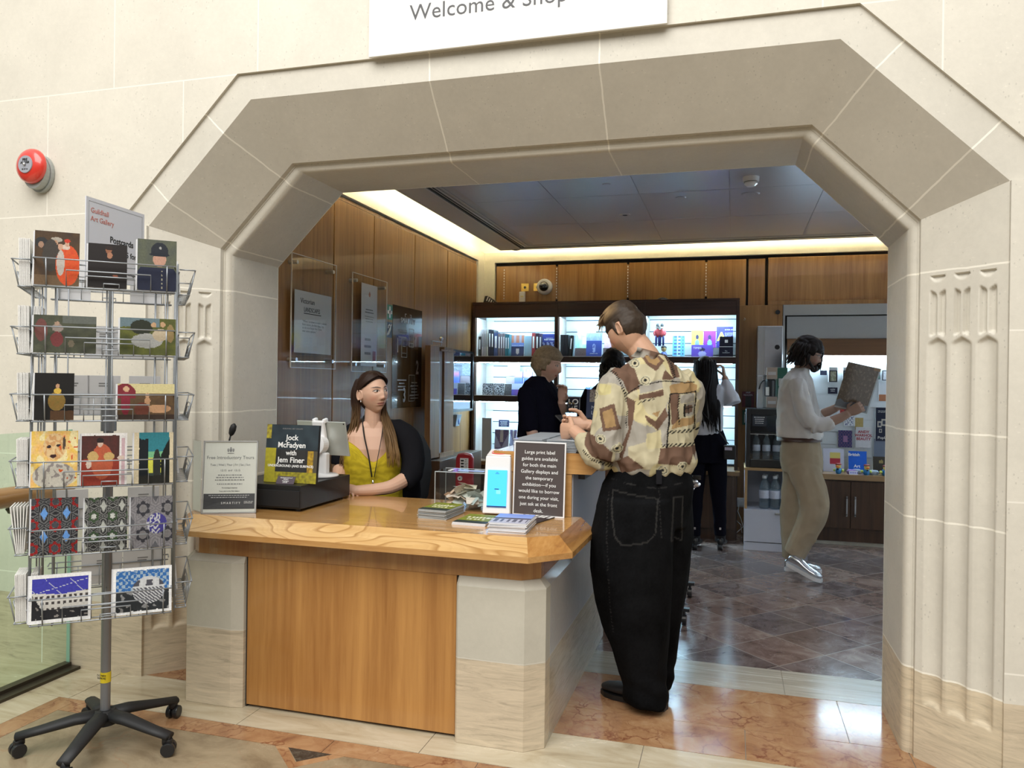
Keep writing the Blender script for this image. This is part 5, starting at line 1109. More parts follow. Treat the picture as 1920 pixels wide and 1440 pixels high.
# glass balustrade at far left
o=empty('glass_balustrade',(-3.12,2.0,0),0,'green glass balustrade panel with a metal shoe at the left edge','balustrade')
mb=MB(); mb.box(-.009,.009,-3.0,1.03,.0,1.17); mb.build('glass_pane',M_glassg,parent=o); mb=MB(); mb.box(-.0095,.0095,1.027,1.031,.02,1.17); mb.build('glass_edge',plain('glass_edge_green',(.25,.42,.34),.2,var=0),parent=o)
mb=MB(); mb.box(-.06,.07,-3.0,1.035,0.0005,.014); mb.box(-.02,.02,-3.,1.03,.014,.03); mb.build('shoe',plain('bronze_shoe',(.06,.05,.035),.35,metal=.5),parent=o)
# handrail: runs along the glass, its end is cut near the wall
mb=MB()
for a,b in ((0,0),):
    mb.tube([(.07,-3,.895),(.07,.86,.895),(.07,.97,.905)],[(.046,.040),(.046,.040),(.02,.03)],18)
mb.build('handrail',wood('rail_oak',(.24,.12,.04),(.42,.25,.10),axis='y',rough=.3,coat=.4),parent=o,smooth=True)
mb=MB(); mb.tube([(.0,.70,.82),(.04,.70,.825),(.07,.70,.86)],.012,8); mb.ell((.05,.70,.838),(.03,.06,.018),12); mb.build('rail_bracket',plain('bronze_bracket',(.05,.045,.03),.4,metal=.6),parent=o,smooth=True)
# ---- postcard carousel
SX,SY=-2.33,2.44; stand=empty('postcard_stand',(SX,SY,0),0,'grey wire postcard carousel on a black five armed castor base','postcard stand')
M_wire=plain('grey_wire',(.30,.32,.34),.35,metal=.5,var=.02); M_pole=plain('pole_grey',(.24,.25,.27),.35,metal=.6,var=.03)
for i in range(5):
    a=radians(-74+72*i+ 2); d=V((cos(a),sin(a),0)); mb=MB()
    mb.tube([d*.02+V((0,0,.118)),d*.10+V((0,0,.112)),d*.22+V((0,0,.088)),d*.30+V((0,0,.074))],[(.022,.034),(.020,.032),(.016,.027),(.014,.024)],10,up=(0,0,1)); mb.tube([d*.285+V((0,0,.045)),d*.285+V((0,0,.078))],.016,10)
    lg=mb.build('base_arm',M_blkm,parent=stand,smooth=True); 
    n_=V((-sin(a+.5),cos(a+.5),0)); c=d*.285+V((0,0,.0265))+V((cos(a+.5),sin(a+.5),0))*.008
    mb=MB(); mb.cyl(c-n_*.024,c-n_*.005,.026,18); mb.cyl(c+n_*.005,c+n_*.024,.026,18); mb.cyl(c-n_*.006,c+n_*.006,.014,10); mb.tube([c+V((0,0,.012)),c+V((0,0,.036))],.016,10); mb.build('castor',M_blk,parent=lg,bev=.003)
mb=MB(); mb.lathe([(0,.085),(.045,.085),(.045,.13),(.034,.138),(0,.138)],20); mb.build('hub',M_blkm,parent=stand)
mb=MB(); mb.cyl((0,0,.13),(0,0,1.31),.018,20); mb.cyl((0,0,1.22),(0,0,1.315),.028,16); mb.build('pole',M_pole,parent=stand,smooth=False)
mb=MB(); mb.lathe([(.0186,.245),(.0192,.245),(.0192,.285),(.0186,.285)],24); tp=mb.build('warning_tape',plain('tape_yellow',(.75,.58,.02),.5,var=.02),parent=stand)
text('DO NOT\nREMOVE',.0105,M_ink,tp,(-.001,-.0196,.271),align='CENTER')
HS=.235; FW=.445; BD=.06; ANG=radians(41.2)
rows=[1.742,1.507,1.272,1.039,.804,.566]
def basket_mesh():
    mb=MB(); r=.0026; W=FW/2; H_=.094; y1=-HS-BD; y0=-HS-.004
    def w_(*p,rr=r): mb.tube(list(p),rr,5)
    w_((-W,y1,H_),(W,y1,H_)); w_((-W,y1+.02,0),(W,y1+.02,0)); w_((-W,y0,0),(W,y0,0)); w_((-W,y0,H_*.9),(W,y0,H_*.9)); w_((-W,y0,H_*.45),(W,y0,H_*.45),rr=.0016)
    w_((-W,y1,H_),(-W,y0,H_)); w_((W,y1,H_),(W,y0,H_)); w_((-W,y1+.02,0),(-W,y0,0)); w_((W,y1+.02,0),(W,y0,0))
    n=11
    for i in range(n):
        x=-W+.03+(2*W-.06)*i/(n-1); w_((x,y1+.02,0),(x,y0,0),rr=.0016)
        if i%2==0: w_((x,y0,0),(x,y0,H_*.9),rr=.0016)
    for x in (-W*.83,W*.88): w_((x,y1,H_),(x,y1+.02,0))
    for a,b,h in ((-.56,.64,.62),(-.30,.40,.45),(-.04,.18,.2)): 
        yy=y1+.02*(1-h); w_((a*W,y1+.02,0),(a*W,yy,H_*h),(b*W,yy,H_*h),(b*W,y1+.02,0))
    return mb
bm0=None
for f in range(4):
    rz=ANG+f*pi/2
    for r,z in enumerate(rows):
        if bm0 is None: b=basket_mesh().build('wire_basket',M_wire,parent=stand,smooth=True); bm0=b
        else: b=bm0.copy(); COL.objects.link(b)
        b.location=(0,0,z); b.rotation_euler=(0,0,rz)
        if f==0: b.location=(0,0,z)
mb=MB()
for f in range(4):
    a=ANG+f*pi/2
    for x in (-.20,-.19+.03,.0,.16,.20):
        p=V((x*cos(a)+(HS)*sin(a),x*sin(a)-(HS)*cos(a),0)); mb.tube([p+V((0,0,.55)),p+V((0,0,1.86))],.0028,6)
    for z in rows:
        for x in (0.,): p=V((HS*sin(a),-HS*cos(a),0)); mb.tube([p+V((0,0,z+.05)),V((0,0,z+.05)) if z<1.3 else p*.05+V((0,0,z+.05))],.0022,5)
mb.build('upright_wire',M_wire,parent=stand,smooth=True)
mb=MB(); mb.tube([(0,0,1.30),(0,0,1.86)],.006,8); mb.build('inner_rod',M_wire,parent=stand)
# picture functions (plain stand-ins in similar colours)
def nz(u,v,s,k=0): return noise.noise(V((u*s,v*s,k)))*.5+.5
def el(u,v,x,y,a,b): return ((u-x)/a)**2+((v-y)/b)**2<1
def art1(u,v):
    c=(.05+.06*nz(u,v,6),.03+.03*nz(u,v,6),.02)
    if v<.18: c=(.16,.10,.05)
    if el(u,v,.15,.78,.14,.10): c=(.03,.03,.03)
    if el(u,v,.14,.74,.06,.06): c=(.35,.22,.15)
    if el(u,v,.48,.85,.13,.05): c=(.40,.36,.30)
    if el(u,v,.46,.78,.05,.06): c=(.45,.27,.17)
    if el(u,v,.36,.55,.18,.3): c=(.06,.05,.04)
    if el(u,v,.74,.38,.27,.38): c=(.62,.07+.05*nz(u,v,14),.02)
    if el(u,v,.58,.42,.09,.24): c=(.5,.45,.40)
    if el(u,v,.68,.72,.10,.05): c=(.62,.5,.42)
    if el(u,v,.57,.72,.06,.06) or el(u,v,.72,.78,.05,.05): c=(.55,.34,.24)
    if el(u,v,.72,.84,.07,.035): c=(.55,.05,.02)
    return c
def art2(u,v):
    c=(.018,.012,.01)
    if el(u,v,.52,.86,.08,.08): c=(.30,.13,.07)
    if el(u,v,.53,.91,.10,.05): c=(.03,.015,.01)
    if el(u,v,.55,.74,.07,.07): c=(.40,.20,.12)
    if el(u,v,.70,.28,.07,.03): c=(.30,.10,.05)
    return c
def art3(u,v):
    c=(.09+.05*nz(u,v,5),.10+.05*nz(u,v,5),.09)
    if v<.45 and el(u,v,.5,.2,.55,.38): c=(.015,.02,.05)
    if el(u,v,.56,.62,.17,.15): c=(.50,.30,.22)
    if el(u,v,.56,.78,.22,.17) and v>.70: c=(.02,.025,.035)
    if el(u,v,.56,.71,.26,.035): c=(.015,.02,.03)
    if el(u,v,.58,.84,.03,.03): c=(.35,.35,.33)
    if abs(u-.62)<.015 and v<.4 and int(v*24)%2: c=(.35,.33,.25)
    return c
def art4(u,v):
    n=nz(u,v,7,4); c=(.05+.06*n,.055+.06*n,.04+.03*n)
    if v>.8 and u>.45: c=(.14,.15,.13)
    if el(u,v,.38,.66,.09,.11): c=(.30,.25,.22)
    if el(u,v,.37,.36,.10,.2): c=(.20,.05,.05)
    if el(u,v,.37,.78,.04,.05): c=(.40,.28,.2)
    if el(u,v,.12,.6,.1,.3): c=(.18,.07,.06)
    if el(u,v,.6,.25,.05,.1): c=(.2,.17,.12)
    return c
def art5(u,v):
    n=nz(u,v,6,8); c=(.06+.10*n,.07+.10*n,.03)
    if v>.75 and u<.7: c=(.16,.22,.24)
    if el(u,v,.38,.75,.2,.2): c=(.03,.035,.02)
    if el(u,v,.48,.38,.28,.2): c=(.38,.38,.36)
    if el(u,v,.72,.55,.14,.17): c=(.50,.42,.30)
    if el(u,v,.6,.82,.05,.07) or el(u,v,.76,.84,.05,.07): c=(.52,.34,.20)
    if el(u,v,.9,.6,.07,.25): c=(.30,.22,.10)
    return c
def art6(u,v):
    c=(.012,.01,.008)
    if el(u,v,.56,.40,.22,.20): c=(.20+.1*nz(u,v,12),.16,.04)
    if el(u,v,.58,.62,.10,.06): c=(.62,.42,.08)
    if el(u,v,.58,.72,.05,.05): c=(.5,.3,.18)
    if v<.2 and u>.4: c=(.10,.05,.02)
    return c
def art7(u,v):
    n=nz(u,v,9,3); c=(.10+.06*n,.06+.04*n,.04)
    if v>.72: c=(.62,.55,.30)
    if v>.6 and el(u,v,.12,.7,.2,.3): c=(.22,.03,.04)
    if el(u,v,.14,.45,.08,.33): c=(.25,.03,.05)
    if el(u,v,.15,.85,.05,.08): c=(.6,.4,.25)
    if el(u,v,.72,.3,.22,.12) or el(u,v,.52,.5,.05,.14): c=(.5,.30,.17)
    if el(u,v,.42,.28,.13,.2): c=(.16,.05,.03)
    if el(u,v,.52,.68,.04,.06): c=(.5,.32,.2)
    if v<.14: c=(.05,.03,.02)
    return c
def art8(u,v):
    n=nz(u,v,5,2); m=nz(u,v,12,5); c=(.78,.42+.25*n,.06+.25*m)
    if n>.6: c=(.80,.70,.40)
    if el(u,v,.5,.72,.25,.24): c=(.62,.36,.16) if m>.5 else (.72,.52,.28)
    if el(u,v,.38,.72,.05,.025) or el(u,v,.58,.74,.05,.025): c=(.05,.03,.03)
    if el(u,v,.47,.55,.07,.035): c=(.06,.02,.02)
    if el(u,v,.5,.2,.46,.24): c=(.55,.52,.45) if m>.42 else (.30,.27,.25)
    if m>.72 and u>.6: c=(.6,.12,.03)
    if el(u,v,.70,.78,.03,.12): c=(.1,.07,.05)
    return c
def art9(u,v):
    if v>.955: return (.8,.78,.75)
    n=nz(u,v,9,7); c=(.07+.05*n,.035,.03) if v>.5 else (.30,.05,.03)
    if u>.83: c=(.55,.40,.42) if v<.9 and .87<u<.95 else (.7,.68,.66)
    if el(u,v,.45,.45,.24,.34): c=(.42+.1*n,.12,.06)
    if el(u,v,.25,.55,.12,.10) or el(u,v,.6,.55,.12,.08): c=(.55,.38,.16)
    if el(u,v,.40,.80,.06,.07): c=(.62,.45,.36)
    if el(u,v,.40,.86,.08,.05): c=(.03,.02,.02)
    if el(u,v,.16,.4,.06,.08) or el(u,v,.86,.52,.08,.04): c=(.62,.5,.42)
    return c
def art10(u,v):
    if u<.13 or u>.9: return (.62,.54,.38)
    t=(v)*1.
    c=(.04,.22,.26) if v>.62 else ((.20,.45,.25) if v>.5 else ((.62,.62,.10) if v>.2 else (.05,.07,.06)))
    if u<.36 and v<.82+.1*nz(u,v,20): c=(.01,.015,.02)
    if u>.68 and v<.55+.45*((u-.68)/.3): c=(.012,.015,.012)
    if el(u,v,.58,.35,.1,.32): c=(.03,.035,.03)
    if v<.13+.05*nz(u,v,12): c=(.02,.02,.015)
    return c
def kal(u,v,cols,s):
    x=(u*s)%1-.5; y=(v*s*1.15)%1-.5; r=sqrt(x*x+y*y); a=math.atan2(y,x)
    k=abs(sin(a*3)); 
    if r<.10+.05*k: return cols[0]
    if .16<r<.20+.1*k: return cols[1]
    if r>.60-.05*k: return cols[2]
    return cols[3] if int((r*14+k*3))%2 else cols[4]
def art11(u,v): return kal(u+.2,v+.1,[(.08,.08,.09),(.30,.02,.02),(.16,.34,.68),(.03,.03,.035),(.16,.16,.16)],2.1)
def art12(u,v): return kal(u,v+.3,[(.55,.56,.52),(.06,.10,.05),(.45,.46,.42),(.03,.03,.03),(.22,.22,.21)],2.3)
def art13(u,v):
    if el(u,v,.62,.47,.24,.2): return (.50,.50,.52) if nz(u,v,20)>.52 and u<.7 else (.07,.06,.25)
    return kal(u,v,[(.22,.21,.21),(.05,.05,.06),(.12,.12,.13),(.20,.19,.20),(.27,.26,.27)],1.7)
def wb(f,b=.05):
    return lambda u,v: (.85,.85,.84) if (u<b or u>1-b or v<b*1.4 or v>1-b*1.4) else f(u,v)
def bld(u,v):
    if v>.58+.12*abs(u-.5): 
        return (.55,.56,.62) if abs((u*1.3+v)%.5-.25)<.008 or abs(v-.8-.3*(u-.7))<.006 else (.07,.07,.40)
    if u>.2+.5*(0.3-v) and v>.28: return (.62,.60,.56) if int(u*22)%2 or int(v*16)%2 else (.08,.07,.07)
    return (.03,.03,.035) if nz(u,v,12)>.3 else (.3,.28,.26)
def bld2(u,v):
    if el(u,v,.6,.5,.28,.3) and v<.85: return (.60,.61,.62) if (int((u+v)*30)%2 or v>.55) and not (.6<v<.72 and int(u*9)%2) else (.10,.10,.12)
    if v>.5: return (.35,.45,.55) if (int(u*20)+int(v*14))%2 and nz(u,v,15)>.4 else (.05,.17,.42)
    return (.04,.045,.05) if nz(u,v,10)>.35 else (.3,.3,.3)
CARDS=[(0,93,177,.190,art1,'postcard of figures in red robes'),(0,193,266,.160,art2,'near black portrait postcard'),(0,285,358,.190,art3,'postcard of a helmeted constable in navy'),
(1,93,210,.132,art4,'dark landscape postcard with a girl in red'),(1,254,358,.135,art5,'landscape postcard with two pale reclining figures'),
(2,96,170,.165,art6,'black postcard with a small yellow gowned figure'),(2,251,357,.130,art7,'landscape postcard with a yellow sky and red winged figure'),
(3,91,178,.195,art8,'orange and white painted face postcard'),(3,185,270,.185,art9,'postcard of a seated woman in a red gown'),(3,283,356,.185,art10,'cream bordered postcard of dark towers under a teal sky'),
(4,92,180,.195,art11,'red and blue kaleidoscope postcard'),(4,192,272,.190,art12,'grey and green kaleidoscope postcard'),(4,278,356,.185,art13,'grey clock patterned postcard with a violet centre'),
(5,90,206,.165,wb(bld),'white bordered postcard of a building under a violet sky'),(5,247,356,.165,wb(bld2,.045),'white bordered postcard of a round white building')]
def tt(px): u=(px-93)/262; return u*2.65/(2.84-.19*u)
Rw=Matrix.Rotation(ANG,4,'Z')
M_back=plain('card_back',(.62,.62,.63),.5,var=.03)
rowname=['top','second','third','fourth','fifth','bottom']
def place(o,f,x,dy,z,tilt,extra=0):
    a=ANG+f*pi/2; M=Matrix.Translation((SX,SY,0))@Matrix.Rotation(a,4,'Z')@Matrix.Translation((x,-HS-BD+.010+dy,z))@Matrix.Rotation(tilt,4,'X')@Matrix.Rotation(extra,4,'Y'); o.matrix_world=M; return o
for r,p0,p1,h,art,lab in CARDS:
    x0=(tt(p0)-.5)*FW; x1=(tt(p1)-.5)*FW; w_=x1-x0; z=rows[r]+.005
    ang=-radians(6); o=empty('postcard',(0,0,0),0,lab+', '+rowname[r]+' row of the wire carousel','postcard'); place(o,0,(x0+x1)/2,.014,z,ang)
    mb=MB(); mb.box(-w_/2,w_/2,.0004,.0024,0,h); mb.build('card',M_back,parent=o); picture('printed_picture',w_,h,64,int(64*h/w_),(lambda u,v,a=art: tuple(q**1.12*.86*(.82+.36*nz(u,v,30,2)) for q in a(u+.012*(nz(u,v,14,6)-.5),v+.012*(nz(u,v,14,9)-.5)))),o)
    pr=None
    for k in range(4):
        if pr is None: mb=MB(); mb.box(-w_/2,w_/2,0,.002,0,h-.002); pr=mb.build('postcard',M_back); q=pr
        else: q=pr.copy(); COL.objects.link(q)
        place(q,0,(x0+x1)/2-.0015*(k+1),.0175+.0035*k,z,ang); tag(q,'pale postcard edge stacked behind the '+lab.replace('postcard','card',1)[:52],'postcard','postcards behind the '+lab)
# side pockets seen edge on, and backs of cards seen through the rack
M_cedge=plain('card_edge',(.74,.73,.69),.6,var=.12,scale=220)
rnd=random.Random(21); side=None
for f,n,lab,grp in ((3,13,'postcard seen edge on in the left side pockets of the carousel','postcards in the left side pockets'),):
    for r,z in enumerate(rows):
        for c,x in enumerate((.155,)):
            h=.17 if r not in (1,) else .15
            for k in range(n if r!=4 else 6):
                mb=None
                if side is None: m_=MB(); m_.box(-.058,.058,0,.0032,0,.165); side=m_.build('postcard',M_cedge); q=side
                else: q=side.copy(); COL.objects.link(q)
                place(q,f,x,.012+.0043*k,z+.004,-radians((4 if k>7 else -1)+(12*(k/6.-.5) if r==4 else 0)),rnd.uniform(-.01,.01)); tag(q,lab+', '+rowname[r]+' row','postcard',grp+', '+rowname[r]+' row')
for f,xs in ((2,(-.13,.03,.15)),(1,(.12,))):
    for r,z in enumerate(rows):
        for c,x in enumerate(xs):
            if f==2 and (r*7+c)%4==1: continue
            o=empty('postcard',(0,0,0),0,'postcard showing its pale printed back on the far side, %s row%s'%(rowname[r],('','',', right')[c] if f==2 else ', right pocket'),'postcard','far side postcards, '+rowname[r]+' row')
            place(o,f,x*.95,.03,z+.004,-radians(5)); mb=MB(); ww=.075 if r%2 else .06; mb.box(-ww,ww,0,.006,0,.16-.03*(r%2)); b=mb.build('card',M_back,parent=o)
            mb=MB(); mb.box(-.02,.02,.0061,.0066,.125-.03*(r%2),.130-.03*(r%2)); mb.box(-.015,.02,.0061,.0066,.115-.03*(r%2),.120-.03*(r%2)); mb.build('fine_print',M_inkg,parent=b)
# price sign above
o=empty('price_sign',(-2.327,2.463,1.80),radians(95),'white sheet lettered Postcards on top of the carousel','sign')
M_psign=plain('sign_pale',(.60,.61,.66),.5,var=.01)
mb=MB(); mb.box(-.163,.163,-.002,.002,0,.30); b=mb.build('sheet',M_psign,parent=o); bd=MB()
for q in ((-.15,.15,.285,.2862),(-.15,.15,.02,.0212),(-.15,-.1488,.02,.286),(.1488,.15,.02,.286)): bd.box(q[0],q[1],-.0026,-.0018,q[2],q[3])
bd.build('border_line',M_inkg,parent=b); M_rs=plain('soft_red_ink',(.50,.16,.12),.5,var=0)
text('Guildhall\nArt Gallery',.027,M_rs,b,(-.14,-.0026,.245),lh=1.15)
text('Postcards',.034,M_ink,b,(.03,-.0026,.150),align='CENTER',bold=.0006); text('£0.75 each, 5 for £3',.031,M_ink,b,(.03,-.0026,.105),align='CENTER',bold=.0004); text('www.guildhallartgallery.com/images.com',.015,M_ink,b,(-.10,-.0026,.035))
mb=MB(); mb.tube([(0,0,-.02),(0,0,.06)],.003,6); mb.box(-.02,.02,.002,.006,.0,.03); mb.build('clip',M_wire,parent=o)
# ---------------- people ----------------
M_skin=None
def attrm(name,rough,bump=None,spec=.5,sheen=None,metal=0,sss=0):
    m=attr_mat(name,rough,0,bump,spec,sheen,metal)
    if sss: m.node_tree.nodes['Principled BSDF'].inputs['Subsurface Weight'].default_value=sss; m.node_tree.nodes['Principled BSDF'].inputs['Subsurface Radius'].default_value=(.01,.004,.002)
    return m
M_skin=attrm('skin',.5,(90,.06,.002),.4,sss=.08); M_cloth=attrm('cloth',.9,(160,.12,.002),.08); M_hair=attrm('hair',.5,(220,.2,.002),.22); M_shoe=attrm('shoe_leather',.4,None,.5)
def fbm(p,s,o=3):
    v=0;a=1.;q=V(p)*s
    for i in range(o): v+=a*noise.noise(q); q=q*2.03+V((3.1,1.7,9.2)); a*=.5
    return v
def remesh(mb,name,mat,parent,vox,smooth=4,disp=None,paintf=None,sub=False):
    me=mb.mesh(name,[mat]); o=bpy.data.objects.new(name,me); COL.objects.link(o)
    m=o.modifiers.new('r','REMESH'); m.mode='VOXEL'; m.voxel_size=vox; m.use_smooth_shade=True
    if smooth: s=o.modifiers.new('s','SMOOTH'); s.factor=.5; s.iterations=smooth
    dg=bpy.context.evaluated_depsgraph_get(); nm=bpy.data.meshes.new_from_object(o.evaluated_get(dg)); bpy.data.objects.remove(o)
    nm.name=name; nm.materials.clear(); nm.materials.append(mat)
    if disp:
        ns=[v.normal.copy() for v in nm.vertices]
        for v,n in zip(nm.vertices,ns): v.co=v.co+n*disp(v.co,n)
    nm.polygons.foreach_set('use_smooth',[True]*len(nm.polygons)); nm.update()
    r=bpy.data.objects.new(name,nm); link(r,parent)
    if parent is not None: r.matrix_parent_inverse=parent.matrix_basis.inverted()
    if paintf: paint(r,paintf)
    return r
def rings(secs,n=28):
    """secs: list of (center,rx,ry,yaw[,pow]) horizontal superellipse sections"""
    out=[]
    for s in secs:
        c,rx,ry,yw=s[:4]; p=s[4] if len(s)>4 else 2.3; R=Matrix.Rotation(yw,3,'Z'); r=[]
        for i in range(n):
            a=2*pi*i/n; x=abs(cos(a))**(2/p)*(1 if cos(a)>=0 else -1)*rx; y=abs(sin(a))**(2/p)*(1 if sin(a)>=0 else -1)*ry
            r.append(V(c)+R@V((x,y,0)))
        out.append(r)
    return out
def interp(pts,rad,n=6):
    P=[V(p) for p in pts]; out=[];ro=[]
    for i in range(len(P)-1):
        p0=P[max(i-1,0)];p1=P[i];p2=P[i+1];p3=P[min(i+2,len(P)-1)]
        for k in range(n):
            t=k/n; out.append(.5*((2*p1)+(p2-p0)*t+(2*p0-5*p1+4*p2-p3)*t*t+(3*p1-p0-3*p2+p3)*t**3))
            a,b=rad[i],rad[i+1]; ro.append(tuple(lerp(x,y,t) for x,y in zip(a,b)) if hasattr(a,'__len__') else lerp(a,b,t))
    out.append(P[-1]); ro.append(rad[-1]); return out,ro
def limb(mb,pts,rad,n=14,k=5,up=None): p,r=interp(pts,rad,k); mb.tube(p,r,n,up=up); 
def g2(a,s): return exp(-(a/s)**2)
def headfn(d,fem=0.):
    """unit direction -> point of the head surface, face towards -Y"""
    x,y,z=d.x*.0755,d.y*.094,d.z*.1125
    t=max(0,-z/.116)
    x*=1-(.30+.07*fem)*t**1.4; x*=1+.0*t
    if y>0: y*=1-.62*t**1.1
    else: y*=1-.06*t
    if z>0: x*=1-.06*(z/.116)
    if y<0:
        f=1.
        dy=0
        nose=g2(x,.0125)*(.0165*g2(z+.028,.0115)+.010*g2(z+.010,.015)+.006*g2(z-.008,.014))+.006*g2(abs(x)-.012,.007)*g2(z+.031,.008)
        brow=.0045*g2(z-.030,.010)*g2(x,.045); sock=-.0095*g2(abs(x)-.031,.015)*g2(z-.011,.0125)
        lips=.0058*g2(x,.021)*(g2(z+.053,.0045)+g2(z+.0645,.005)); crease=-.0035*g2(z+.0588,.0022)*g2(x,.022); under=-.003*g2(z+.075,.006)*g2(x,.02)
        chin=.0085*g2(x,.019)*g2(z+.097,.013); cheek=.003*g2(abs(x)-.045,.014)*g2(z+.020,.018)
        phil=-.001*g2(x,.004)*g2(z+.044,.006)
        y-=nose+brow+sock+lips+crease+under+chin+cheek+phil
    return V((x,y,z))
def head_geo(mb,T,fem=0.,n=110,eye=True,ears=(1,1)):
    m=n*3//4; rg=[]
    for k in range(m+1):
        a=-pi/2+pi*k/m
        rg.append([headfn(V((cos(a)*cos(2*pi*i/n),cos(a)*sin(2*pi*i/n),sin(a))),fem) for i in range(n)])
    mb.loft(rg,0,False,T)
    for s in (-1,1):
        if not ears[0 if s<0 else 1]: continue
        E=Matrix.Rotation(radians(s*-22),3,'Z')
        mb.ell((s*.075,.012,-.006),(.006,.017,.029),14,T=T,R=E)
        mb.tube([T@(V((s*.078,.012,-.006))+E@V((s*.004,.017*cos(a),.030*sin(a)))) for a in [radians(-60+280*i/12) for i in range(13)]],.0042,6)
        if eye: mb.ell((s*.0305,-.0735,.0105),(.0135,.0125,.0115),14,T=T)
def headpaint(T,skin,lip=(.35,.10,.08),brow=(.05,.03,.02),gaze=(0,0),stubble=0,iris=(.06,.035,.02),blush=.12,lash=1.,lipw=1.):
    Ti=T.inverted()
    def f(co):
        p=Ti@V(co); x,y,z=p
        c=list(skin)
        if p.length>.16: return c
        n=fbm(p,60,2)*.04; c=[q*(1+n) for q in c]
        if y<-.02:
            b=blush*(g2(abs(x)-.045,.016)*g2(z+.028,.016)+.6*g2(x,.014)*g2(z+.028,.010)); c[1]*=1-b*1.6; c[2]*=1-b*1.6
            if stubble and z<-.035:
                k=stubble*min(1,(-.035-z)/.02)*(1-g2(x,.02)*g2(z+.058,.008)); c=[q*(1-.5*k) for q in c]
            # lips
            w=.024*lipw
            if abs(x)<w:
                top=-.0495-.0018*g2(x,.004)-.006*(x/w)**2; bot=-.0695+.009*(x/w)**2
                if bot<z<top: c=[lerp(q,l,.8) for q,l in zip(c,lip)]
                if abs(z+.0588+ -.004*(x/w)**2)<.0011: c=[q*.35 for q in lip]
            # nostrils
            if abs(abs(x)-.0075)<.0035 and abs(z+.0375)<.0022: c=[q*.25 for q in skin]
            # brows
            ex=abs(x)-.031
            bz=.029+.0035*(1-(ex/.022)**2)+ex*.06
            if abs(ex)<.022 and abs(z-bz)<.0038*(1.1-abs(ex+.004)/.034): c=[lerp(q,l,.85) for q,l in zip(c,brow)]
            # eyes: lids opening
            up=.0105+.0066*(1-(ex/.0145)**2); lo=.0105-.0048*(1-(ex/.0145)**2)
            if abs(ex)<.0145 and lo<z<up:
                c=[.55,.47,.42]; s=1 if x>0 else -1
                gx=x-(s*.031+gaze[0]); gz=z-(.011+gaze[1]); r=sqrt(gx*gx+gz*gz)
                if r<.0062: c=list(iris)
                if r<.0032: c=[.008,.008,.008]
                if (gx+.002)**2+(gz-.002)**2<.0009**2: c=[.9,.9,.9]  # painted catchlight in the eye
            elif abs(ex)<.017 and up<=z<up+.0016*lash: c=[.03,.02,.015]
            elif abs(ex)<.015 and lo-.0008<z<=lo: c=[q*.55 for q in c]
            elif abs(ex)<.018 and up<z<up+.006: c=[q*.86 for q in c]
        return c
    return f
def hair_cap(name,T,parent,mask,thick,col,n=120,nsc=(6,40,40),namp=.0035,fem=0.,col2=None,tip=None):
    """shell over the skull where mask(dir)>0; mask in 0..1"""
    mb=MB(); m=n*3//4; rg=[]; 
    for k in range(m+1):
        a=-pi/2+pi*k/m; r=[]
        for i in range(n):
            d=V((cos(a)*cos(2*pi*i/n),cos(a)*sin(2*pi*i/n),sin(a))); q=headfn(d,fem); 
            w_=max(-.6,min(1,mask(d,q))); th=thick(d,q) if callable(thick) else thick
            if d.y<0 and w_>0: q.y=min(q.y,0)+0
            nn=fbm(V((q.x*nsc[1],q.y*nsc[0],q.z*nsc[2])),1.,3)*namp
            base=V((d.x*.074,d.y*.094,d.z*.112)); nrm=V((d.x/.074,d.y/.094,d.z/.112)).normalized()
            q2=q+nrm*((th+nn)*w_ if w_>0 else .02*w_)
            r.append(q2)
        rg.append(r)
    mb.loft(rg,0,False,T); o=mb.build(name,M_hair,parent=parent,smooth=True); 
    if parent is not None: o.matrix_parent_inverse=parent.matrix_basis.inverted()
    Ti=T.inverted()
    def f(co):
        p=Ti@V(co); k=noise.noise(V((p.x*nsc[1]*5,p.y*nsc[0]*5,p.z*nsc[2]*3)))*.5+.5; c=[q*(.65+.7*k) for q in col]
        if col2: 
            w_=col2[1](p); c=[lerp(a_,b_*(.6+.8*k),w_) for a_,b_ in zip(c,col2[0])]
        return c
    paint(o,f); return o
def locks(name,parent,strands,col,tipcol=None,n=7,flat=.55):
    mb=MB(); cols=[]
    for pts,r0,sd in strands:
        p,r=interp(pts,[r0*(1-.0*i) for i in range(len(pts))],5); L=len(p)
        r=[r0*min(1,(1-i/(L-1))*2.2+.10)*(1 if i>0 else .8) for i in range(L)]
        b=len(mb.v); mb.tube(p,[(x*flat,x) for x in r],n); 
        for i in range(L):
            for k in range(n):
                t=i/(L-1); s_=.75+.5*((sd*7.3+k*.37)%1); c=[q*s_ for q in col]
                if tipcol: w_=max(0,min(1,(t-.35)/.5)); c=[lerp(a,q*s_,w_) for a,q in zip(c,tipcol)]
                cols.append(c)
    o=mb.build(name,M_hair,parent=parent,smooth=True)
    if parent is not None: o.matrix_parent_inverse=parent.matrix_basis.inverted()
    ca=o.data.color_attributes.new('Col','FLOAT_COLOR','POINT'); ca.data.foreach_set('color',[q for c in cols for q in (*c,1)]); return o
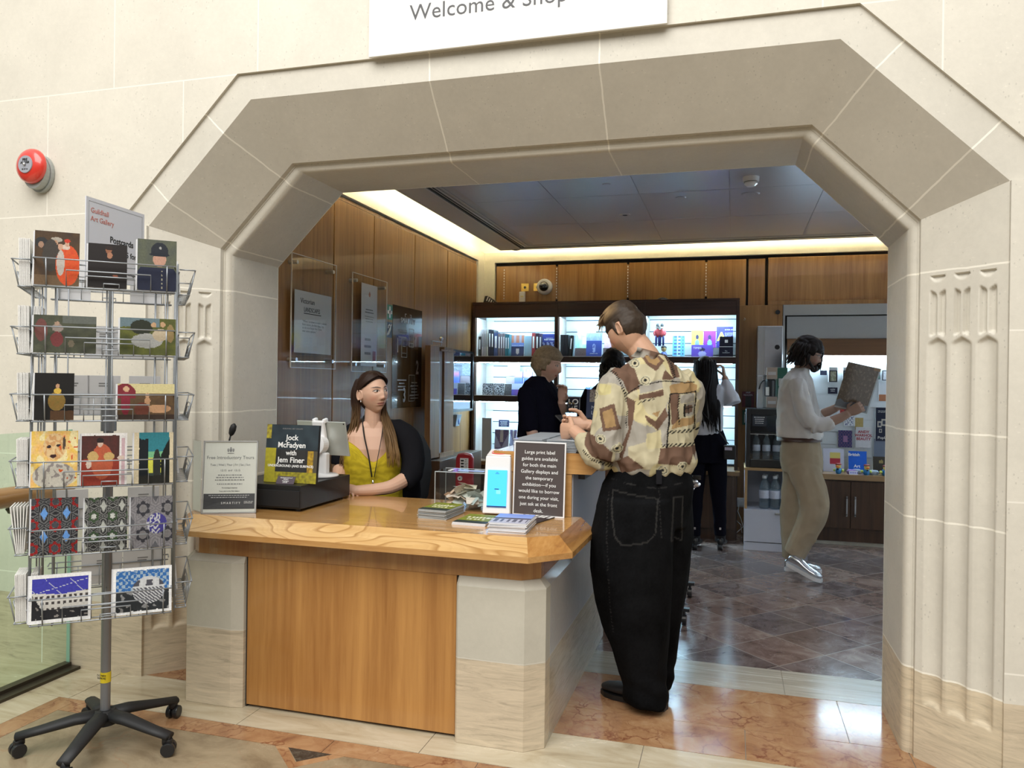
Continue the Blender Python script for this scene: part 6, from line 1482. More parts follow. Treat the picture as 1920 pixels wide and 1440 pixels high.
def hand(mb,W,d,n,s,curl=(.5,.7,.5),spread=.1,sc=1.,thumb=.5,tcurl=.4):
    """W wrist, d fingers direction, n palm-facing normal, s thumb side"""
    W=V(W); d=V(d).normalized(); s=V(s); s=(s-s.dot(d)*d).normalized(); n_=V(n); n_=(n_-n_.dot(d)*d-n_.dot(s)*s); n_=n_.normalized() if n_.length>1e-4 else d.cross(s)
    A=lambda a,b,c: W+(d*a+s*b+n_*c)*sc
    n8=12; rg=[]
    for t,w_,h in ((-.012,.024,.019),(.01,.027,.018),(.035,.037,.0165),(.065,.041,.0145),(.088,.040,.012),(.096,.034,.008)):
        rg.append([A(t,w_*cos(2*pi*i/n8),h*sin(2*pi*i/n8)) for i in range(n8)])
    mb.loft(rg)
    for i,(off,L) in enumerate(((.030,.072),(.010,.080),(-.011,.074),(-.030,.058))):
        p=A(.085,off,0); dr=(d+s*spread*(off/.03)).normalized(); pts=[W+(d*.06+s*off*.8)*sc,p]; r=[.0095*sc,.0095*sc]; a=0
        for j,fr in enumerate((.45,.30,.25)):
            a+=curl[j]; v=dr*cos(a)+n_*sin(a); p=p+v*L*fr*sc; pts.append(p); r.append((.0088-.0011*j)*sc)
        q=[pts[0]]; 
        mb.tube(pts,r,8)
        mb.ell(pts[-1],(r[-1],)*3,8)
    p=A(.015,.022,.004); pts=[p]; r=[.013*sc]
    v=(d*.55+s*.75+n_*thumb).normalized(); p=p+v*.042*sc; pts.append(p); r.append(.0115*sc)
    v=(d*.85+s*(.4-tcurl*.4)+n_*(thumb+tcurl)).normalized(); p=p+v*.032*sc; pts.append(p); r.append(.0095*sc)
    v=(d*.9+s*(.15-tcurl*.6)+n_*(thumb+tcurl)).normalized(); p=p+v*.026*sc; pts.append(p); r.append(.0075*sc)
    mb.tube(pts,r,8); mb.ell(pts[-1],(.0075*sc,)*3,8)
def shoe(mb,heel,toe,w_=.048,h=.085,sole=True):
    heel=V(heel);toe=V(toe);d=(toe-heel); L=d.length; d.normalize(); s=V((-d.y,d.x,0)).normalized(); u=d.cross(s); u=u if u.z>0 else -u
    rg=[]
    for t,ww,hh,z0 in ((-.0,.5,.55,.0),(.04,.72,.85,0),(.15,.80,1.,0),(.32,.82,.95,0),(.5,.9,.72,0),(.68,1.05,.58,0),(.83,1.0,.5,0),(.94,.78,.42,0),(1.0,.35,.25,0.005)):
        c=heel+d*L*t; rg.append([c+s*(w_*ww*abs(cos(a))**.8*(1 if cos(a)>0 else -1))+u*(max(0,(sin(a)*.5+.5))**.9*h*hh+z0) for a in [2*pi*i/16 for i in range(16)]])
    mb.loft(rg)
def kidp(o,parent):
    o.matrix_parent_inverse=parent.matrix_basis.inverted(); return o
def cadd(mb,name,mat,parent,paintf=None,smooth=True,bev=0):
    o=mb.build(name,mat,parent=parent,smooth=smooth,bev=bev); o.matrix_parent_inverse=parent.matrix_basis.inverted()
    if paintf: paint(o,paintf if callable(paintf) else (lambda c:paintf))
    return o
def faceT(c,dirv,pitch=0,roll=0):
    """head transform: centre c, face looking to horizontal dirv, pitched down by pitch"""
    yaw=math.atan2(dirv[0],-dirv[1])
    return Matrix.Translation(V(c))@Matrix.Rotation(yaw,4,'Z')@Matrix.Rotation(roll,4,'Y')@Matrix.Rotation(pitch,4,'X')
def wr(amp,sc=(14,14,7),k=0,rid=.5):
    def f(p,n):
        q=V((p.x*sc[0]+k,p.y*sc[1],p.z*sc[2])); w_=noise.noise(q*.5)*1.2; v=noise.noise(q+V((w_,w_,w_))); r=(1-abs(noise.noise(q*1.3+V((5,2,7))))*2)
        return amp*(v*(1-rid)+ (r-.6)*rid)
    return f
def inpoly(x,y,P):
    c=False; j=len(P)-1
    for i in range(len(P)):
        if (P[i][1]>y)!=(P[j][1]>y) and x<(P[j][0]-P[i][0])*(y-P[i][1])/(P[j][1]-P[i][1])+P[i][0]: c=not c
        j=i
    return c
def segd(x,y,P):
    b=9e9
    for (a,c),(e,f) in zip(P[:-1],P[1:]):
        dx,dy=e-a,f-c; t=max(0,min(1,((x-a)*dx+(y-c)*dy)/(dx*dx+dy*dy+1e-9))); b=min(b,sqrt((x-a-t*dx)**2+(y-c-t*dy)**2))
    return b
SKIN=(.56,.33,.22)
# ================= man at the desk =================
man=empty('person',(-.38,3.45,0),0,'man in a patterned cream and brown shirt and baggy black jeans leaning at the desk','person')
HT=faceT((-.462,3.47,1.672),(-.90,.44),radians(30),radians(0))
mb=MB(); head_geo(mb,HT,0)
limb(mb,[(-.345,3.475,1.47),(-.375,3.475,1.545),(-.43,3.475,1.62)],[(.075,.078),(.062,.064),(.058,.058)],18)
# left hand and wrist, right hand
limb(mb,[(-.60,3.40,1.155),(-.66,3.43,1.19),(-.70,3.46,1.215)],[.036,.031,.029],12)
hand(mb,(-.695,3.455,1.213),(-.75,.62,-.10),(.35,.55,-.45),(-.15,.1,.98),curl=(.75,.95,.6),spread=.05,thumb=.25,tcurl=.3)
limb(mb,[(-.52,3.66,1.16),(-.60,3.62,1.20),(-.655,3.585,1.235)],[.036,.031,.028],12)
hand(mb,(-.655,3.585,1.235),(-.95,-.22,.0),(.2,-.65,-.5),(0,.2,.95),curl=(.6,.8,.6),spread=.05,thumb=.25,tcurl=.3)
base_hp=headpaint(HT,SKIN,stubble=.55,lip=(.40,.16,.13))
body=remesh(mb,'body',M_skin,man,.0034,3,paintf=base_hp)
# short hair, longer blond fringe on top
def mmask(d,q):
    # hairline: front high, behind the ear down to the nape
    zl=.035+.03*max(0,-d.y) if d.y<-.25 else (.0 if d.y<.12 else -.052)
    if d.y<-.05 and abs(d.x)>.5: zl=.020-.05*g2(d.y+.12,.10)
    if -.05<=d.y<.22 and abs(d.x)>.45: zl=.028
    if d.y>.22: zl=-.062+.02*abs(d.x)
    return (q.z-zl)/.018
def mth(d,q): return .007+.021*max(0,min(1,(q.z-.055)/.04))+.010*max(0,-d.y)*max(0,min(1,(q.z-.06)/.03))
blond=((.26,.17,.085),lambda p: max(0,min(1,(p.z-.062)/.03))*max(0,min(1,(.05-p.y)/.07)))
hair_cap('hair',HT,man,mmask,mth,(.040,.027,.018),namp=.003,nsc=(9,46,40),col2=blond)
st=[]; rnd=random.Random(4)
for i in range(46):
    x=rnd.uniform(-.058,.058); y0=rnd.uniform(-.02,.06); 
    pts=[HT@V((x*.9,y0,.108-.25*x*x*10)),HT@V((x,y0-.05,.126-.35*abs(x))),HT@V((x*1.05,-.083,.098-.3*abs(x))),HT@V((x*1.08,-.108-rnd.uniform(0,.01),.055+rnd.uniform(-.02,.02)))]
    if rnd.random()<.75: pts[3]=HT@V((x*1.08,-.100,.082+rnd.uniform(-.01,.01)))
    st.append((pts,.0065,rnd.random()))
locks('hair_fringe',man,st,(.16,.105,.06),(.34,.24,.13))
def px_of(p): return 1115+(p.x+.589)/.00233, 870-(p.z-1.07)/.0024
BR=(.135,.08,.055); GO=(.32,.205,.095); CR=(.46,.41,.275); GR=(.33,.305,.26); BK=(.018,.016,.014)
POL=[([(1147,697),(1160,686),(1176,682),(1190,692),(1206,726),(1182,738),(1172,715)],BR),([(1196,664),(1226,662),(1243,677),(1231,698),(1211,684)],BR),([(1206,668),(1226,667),(1235,677),(1229,687),(1214,679)],GO),
([(1238,660),(1260,673),(1271,707),(1259,708),(1249,682)],BR),([(1241,713),(1246,694),(1262,711)],BR),([(1202,741),(1243,729),(1245,739),(1203,750)],BR),([(1200,722),(1240,712),(1243,727),(1204,738)],GR),
([(1254,724),(1285,713),(1302,722),(1300,834),(1253,834)],CR),([(1254,722),(1285,712),(1303,722),(1301,735),(1256,738)],GO),([(1257,739),(1272,735),(1272,790),(1258,792)],BR),([(1274,739),(1297,735),(1297,752),(1275,755)],GR),([(1281,756),(1298,753),(1297,776),(1281,778)],GR),([(1283,760),(1295,758),(1295,772),(1283,773)],BR),([(1274,782),(1298,779),(1298,792),(1259,800),(1260,792)],GO),
([(1212,774),(1232,786),(1250,763),(1253,776),(1235,802),(1219,788)],BR),([(1226,774),(1240,768),(1236,780)],GO),([(1131,766),(1160,756),(1171,800),(1141,806)],BR),([(1138,772),(1157,765),(1164,795),(1145,799)],GO),
([(1100,806),(1130,817),(1158,842),(1153,866),(1120,852),(1102,832)],BR),([(1240,834),(1304,832),(1294,866),(1238,862)],BR),([(1178,742),(1196,752),(1192,790),(1180,838),(1170,870),(1168,845),(1184,800),(1182,765)],BR),
([(1216,808),(1240,800),(1244,832),(1218,836)],(.50,.44,.26)),([(1126,720),(1150,722),(1152,738),(1124,742)],(.50,.44,.22)),([(1260,800),(1300,797),(1300,803),(1260,806)],CR),([(1160,858),(1185,850),(1215,870),(1170,880)],BR),([(1225,652),(1250,656),(1248,668),(1224,664)],BR)]
LIN=[([(1147,697),(1158,702),(1168,716),(1177,740),(1178,750)],2.2,6),([(1256,738),(1253,834)],1.2,0),([(1256,738),(1300,733)],1.2,0),([(1300,735),(1298,800)],1.,0),([(1272,736),(1272,790)],1.6,5),([(1255,806),(1302,803)],3.2,7),([(1245,830),(1302,829)],3.2,7),([(1242,665),(1254,682),(1262,707)],2.,5),([(1102,842),(1120,858),(1150,868)],2.6,6),([(1282,757),(1282,778)],1.6,0),([(1200,756),(1226,746)],1.8,5),([(1179,738),(1205,722),(1250,714),(1298,716)],.9,0),([(1181,770),(1180,800)],1.2,4),([(1283,765),(1296,763)],.8,0),([(1288,759),(1288,774)],.8,0)]
EYES=[(1189,682),(1212,714),(1137,819),(1166,835),(1246,874),(1280,867),(1300,690),(1118,742)]
def shirtcol(co):
    u,v=px_of(co); k=fbm(co,14,3); u+=k*2.0; v+=k*1.6
    c=CR if fbm(co,5.5,2)>-.12 else GR
    if fbm(V((co.x*9,co.y*9,co.z*9+4)),1,2)>.30: c=(.52,.45,.25)
    for P,cc in POL:
        if inpoly(u,v,P): c=cc
    for P,w_,dash in LIN:
        if segd(u,v,P)<w_ and (not dash or int((u+v)/ (dash*.5))%2): c=BK
    for x,y in EYES:
        r=sqrt((u-x)**2*.8+(v-y)**2)
        if r<8.5: c=(.50,.47,.33) if r>6.8 else ((.06,.06,.05) if r>5.8 else (CR if r>2.6 else (.02,.02,.02)))
    q=1+.10*fbm(co,30,2); return [x*q for x in c]
tw=math.atan2(.20,.34)
mb=MB()
mb.loft(rings([((-.345,3.475,1.02),.155,.12,tw),((-.345,3.475,1.045),.185,.145,tw),((-.345,3.47,1.09),.200,.155,tw),((-.35,3.47,1.18),.190,.145,tw),((-.352,3.47,1.28),.190,.135,tw),((-.352,3.475,1.38),.195,.125,tw),((-.352,3.475,1.45),.185,.105,tw),((-.352,3.475,1.50),.135,.085,tw),((-.358,3.475,1.535),.085,.075,tw),((-.362,3.475,1.56),.070,.070,tw)]))
# arms
limb(mb,[(-.47,3.40,1.455),(-.50,3.365,1.40),(-.515,3.335,1.27),(-.528,3.32,1.16),(-.54,3.325,1.115)],[(.065,.07),(.072,.077),(.070,.077),(.076,.08),(.066,.07)],16)
limb(mb,[(-.53,3.32,1.13),(-.57,3.345,1.130),(-.615,3.385,1.155),(-.655,3.415,1.185)],[.072,.070,.058,.038],16)
limb(mb,[(-.24,3.55,1.455),(-.20,3.59,1.38),(-.23,3.64,1.24),(-.30,3.68,1.14),(-.42,3.68,1.14),(-.54,3.645,1.175)],[.075,.08,.08,.075,.07,.045],14)
def shd(p,n):
    a=wr(.011,(15,15,9),2,.55)(p,n)
    b=.010*max(0,1-abs(p.z-1.07)/.07)*sin(math.atan2(p.y-3.47,p.x+.35)*13+p.z*20)
    return a*1.25+b
remesh(mb,'shirt',M_cloth,man,.0040,6,shd,shirtcol)
# collar band
mb=MB()
cc=V((-.372,3.475,1.563)); mb.loft([[cc+V((.072*cos(a)*k,.070*sin(a)*k,-.012*cos(a)*1.6+z)) for a in [2*pi*i/30 for i in range(30)]] for k,z in ((1.08,-.028),(1.02,0.0),(.99,.020),(.93,.018),(.95,-.02))],caps=False)
cadd(mb,'collar',M_cloth,man,lambda co: BR if fbm(co,16,2)>.12 else (GR if fbm(co,40,1)>-.1 else BK))
# jeans
def jeanc(co):
    c=.004+.0025*fbm(co,9,3)+.0015*fbm(co,120,2); k=[c*.95,c,c*1.12]
    u,v=px_of(co)
    P1=[(1156,911),(1239,924),(1237,982),(1223,997),(1180,1003),(1166,990),(1158,950)]; P2=[(1266,922),(1281,921),(1279,1005),(1263,998)]
    for P in (P1,P2):
        if segd(u,v,P+[P[0]])<1.3 and co.y<3.47: k=[.026,.025,.024]
    for L in ([(1150,893),(1239,906),(1283,896)],[(1148,915),(1150,975),(1158,1120),(1163,1165)],[(1240,905),(1247,990)],[(1178,1315),(1246,1313)]):
        if segd(u,v,L)<1.0 and co.y<3.47 and int(v/3)%2: k=[.020,.019,.019]
    return k
mb=MB()
mb.loft(rings([((-.345,3.475,1.105),.160,.125,tw),((-.345,3.475,1.07),.168,.135,tw),((-.36,3.47,.98),.205,.160,tw),((-.375,3.47,.88),.215,.165,tw),((-.375,3.475,.80),.205,.155,tw)]))
mb.loft(rings([((-.40,3.42,.93),.165,.150,tw*.6),((-.415,3.40,.78),.180,.165,tw*.6),((-.418,3.40,.62),.180,.165,.3),((-.41,3.40,.48),.165,.155,.3),((-.395,3.405,.34),.140,.140,.3),((-.375,3.41,.22),.112,.120,.2),((-.36,3.42,.14),.098,.112,.2),((-.352,3.425,.06),.098,.115,.2),((-.35,3.425,.035),.096,.113,.2)]))
mb.loft(rings([((-.30,3.53,.93),.130,.13,.5),((-.29,3.55,.75),.125,.13,.5),((-.295,3.56,.55),.110,.13,.4),((-.30,3.57,.38),.092,.11,.4),((-.315,3.575,.22),.080,.10,.4),((-.33,3.58,.05),.078,.10,.4)]))
def jd(p,n):
    w_=max(0,min(1,(.95-p.z)/.3)); low=max(0,min(1,(.24-p.z)/.12))
    return wr(.012*w_+.004,(9,9,2.2),7,.6)(p,n)+low*.006*sin(p.z*70+p.x*22+p.y*30)*.6
remesh(mb,'jeans',M_cloth,man,.0062,5,jd,jeanc)
mb=MB(); limb(mb,[(-.40,3.352,1.048),(-.345,3.325,1.045),(-.29,3.34,1.04)],[(.006,.02)]*3,6) if False else None
mb=MB(); mb.box(-.012,.012,-.004,.004,-.03,.03,T=TR((-.298,3.318,1.035),(0,0,.5))); cadd(mb,'belt_loop',M_cloth,man,(.015,.015,.018),smooth=False)
def shoes(par,prs,col,solec,**k):
    for hl,to in prs:
        mb=MB(); shoe(mb,V(hl)+V((0,0,.018)),V(to)+V((0,0,.018)),**k); s=cadd(mb,'shoe',M_shoe if not k.get('mat') else k['mat'],par,col)
        mb=MB(); h=V(hl);t=V(to);d=(t-h).normalized();sd=V((-d.y,d.x,0)); L=(t-h).length; w_=k.get('w_',.048)
        P=[h+d*L*a+sd*w_*b for a,b in ((0,.4),(.04,.7),(.2,.85),(.4,.82),(.6,.95),(.75,1.1),(.9,.95),(1.,.45))]; Q=[h+d*L*a-sd*w_*b for a,b in ((1.,.45),(.9,.95),(.75,1.1),(.6,.95),(.4,.82),(.2,.85),(.04,.7),(0,.4))]
        pts=P+Q; mb.add([p+V((0,0,.0)) for p in pts]+[p+V((0,0,.022)) for p in pts],[tuple(range(16))[::-1],tuple(range(16,32))]+[(i,(i+1)%16,16+(i+1)%16,16+i) for i in range(16)])
        o=mb.build('sole',M_shoe,parent=s); paint(o,lambda c:solec)
shoes(man,[((-.262,3.428,.001),(-.56,3.545,.001)),((-.30,3.60,.001),(-.36,3.86,.001))],(.012,.011,.012),(.01,.01,.01),w_=.050,h=.082)
o=empty('phone',(-.765,3.60,1.245),0,'dark phone held in both hands of the man at the desk','phone'); mb=MB(); mb.box(-.033,.033,-.004,.004,-.045,.05,T=TR((0,0,0),(radians(-55),0,radians(60)))); mb.build('body',M_blk,parent=o,bev=.003)
# ================= cashier =================
W_=empty('person',(-1.93,3.93,0),0,'seated woman with long brown hair, mustard top and black cardigan behind the desk','person')
WT=faceT((-1.925,3.90,1.358),(.86,-.50),radians(-3),radians(-4))
SK2=(.60,.37,.26)
mb=MB(); head_geo(mb,WT,1.)
cdir=V((.42,-.90,0)); rdir=V((.90,.42,0))
limb(mb,[(-1.935,3.93,1.10),(-1.935,3.925,1.18),(-1.93,3.915,1.28)],[(.060,.055),(.047,.047),(.046,.046)],18)
sw=math.atan2(.42,.90)
mb.loft(rings([((-1.93,3.93,.95),.135,.085,sw),((-1.93,3.93,1.05),.15,.088,sw),((-1.933,3.932,1.12),.155,.070,sw),((-1.935,3.935,1.165),.125,.055,sw),((-1.935,3.935,1.20),.06,.05,sw)]))
# her left forearm on the desk towards the hands, right hand beside the drawer
limb(mb,[(-1.70,3.86,.90),(-1.75,3.75,.862),(-1.86,3.665,.852),(-1.93,3.645,.852)],[.042,.036,.029,.023],14)
hand(mb,(-1.925,3.643,.850),(-.95,.05,.0),(0,0,-1),(0,-.9,.3),curl=(.35,.45,.3),spread=.06,sc=.9)
limb(mb,[(-2.10,3.86,.93),(-2.06,3.77,.87),(-1.99,3.69,.862)],[.042,.036,.027],14)
hand(mb,(-1.99,3.70,.862),(.75,-.55,.0),(0,0,-1),(.3,.8,.2),curl=(.4,.5,.3),spread=.06,sc=.88)
hp2=headpaint(WT,SK2,lip=(.42,.16,.13),brow=(.022,.012,.009),gaze=(.0035,.0005),iris=(.022,.016,.010),lash=2.2,blush=.10)
remesh(mb,'body',M_skin,W_,.0021,4,paintf=hp2)
# hair: parted cap and long locks
def pl(x,pts):
    if x<=pts[0][0]: return pts[0][1]
    for (a,b),(c,d_) in zip(pts[:-1],pts[1:]):
        if x<=c: return b+(d_-b)*(x-a)/(c-a)
    return pts[-1][1]
def wmask(d,q):
    return (q.z-pl(q.y,((-.092,.094),(-.078,.084),(-.055,.062),(-.03,.040),(.008,.028),(.026,-.02),(.033,-.12))))/.034
hair_cap('hair',WT,W_,wmask,.013,(.026,.013,.009),namp=.002,nsc=(16,34,8),fem=1.)
st=[]; rnd=random.Random(12)
WL=WT; st0=[]
for i in range(64):
    s=-1 if i%2 else 1; a=i/64; y0=-.075+.13*a
    z0=.121-.9*(y0+.0)**2*4 if y0>-.05 else .112
    def sk(x,y,z,o=.010):
        d=V((x/.074,y/.094,z/.112)).normalized(); q=V((d.x*.074,d.y*.094,d.z*.112)); return WT@(q+q.normalized()*o)
    yy=max(.012,y0*.6+.02)
    st0.append(([sk(s*.002,y0,.11,.012),sk(s*.035,y0-.004 if y0<-.04 else y0,.10,.015),sk(s*.066,y0*.75+.012,.062,.014),sk(s*.078,yy+.012,.012,.012),sk(s*.074,yy+.028,-.045,.014)],.0085,rnd.random()))
locks('hair_parting',W_,st0,(.028,.014,.009))
for i in range(120):
    side=-1 if i%2 else 1
    x=side*rnd.uniform(.058,.083); y=rnd.uniform(-.015 if side>0 else .01,.075)
    if side<0: y=rnd.uniform(.030,.08)
    p0=WT@V((x*.80,y*.7,.085)); p1=WT@V((x*1.03,y,.02)); p2=WT@V((x*1.05,y+.01,-.06))
    a=rnd.uniform(0,1)
    if side>0:   # falls in front of her left shoulder (right in the picture)
        p3=V((-1.835+.05*a,3.845+.04*rnd.random(),1.16)); p4=V((-1.80+.07*a,3.805+.03*rnd.random(),1.05)); p5=V((-1.795+.08*a,3.80+.03*rnd.random(),.955+.06*rnd.random()))
    else:
        p3=V((-2.045+.055*a,3.855+.05*rnd.random(),1.18)); p4=V((-2.075+.055*a,3.83+.04*rnd.random(),1.05)); p5=V((-2.09+.06*a,3.82+.03*rnd.random(),.93+.05*rnd.random()))
    st.append(([p0,p1,p2,p3,p4,p5],.0085,rnd.random()))
locks('hair_lengths',W_,st,(.030,.015,.010),(.20,.115,.045))
# mustard top
def topc(co):
    k=1+.16*sin(co.z*900+3*fbm(co,20,2))+.08*fbm(co,30,2); return (.46*k,.35*k,.022*k)
mb=MB(); mb.loft(rings([((-1.93,3.94,.70),.165,.125,sw),((-1.93,3.935,.82),.16,.115,sw),((-1.93,3.93,.93),.165,.118,sw),((-1.93,3.928,1.0),.168,.115,sw),((-1.93,3.93,1.045),.163,.098,sw)]))
def topd(p,n):
    return .0
tp_=remesh(mb,'top',M_cloth,W_,.006,4,wr(.006,(12,12,8),3),topc)
# V neckline: pull the upper front edge down in the middle
mw=tp_.data
for v in mw.vertices:
    r=V(v.co)-V((-1.93,3.93,0)); f=r.x*cdir.x+r.y*cdir.y; s_=r.x*rdir.x+r.y*rdir.y
    if v.co.z>.93 and f>0: v.co.z-= (v.co.z-.93)*.55*g2(s_,.055); 
    if v.co.z>1.0: v.co.z+=.028*max(0,abs(s_)-.055)/.05
# cardigan over her shoulders
mb=MB(); 
limb(mb,[(-1.875,3.975,1.175),(-1.80,3.965,1.165),(-1.735,3.955,1.11),(-1.69,3.93,1.0),(-1.685,3.88,.91),(-1.70,3.83,.872)],[(.035,.05),(.05,.06),(.066,.07),(.066,.07),(.058,.062),(.046,.05)],16)
limb(mb,[(-1.995,3.94,1.175),(-2.06,3.93,1.145),(-2.11,3.91,1.06),(-2.12,3.89,.95)],[(.035,.05),(.045,.055),(.055,.06),(.05,.055)],14)
mb.loft(rings([((-1.90,4.005,.55),.20,.08,sw),((-1.90,4.005,.8),.21,.085,sw),((-1.90,4.0,1.0),.20,.075,sw),((-1.915,3.985,1.12),.18,.06,sw),((-1.93,3.975,1.185),.12,.045,sw)]))
remesh(mb,'cardigan',M_cloth,W_,.007,4,wr(.008,(10,10,4),8),lambda co:(.008,.008,.010))
mb=MB(); mb.loft(rings([((-1.93,3.95,.40),.19,.16,sw),((-1.93,3.95,.55),.19,.16,sw),((-1.93,3.94,.73),.165,.13,sw)])); 
for s in(-1,1): limb(mb,[(-1.93+s*.09,3.93,.47),(-1.92+s*.10,3.80,.50),(-1.90+s*.10,3.78,.45),(-1.92+s*.09,3.80,.10)],[.09,.08,.075,.05],12)
remesh(mb,'trousers',M_cloth,W_,.012,3,None,lambda co:(.01,.01,.012))
shoes(W_,[((-1.83,3.83,.001),(-1.81,3.72,.001)),((-2.01,3.83,.001),(-2.0,3.72,.001))],(.02,.02,.02),(.01,.01,.01),w_=.035,h=.06)
# lanyard with clip
mb=MB()
for s in (-1,1):
    P=[V((-1.935,3.97,1.225)),V((-1.935,3.93,1.225))+rdir*s*.052+cdir*.0,V((-1.935,3.93,1.14))+rdir*s*.050+cdir*.075,V((-1.93,3.93,1.02))+rdir*(s*.026)+cdir*.13,V((-1.93,3.93,.905))+rdir*(s*.006)+cdir*.135]
    p,r=interp(P,[(.0014,.0085)]*5,6); mb.tube(p,r,6,up=tuple(cdir))
la=cadd(mb,'lanyard',M_blkm,W_); mb=MB(); q=V((-1.93,3.93,.89))+cdir*.137; mb.cyl(q,q+V((0,0,-.035)),.006,10); mb.ell(q+V((0,0,-.045)),(.009,.009,.012),10); cadd(mb,'metal_clip',M_chrome,la)
mb=MB(); mb.ell(q+V((-.02,-.01,-.055)),(.03,.014,.012),12); cadd(mb,'key_fob',M_blk,la)
mb=MB(); mb.ell(WT@V((.080,.004,-.040)),(.004,.004,.006),8); mb.ell(WT@V((-.080,.004,-.040)),(.004,.004,.006),8); cadd(mb,'earring',M_chrome,W_)
ch=empty('office_chair',(-1.89,4.12,0),radians(25),'black office chair behind the seated woman','chair')
mb=MB(); mb.loft([[V((x*w_,y+.02*x*x,z)) for x,y in ((-1,.03),(-.6,0),(0,-.012),(.6,0),(1,.03),(.6,.045),(0,.05),(-.6,.045))] for z,w_ in ((.66,.15),(.75,.20),(.9,.22),(1.02,.21),(1.10,.17),(1.13,.10))]); mb.build('backrest',M_blkm,parent=ch,smooth=True)
mb=MB(); mb.prism([(.20*cos(a),-.24+.20*sin(a)) for a in [2*pi*i/20 for i in range(20)]],.40,.46); mb.build('seat',M_blkm,parent=ch,bev=.015,seg=3)
mb=MB(); mb.cyl((0,-.2,.08),(0,-.2,.40),.025,12); mb.tube([(0,-.05,.43),(0,.06,.45),(0,.06,.75)],.018,8); mb.build('post',M_blk,parent=ch)
for i in range(5):
    a=2*pi*i/5; mb=MB(); mb.tube([(0,-.2,.09),(.25*cos(a),-.2+.25*sin(a),.065)],[.022,.014],8); mb.ell((.25*cos(a),-.2+.25*sin(a),.03),(.028,.028,.028),12); mb.build('base_arm',M_blk,parent=ch,smooth=True)
# ================= figures in the shop =================
def simple(label,loc,head,hdir,pitch,skin,parts,tops,legs,topcol,legcol,shoesp,shoec,solec,vox=.008,topd=.010,legd=.010,roll=0,hp={},neckr=.052,fem=0,ears=(1,1),hsc=1.):
    P=empty('person',loc,0,label,'person'); T=faceT(head,hdir,pitch,roll)
    mb=MB(); head_geo(mb,T,fem,n=72,ears=ears)
    for f in parts: f(mb)
    remesh(mb,'body',M_skin,P,.0045,2,paintf=headpaint(T,skin,**hp))
    mb=MB(); tops(mb); remesh(mb,'top',M_cloth,P,vox,4,wr(topd,(13,13,7),loc[0]),topcol if callable(topcol) else (lambda c:topcol))
    mb=MB(); legs(mb); remesh(mb,'trousers',M_cloth,P,vox,4,wr(legd,(9,9,5),loc[1]),legcol if callable(legcol) else (lambda c:legcol))
    if shoesp: shoes(P,shoesp,shoec,solec)
    return P,T
# -- older woman in black, facing right
def ot(mb):
    a=radians(75)
    mb.loft(rings([((-1.31,5.3,.90),.18,.15,a),((-1.31,5.3,1.0),.19,.15,a),((-1.31,5.3,1.15),.185,.14,a),((-1.315,5.3,1.28),.18,.13,a),((-1.325,5.3,1.38),.18,.105,a),((-1.325,5.3,1.44),.13,.075,a),((-1.315,5.3,1.475),.065,.06,a)]))
    limb(mb,[(-1.37,5.14,1.38),(-1.36,5.10,1.28),(-1.33,5.08,1.15),(-1.325,5.08,1.10)],[.06,.064,.06,.055]); limb(mb,[(-1.28,5.46,1.38),(-1.24,5.48,1.22),(-1.20,5.42,1.18)],[.06,.06,.05])
def oarm(mb):
    limb(mb,[(-1.30,5.3,1.42),(-1.285,5.3,1.49),(-1.27,5.3,1.56)],[.055,.048,.048]); limb(mb,[(-1.325,5.08,1.14),(-1.30,5.07,1.06),(-1.26,5.07,1.0)],[.043,.038,.03]); hand(mb,(-1.26,5.07,1.0),(.5,0,-.9),(.5,.5,0),(.6,-.5,0),sc=.95)
    limb(mb,[(-1.22,5.43,1.19),(-1.17,5.36,1.24),(-1.16,5.30,1.30)],[.04,.034,.026]); hand(mb,(-1.16,5.30,1.30),(.15,-.1,1),(-.3,-.9,0),(.8,-.2,0),curl=(.5,.7,.5),sc=.95)
def oleg(mb):
    for s in (-.09,.09): mb.loft(rings([((-1.31,5.3+s,.95),.13,.12,0),((-1.31,5.3+s,.6),.10,.10,0),((-1.31,5.3+s,.08),.07,.07,0)]))
P,T=simple('older woman with short fair hair and a black top, in profile facing right',(-1.31,5.3,0),(-1.262,5.3,1.548),(1,-.10),radians(8),(.50,.32,.25),[oarm],ot,oleg,(.004,.004,.010),(.01,.01,.015),[((-1.36,5.21,.001),(-1.12,5.20,.001)),((-1.36,5.39,.001),(-1.12,5.39,.001))],(.02,.02,.02),(.01,.01,.01),fem=1,hp=dict(brow=(.25,.18,.12)))
def omask(d,q):
    zl=.045 if d.y<-.4 else (-.005 if d.y<-.1 else -.085)
    if abs(d.x)>.5 and -.4<d.y<.3: zl=-.035 if d.y>-.15 else .01
    return (q.z-zl)/.018
hair_cap('hair',T,P,omask,lambda d,q:.018+.014*max(0,d.z)+.012*max(0,d.y),(.26,.20,.13),namp=.007,nsc=(20,26,26),fem=1,n=90)
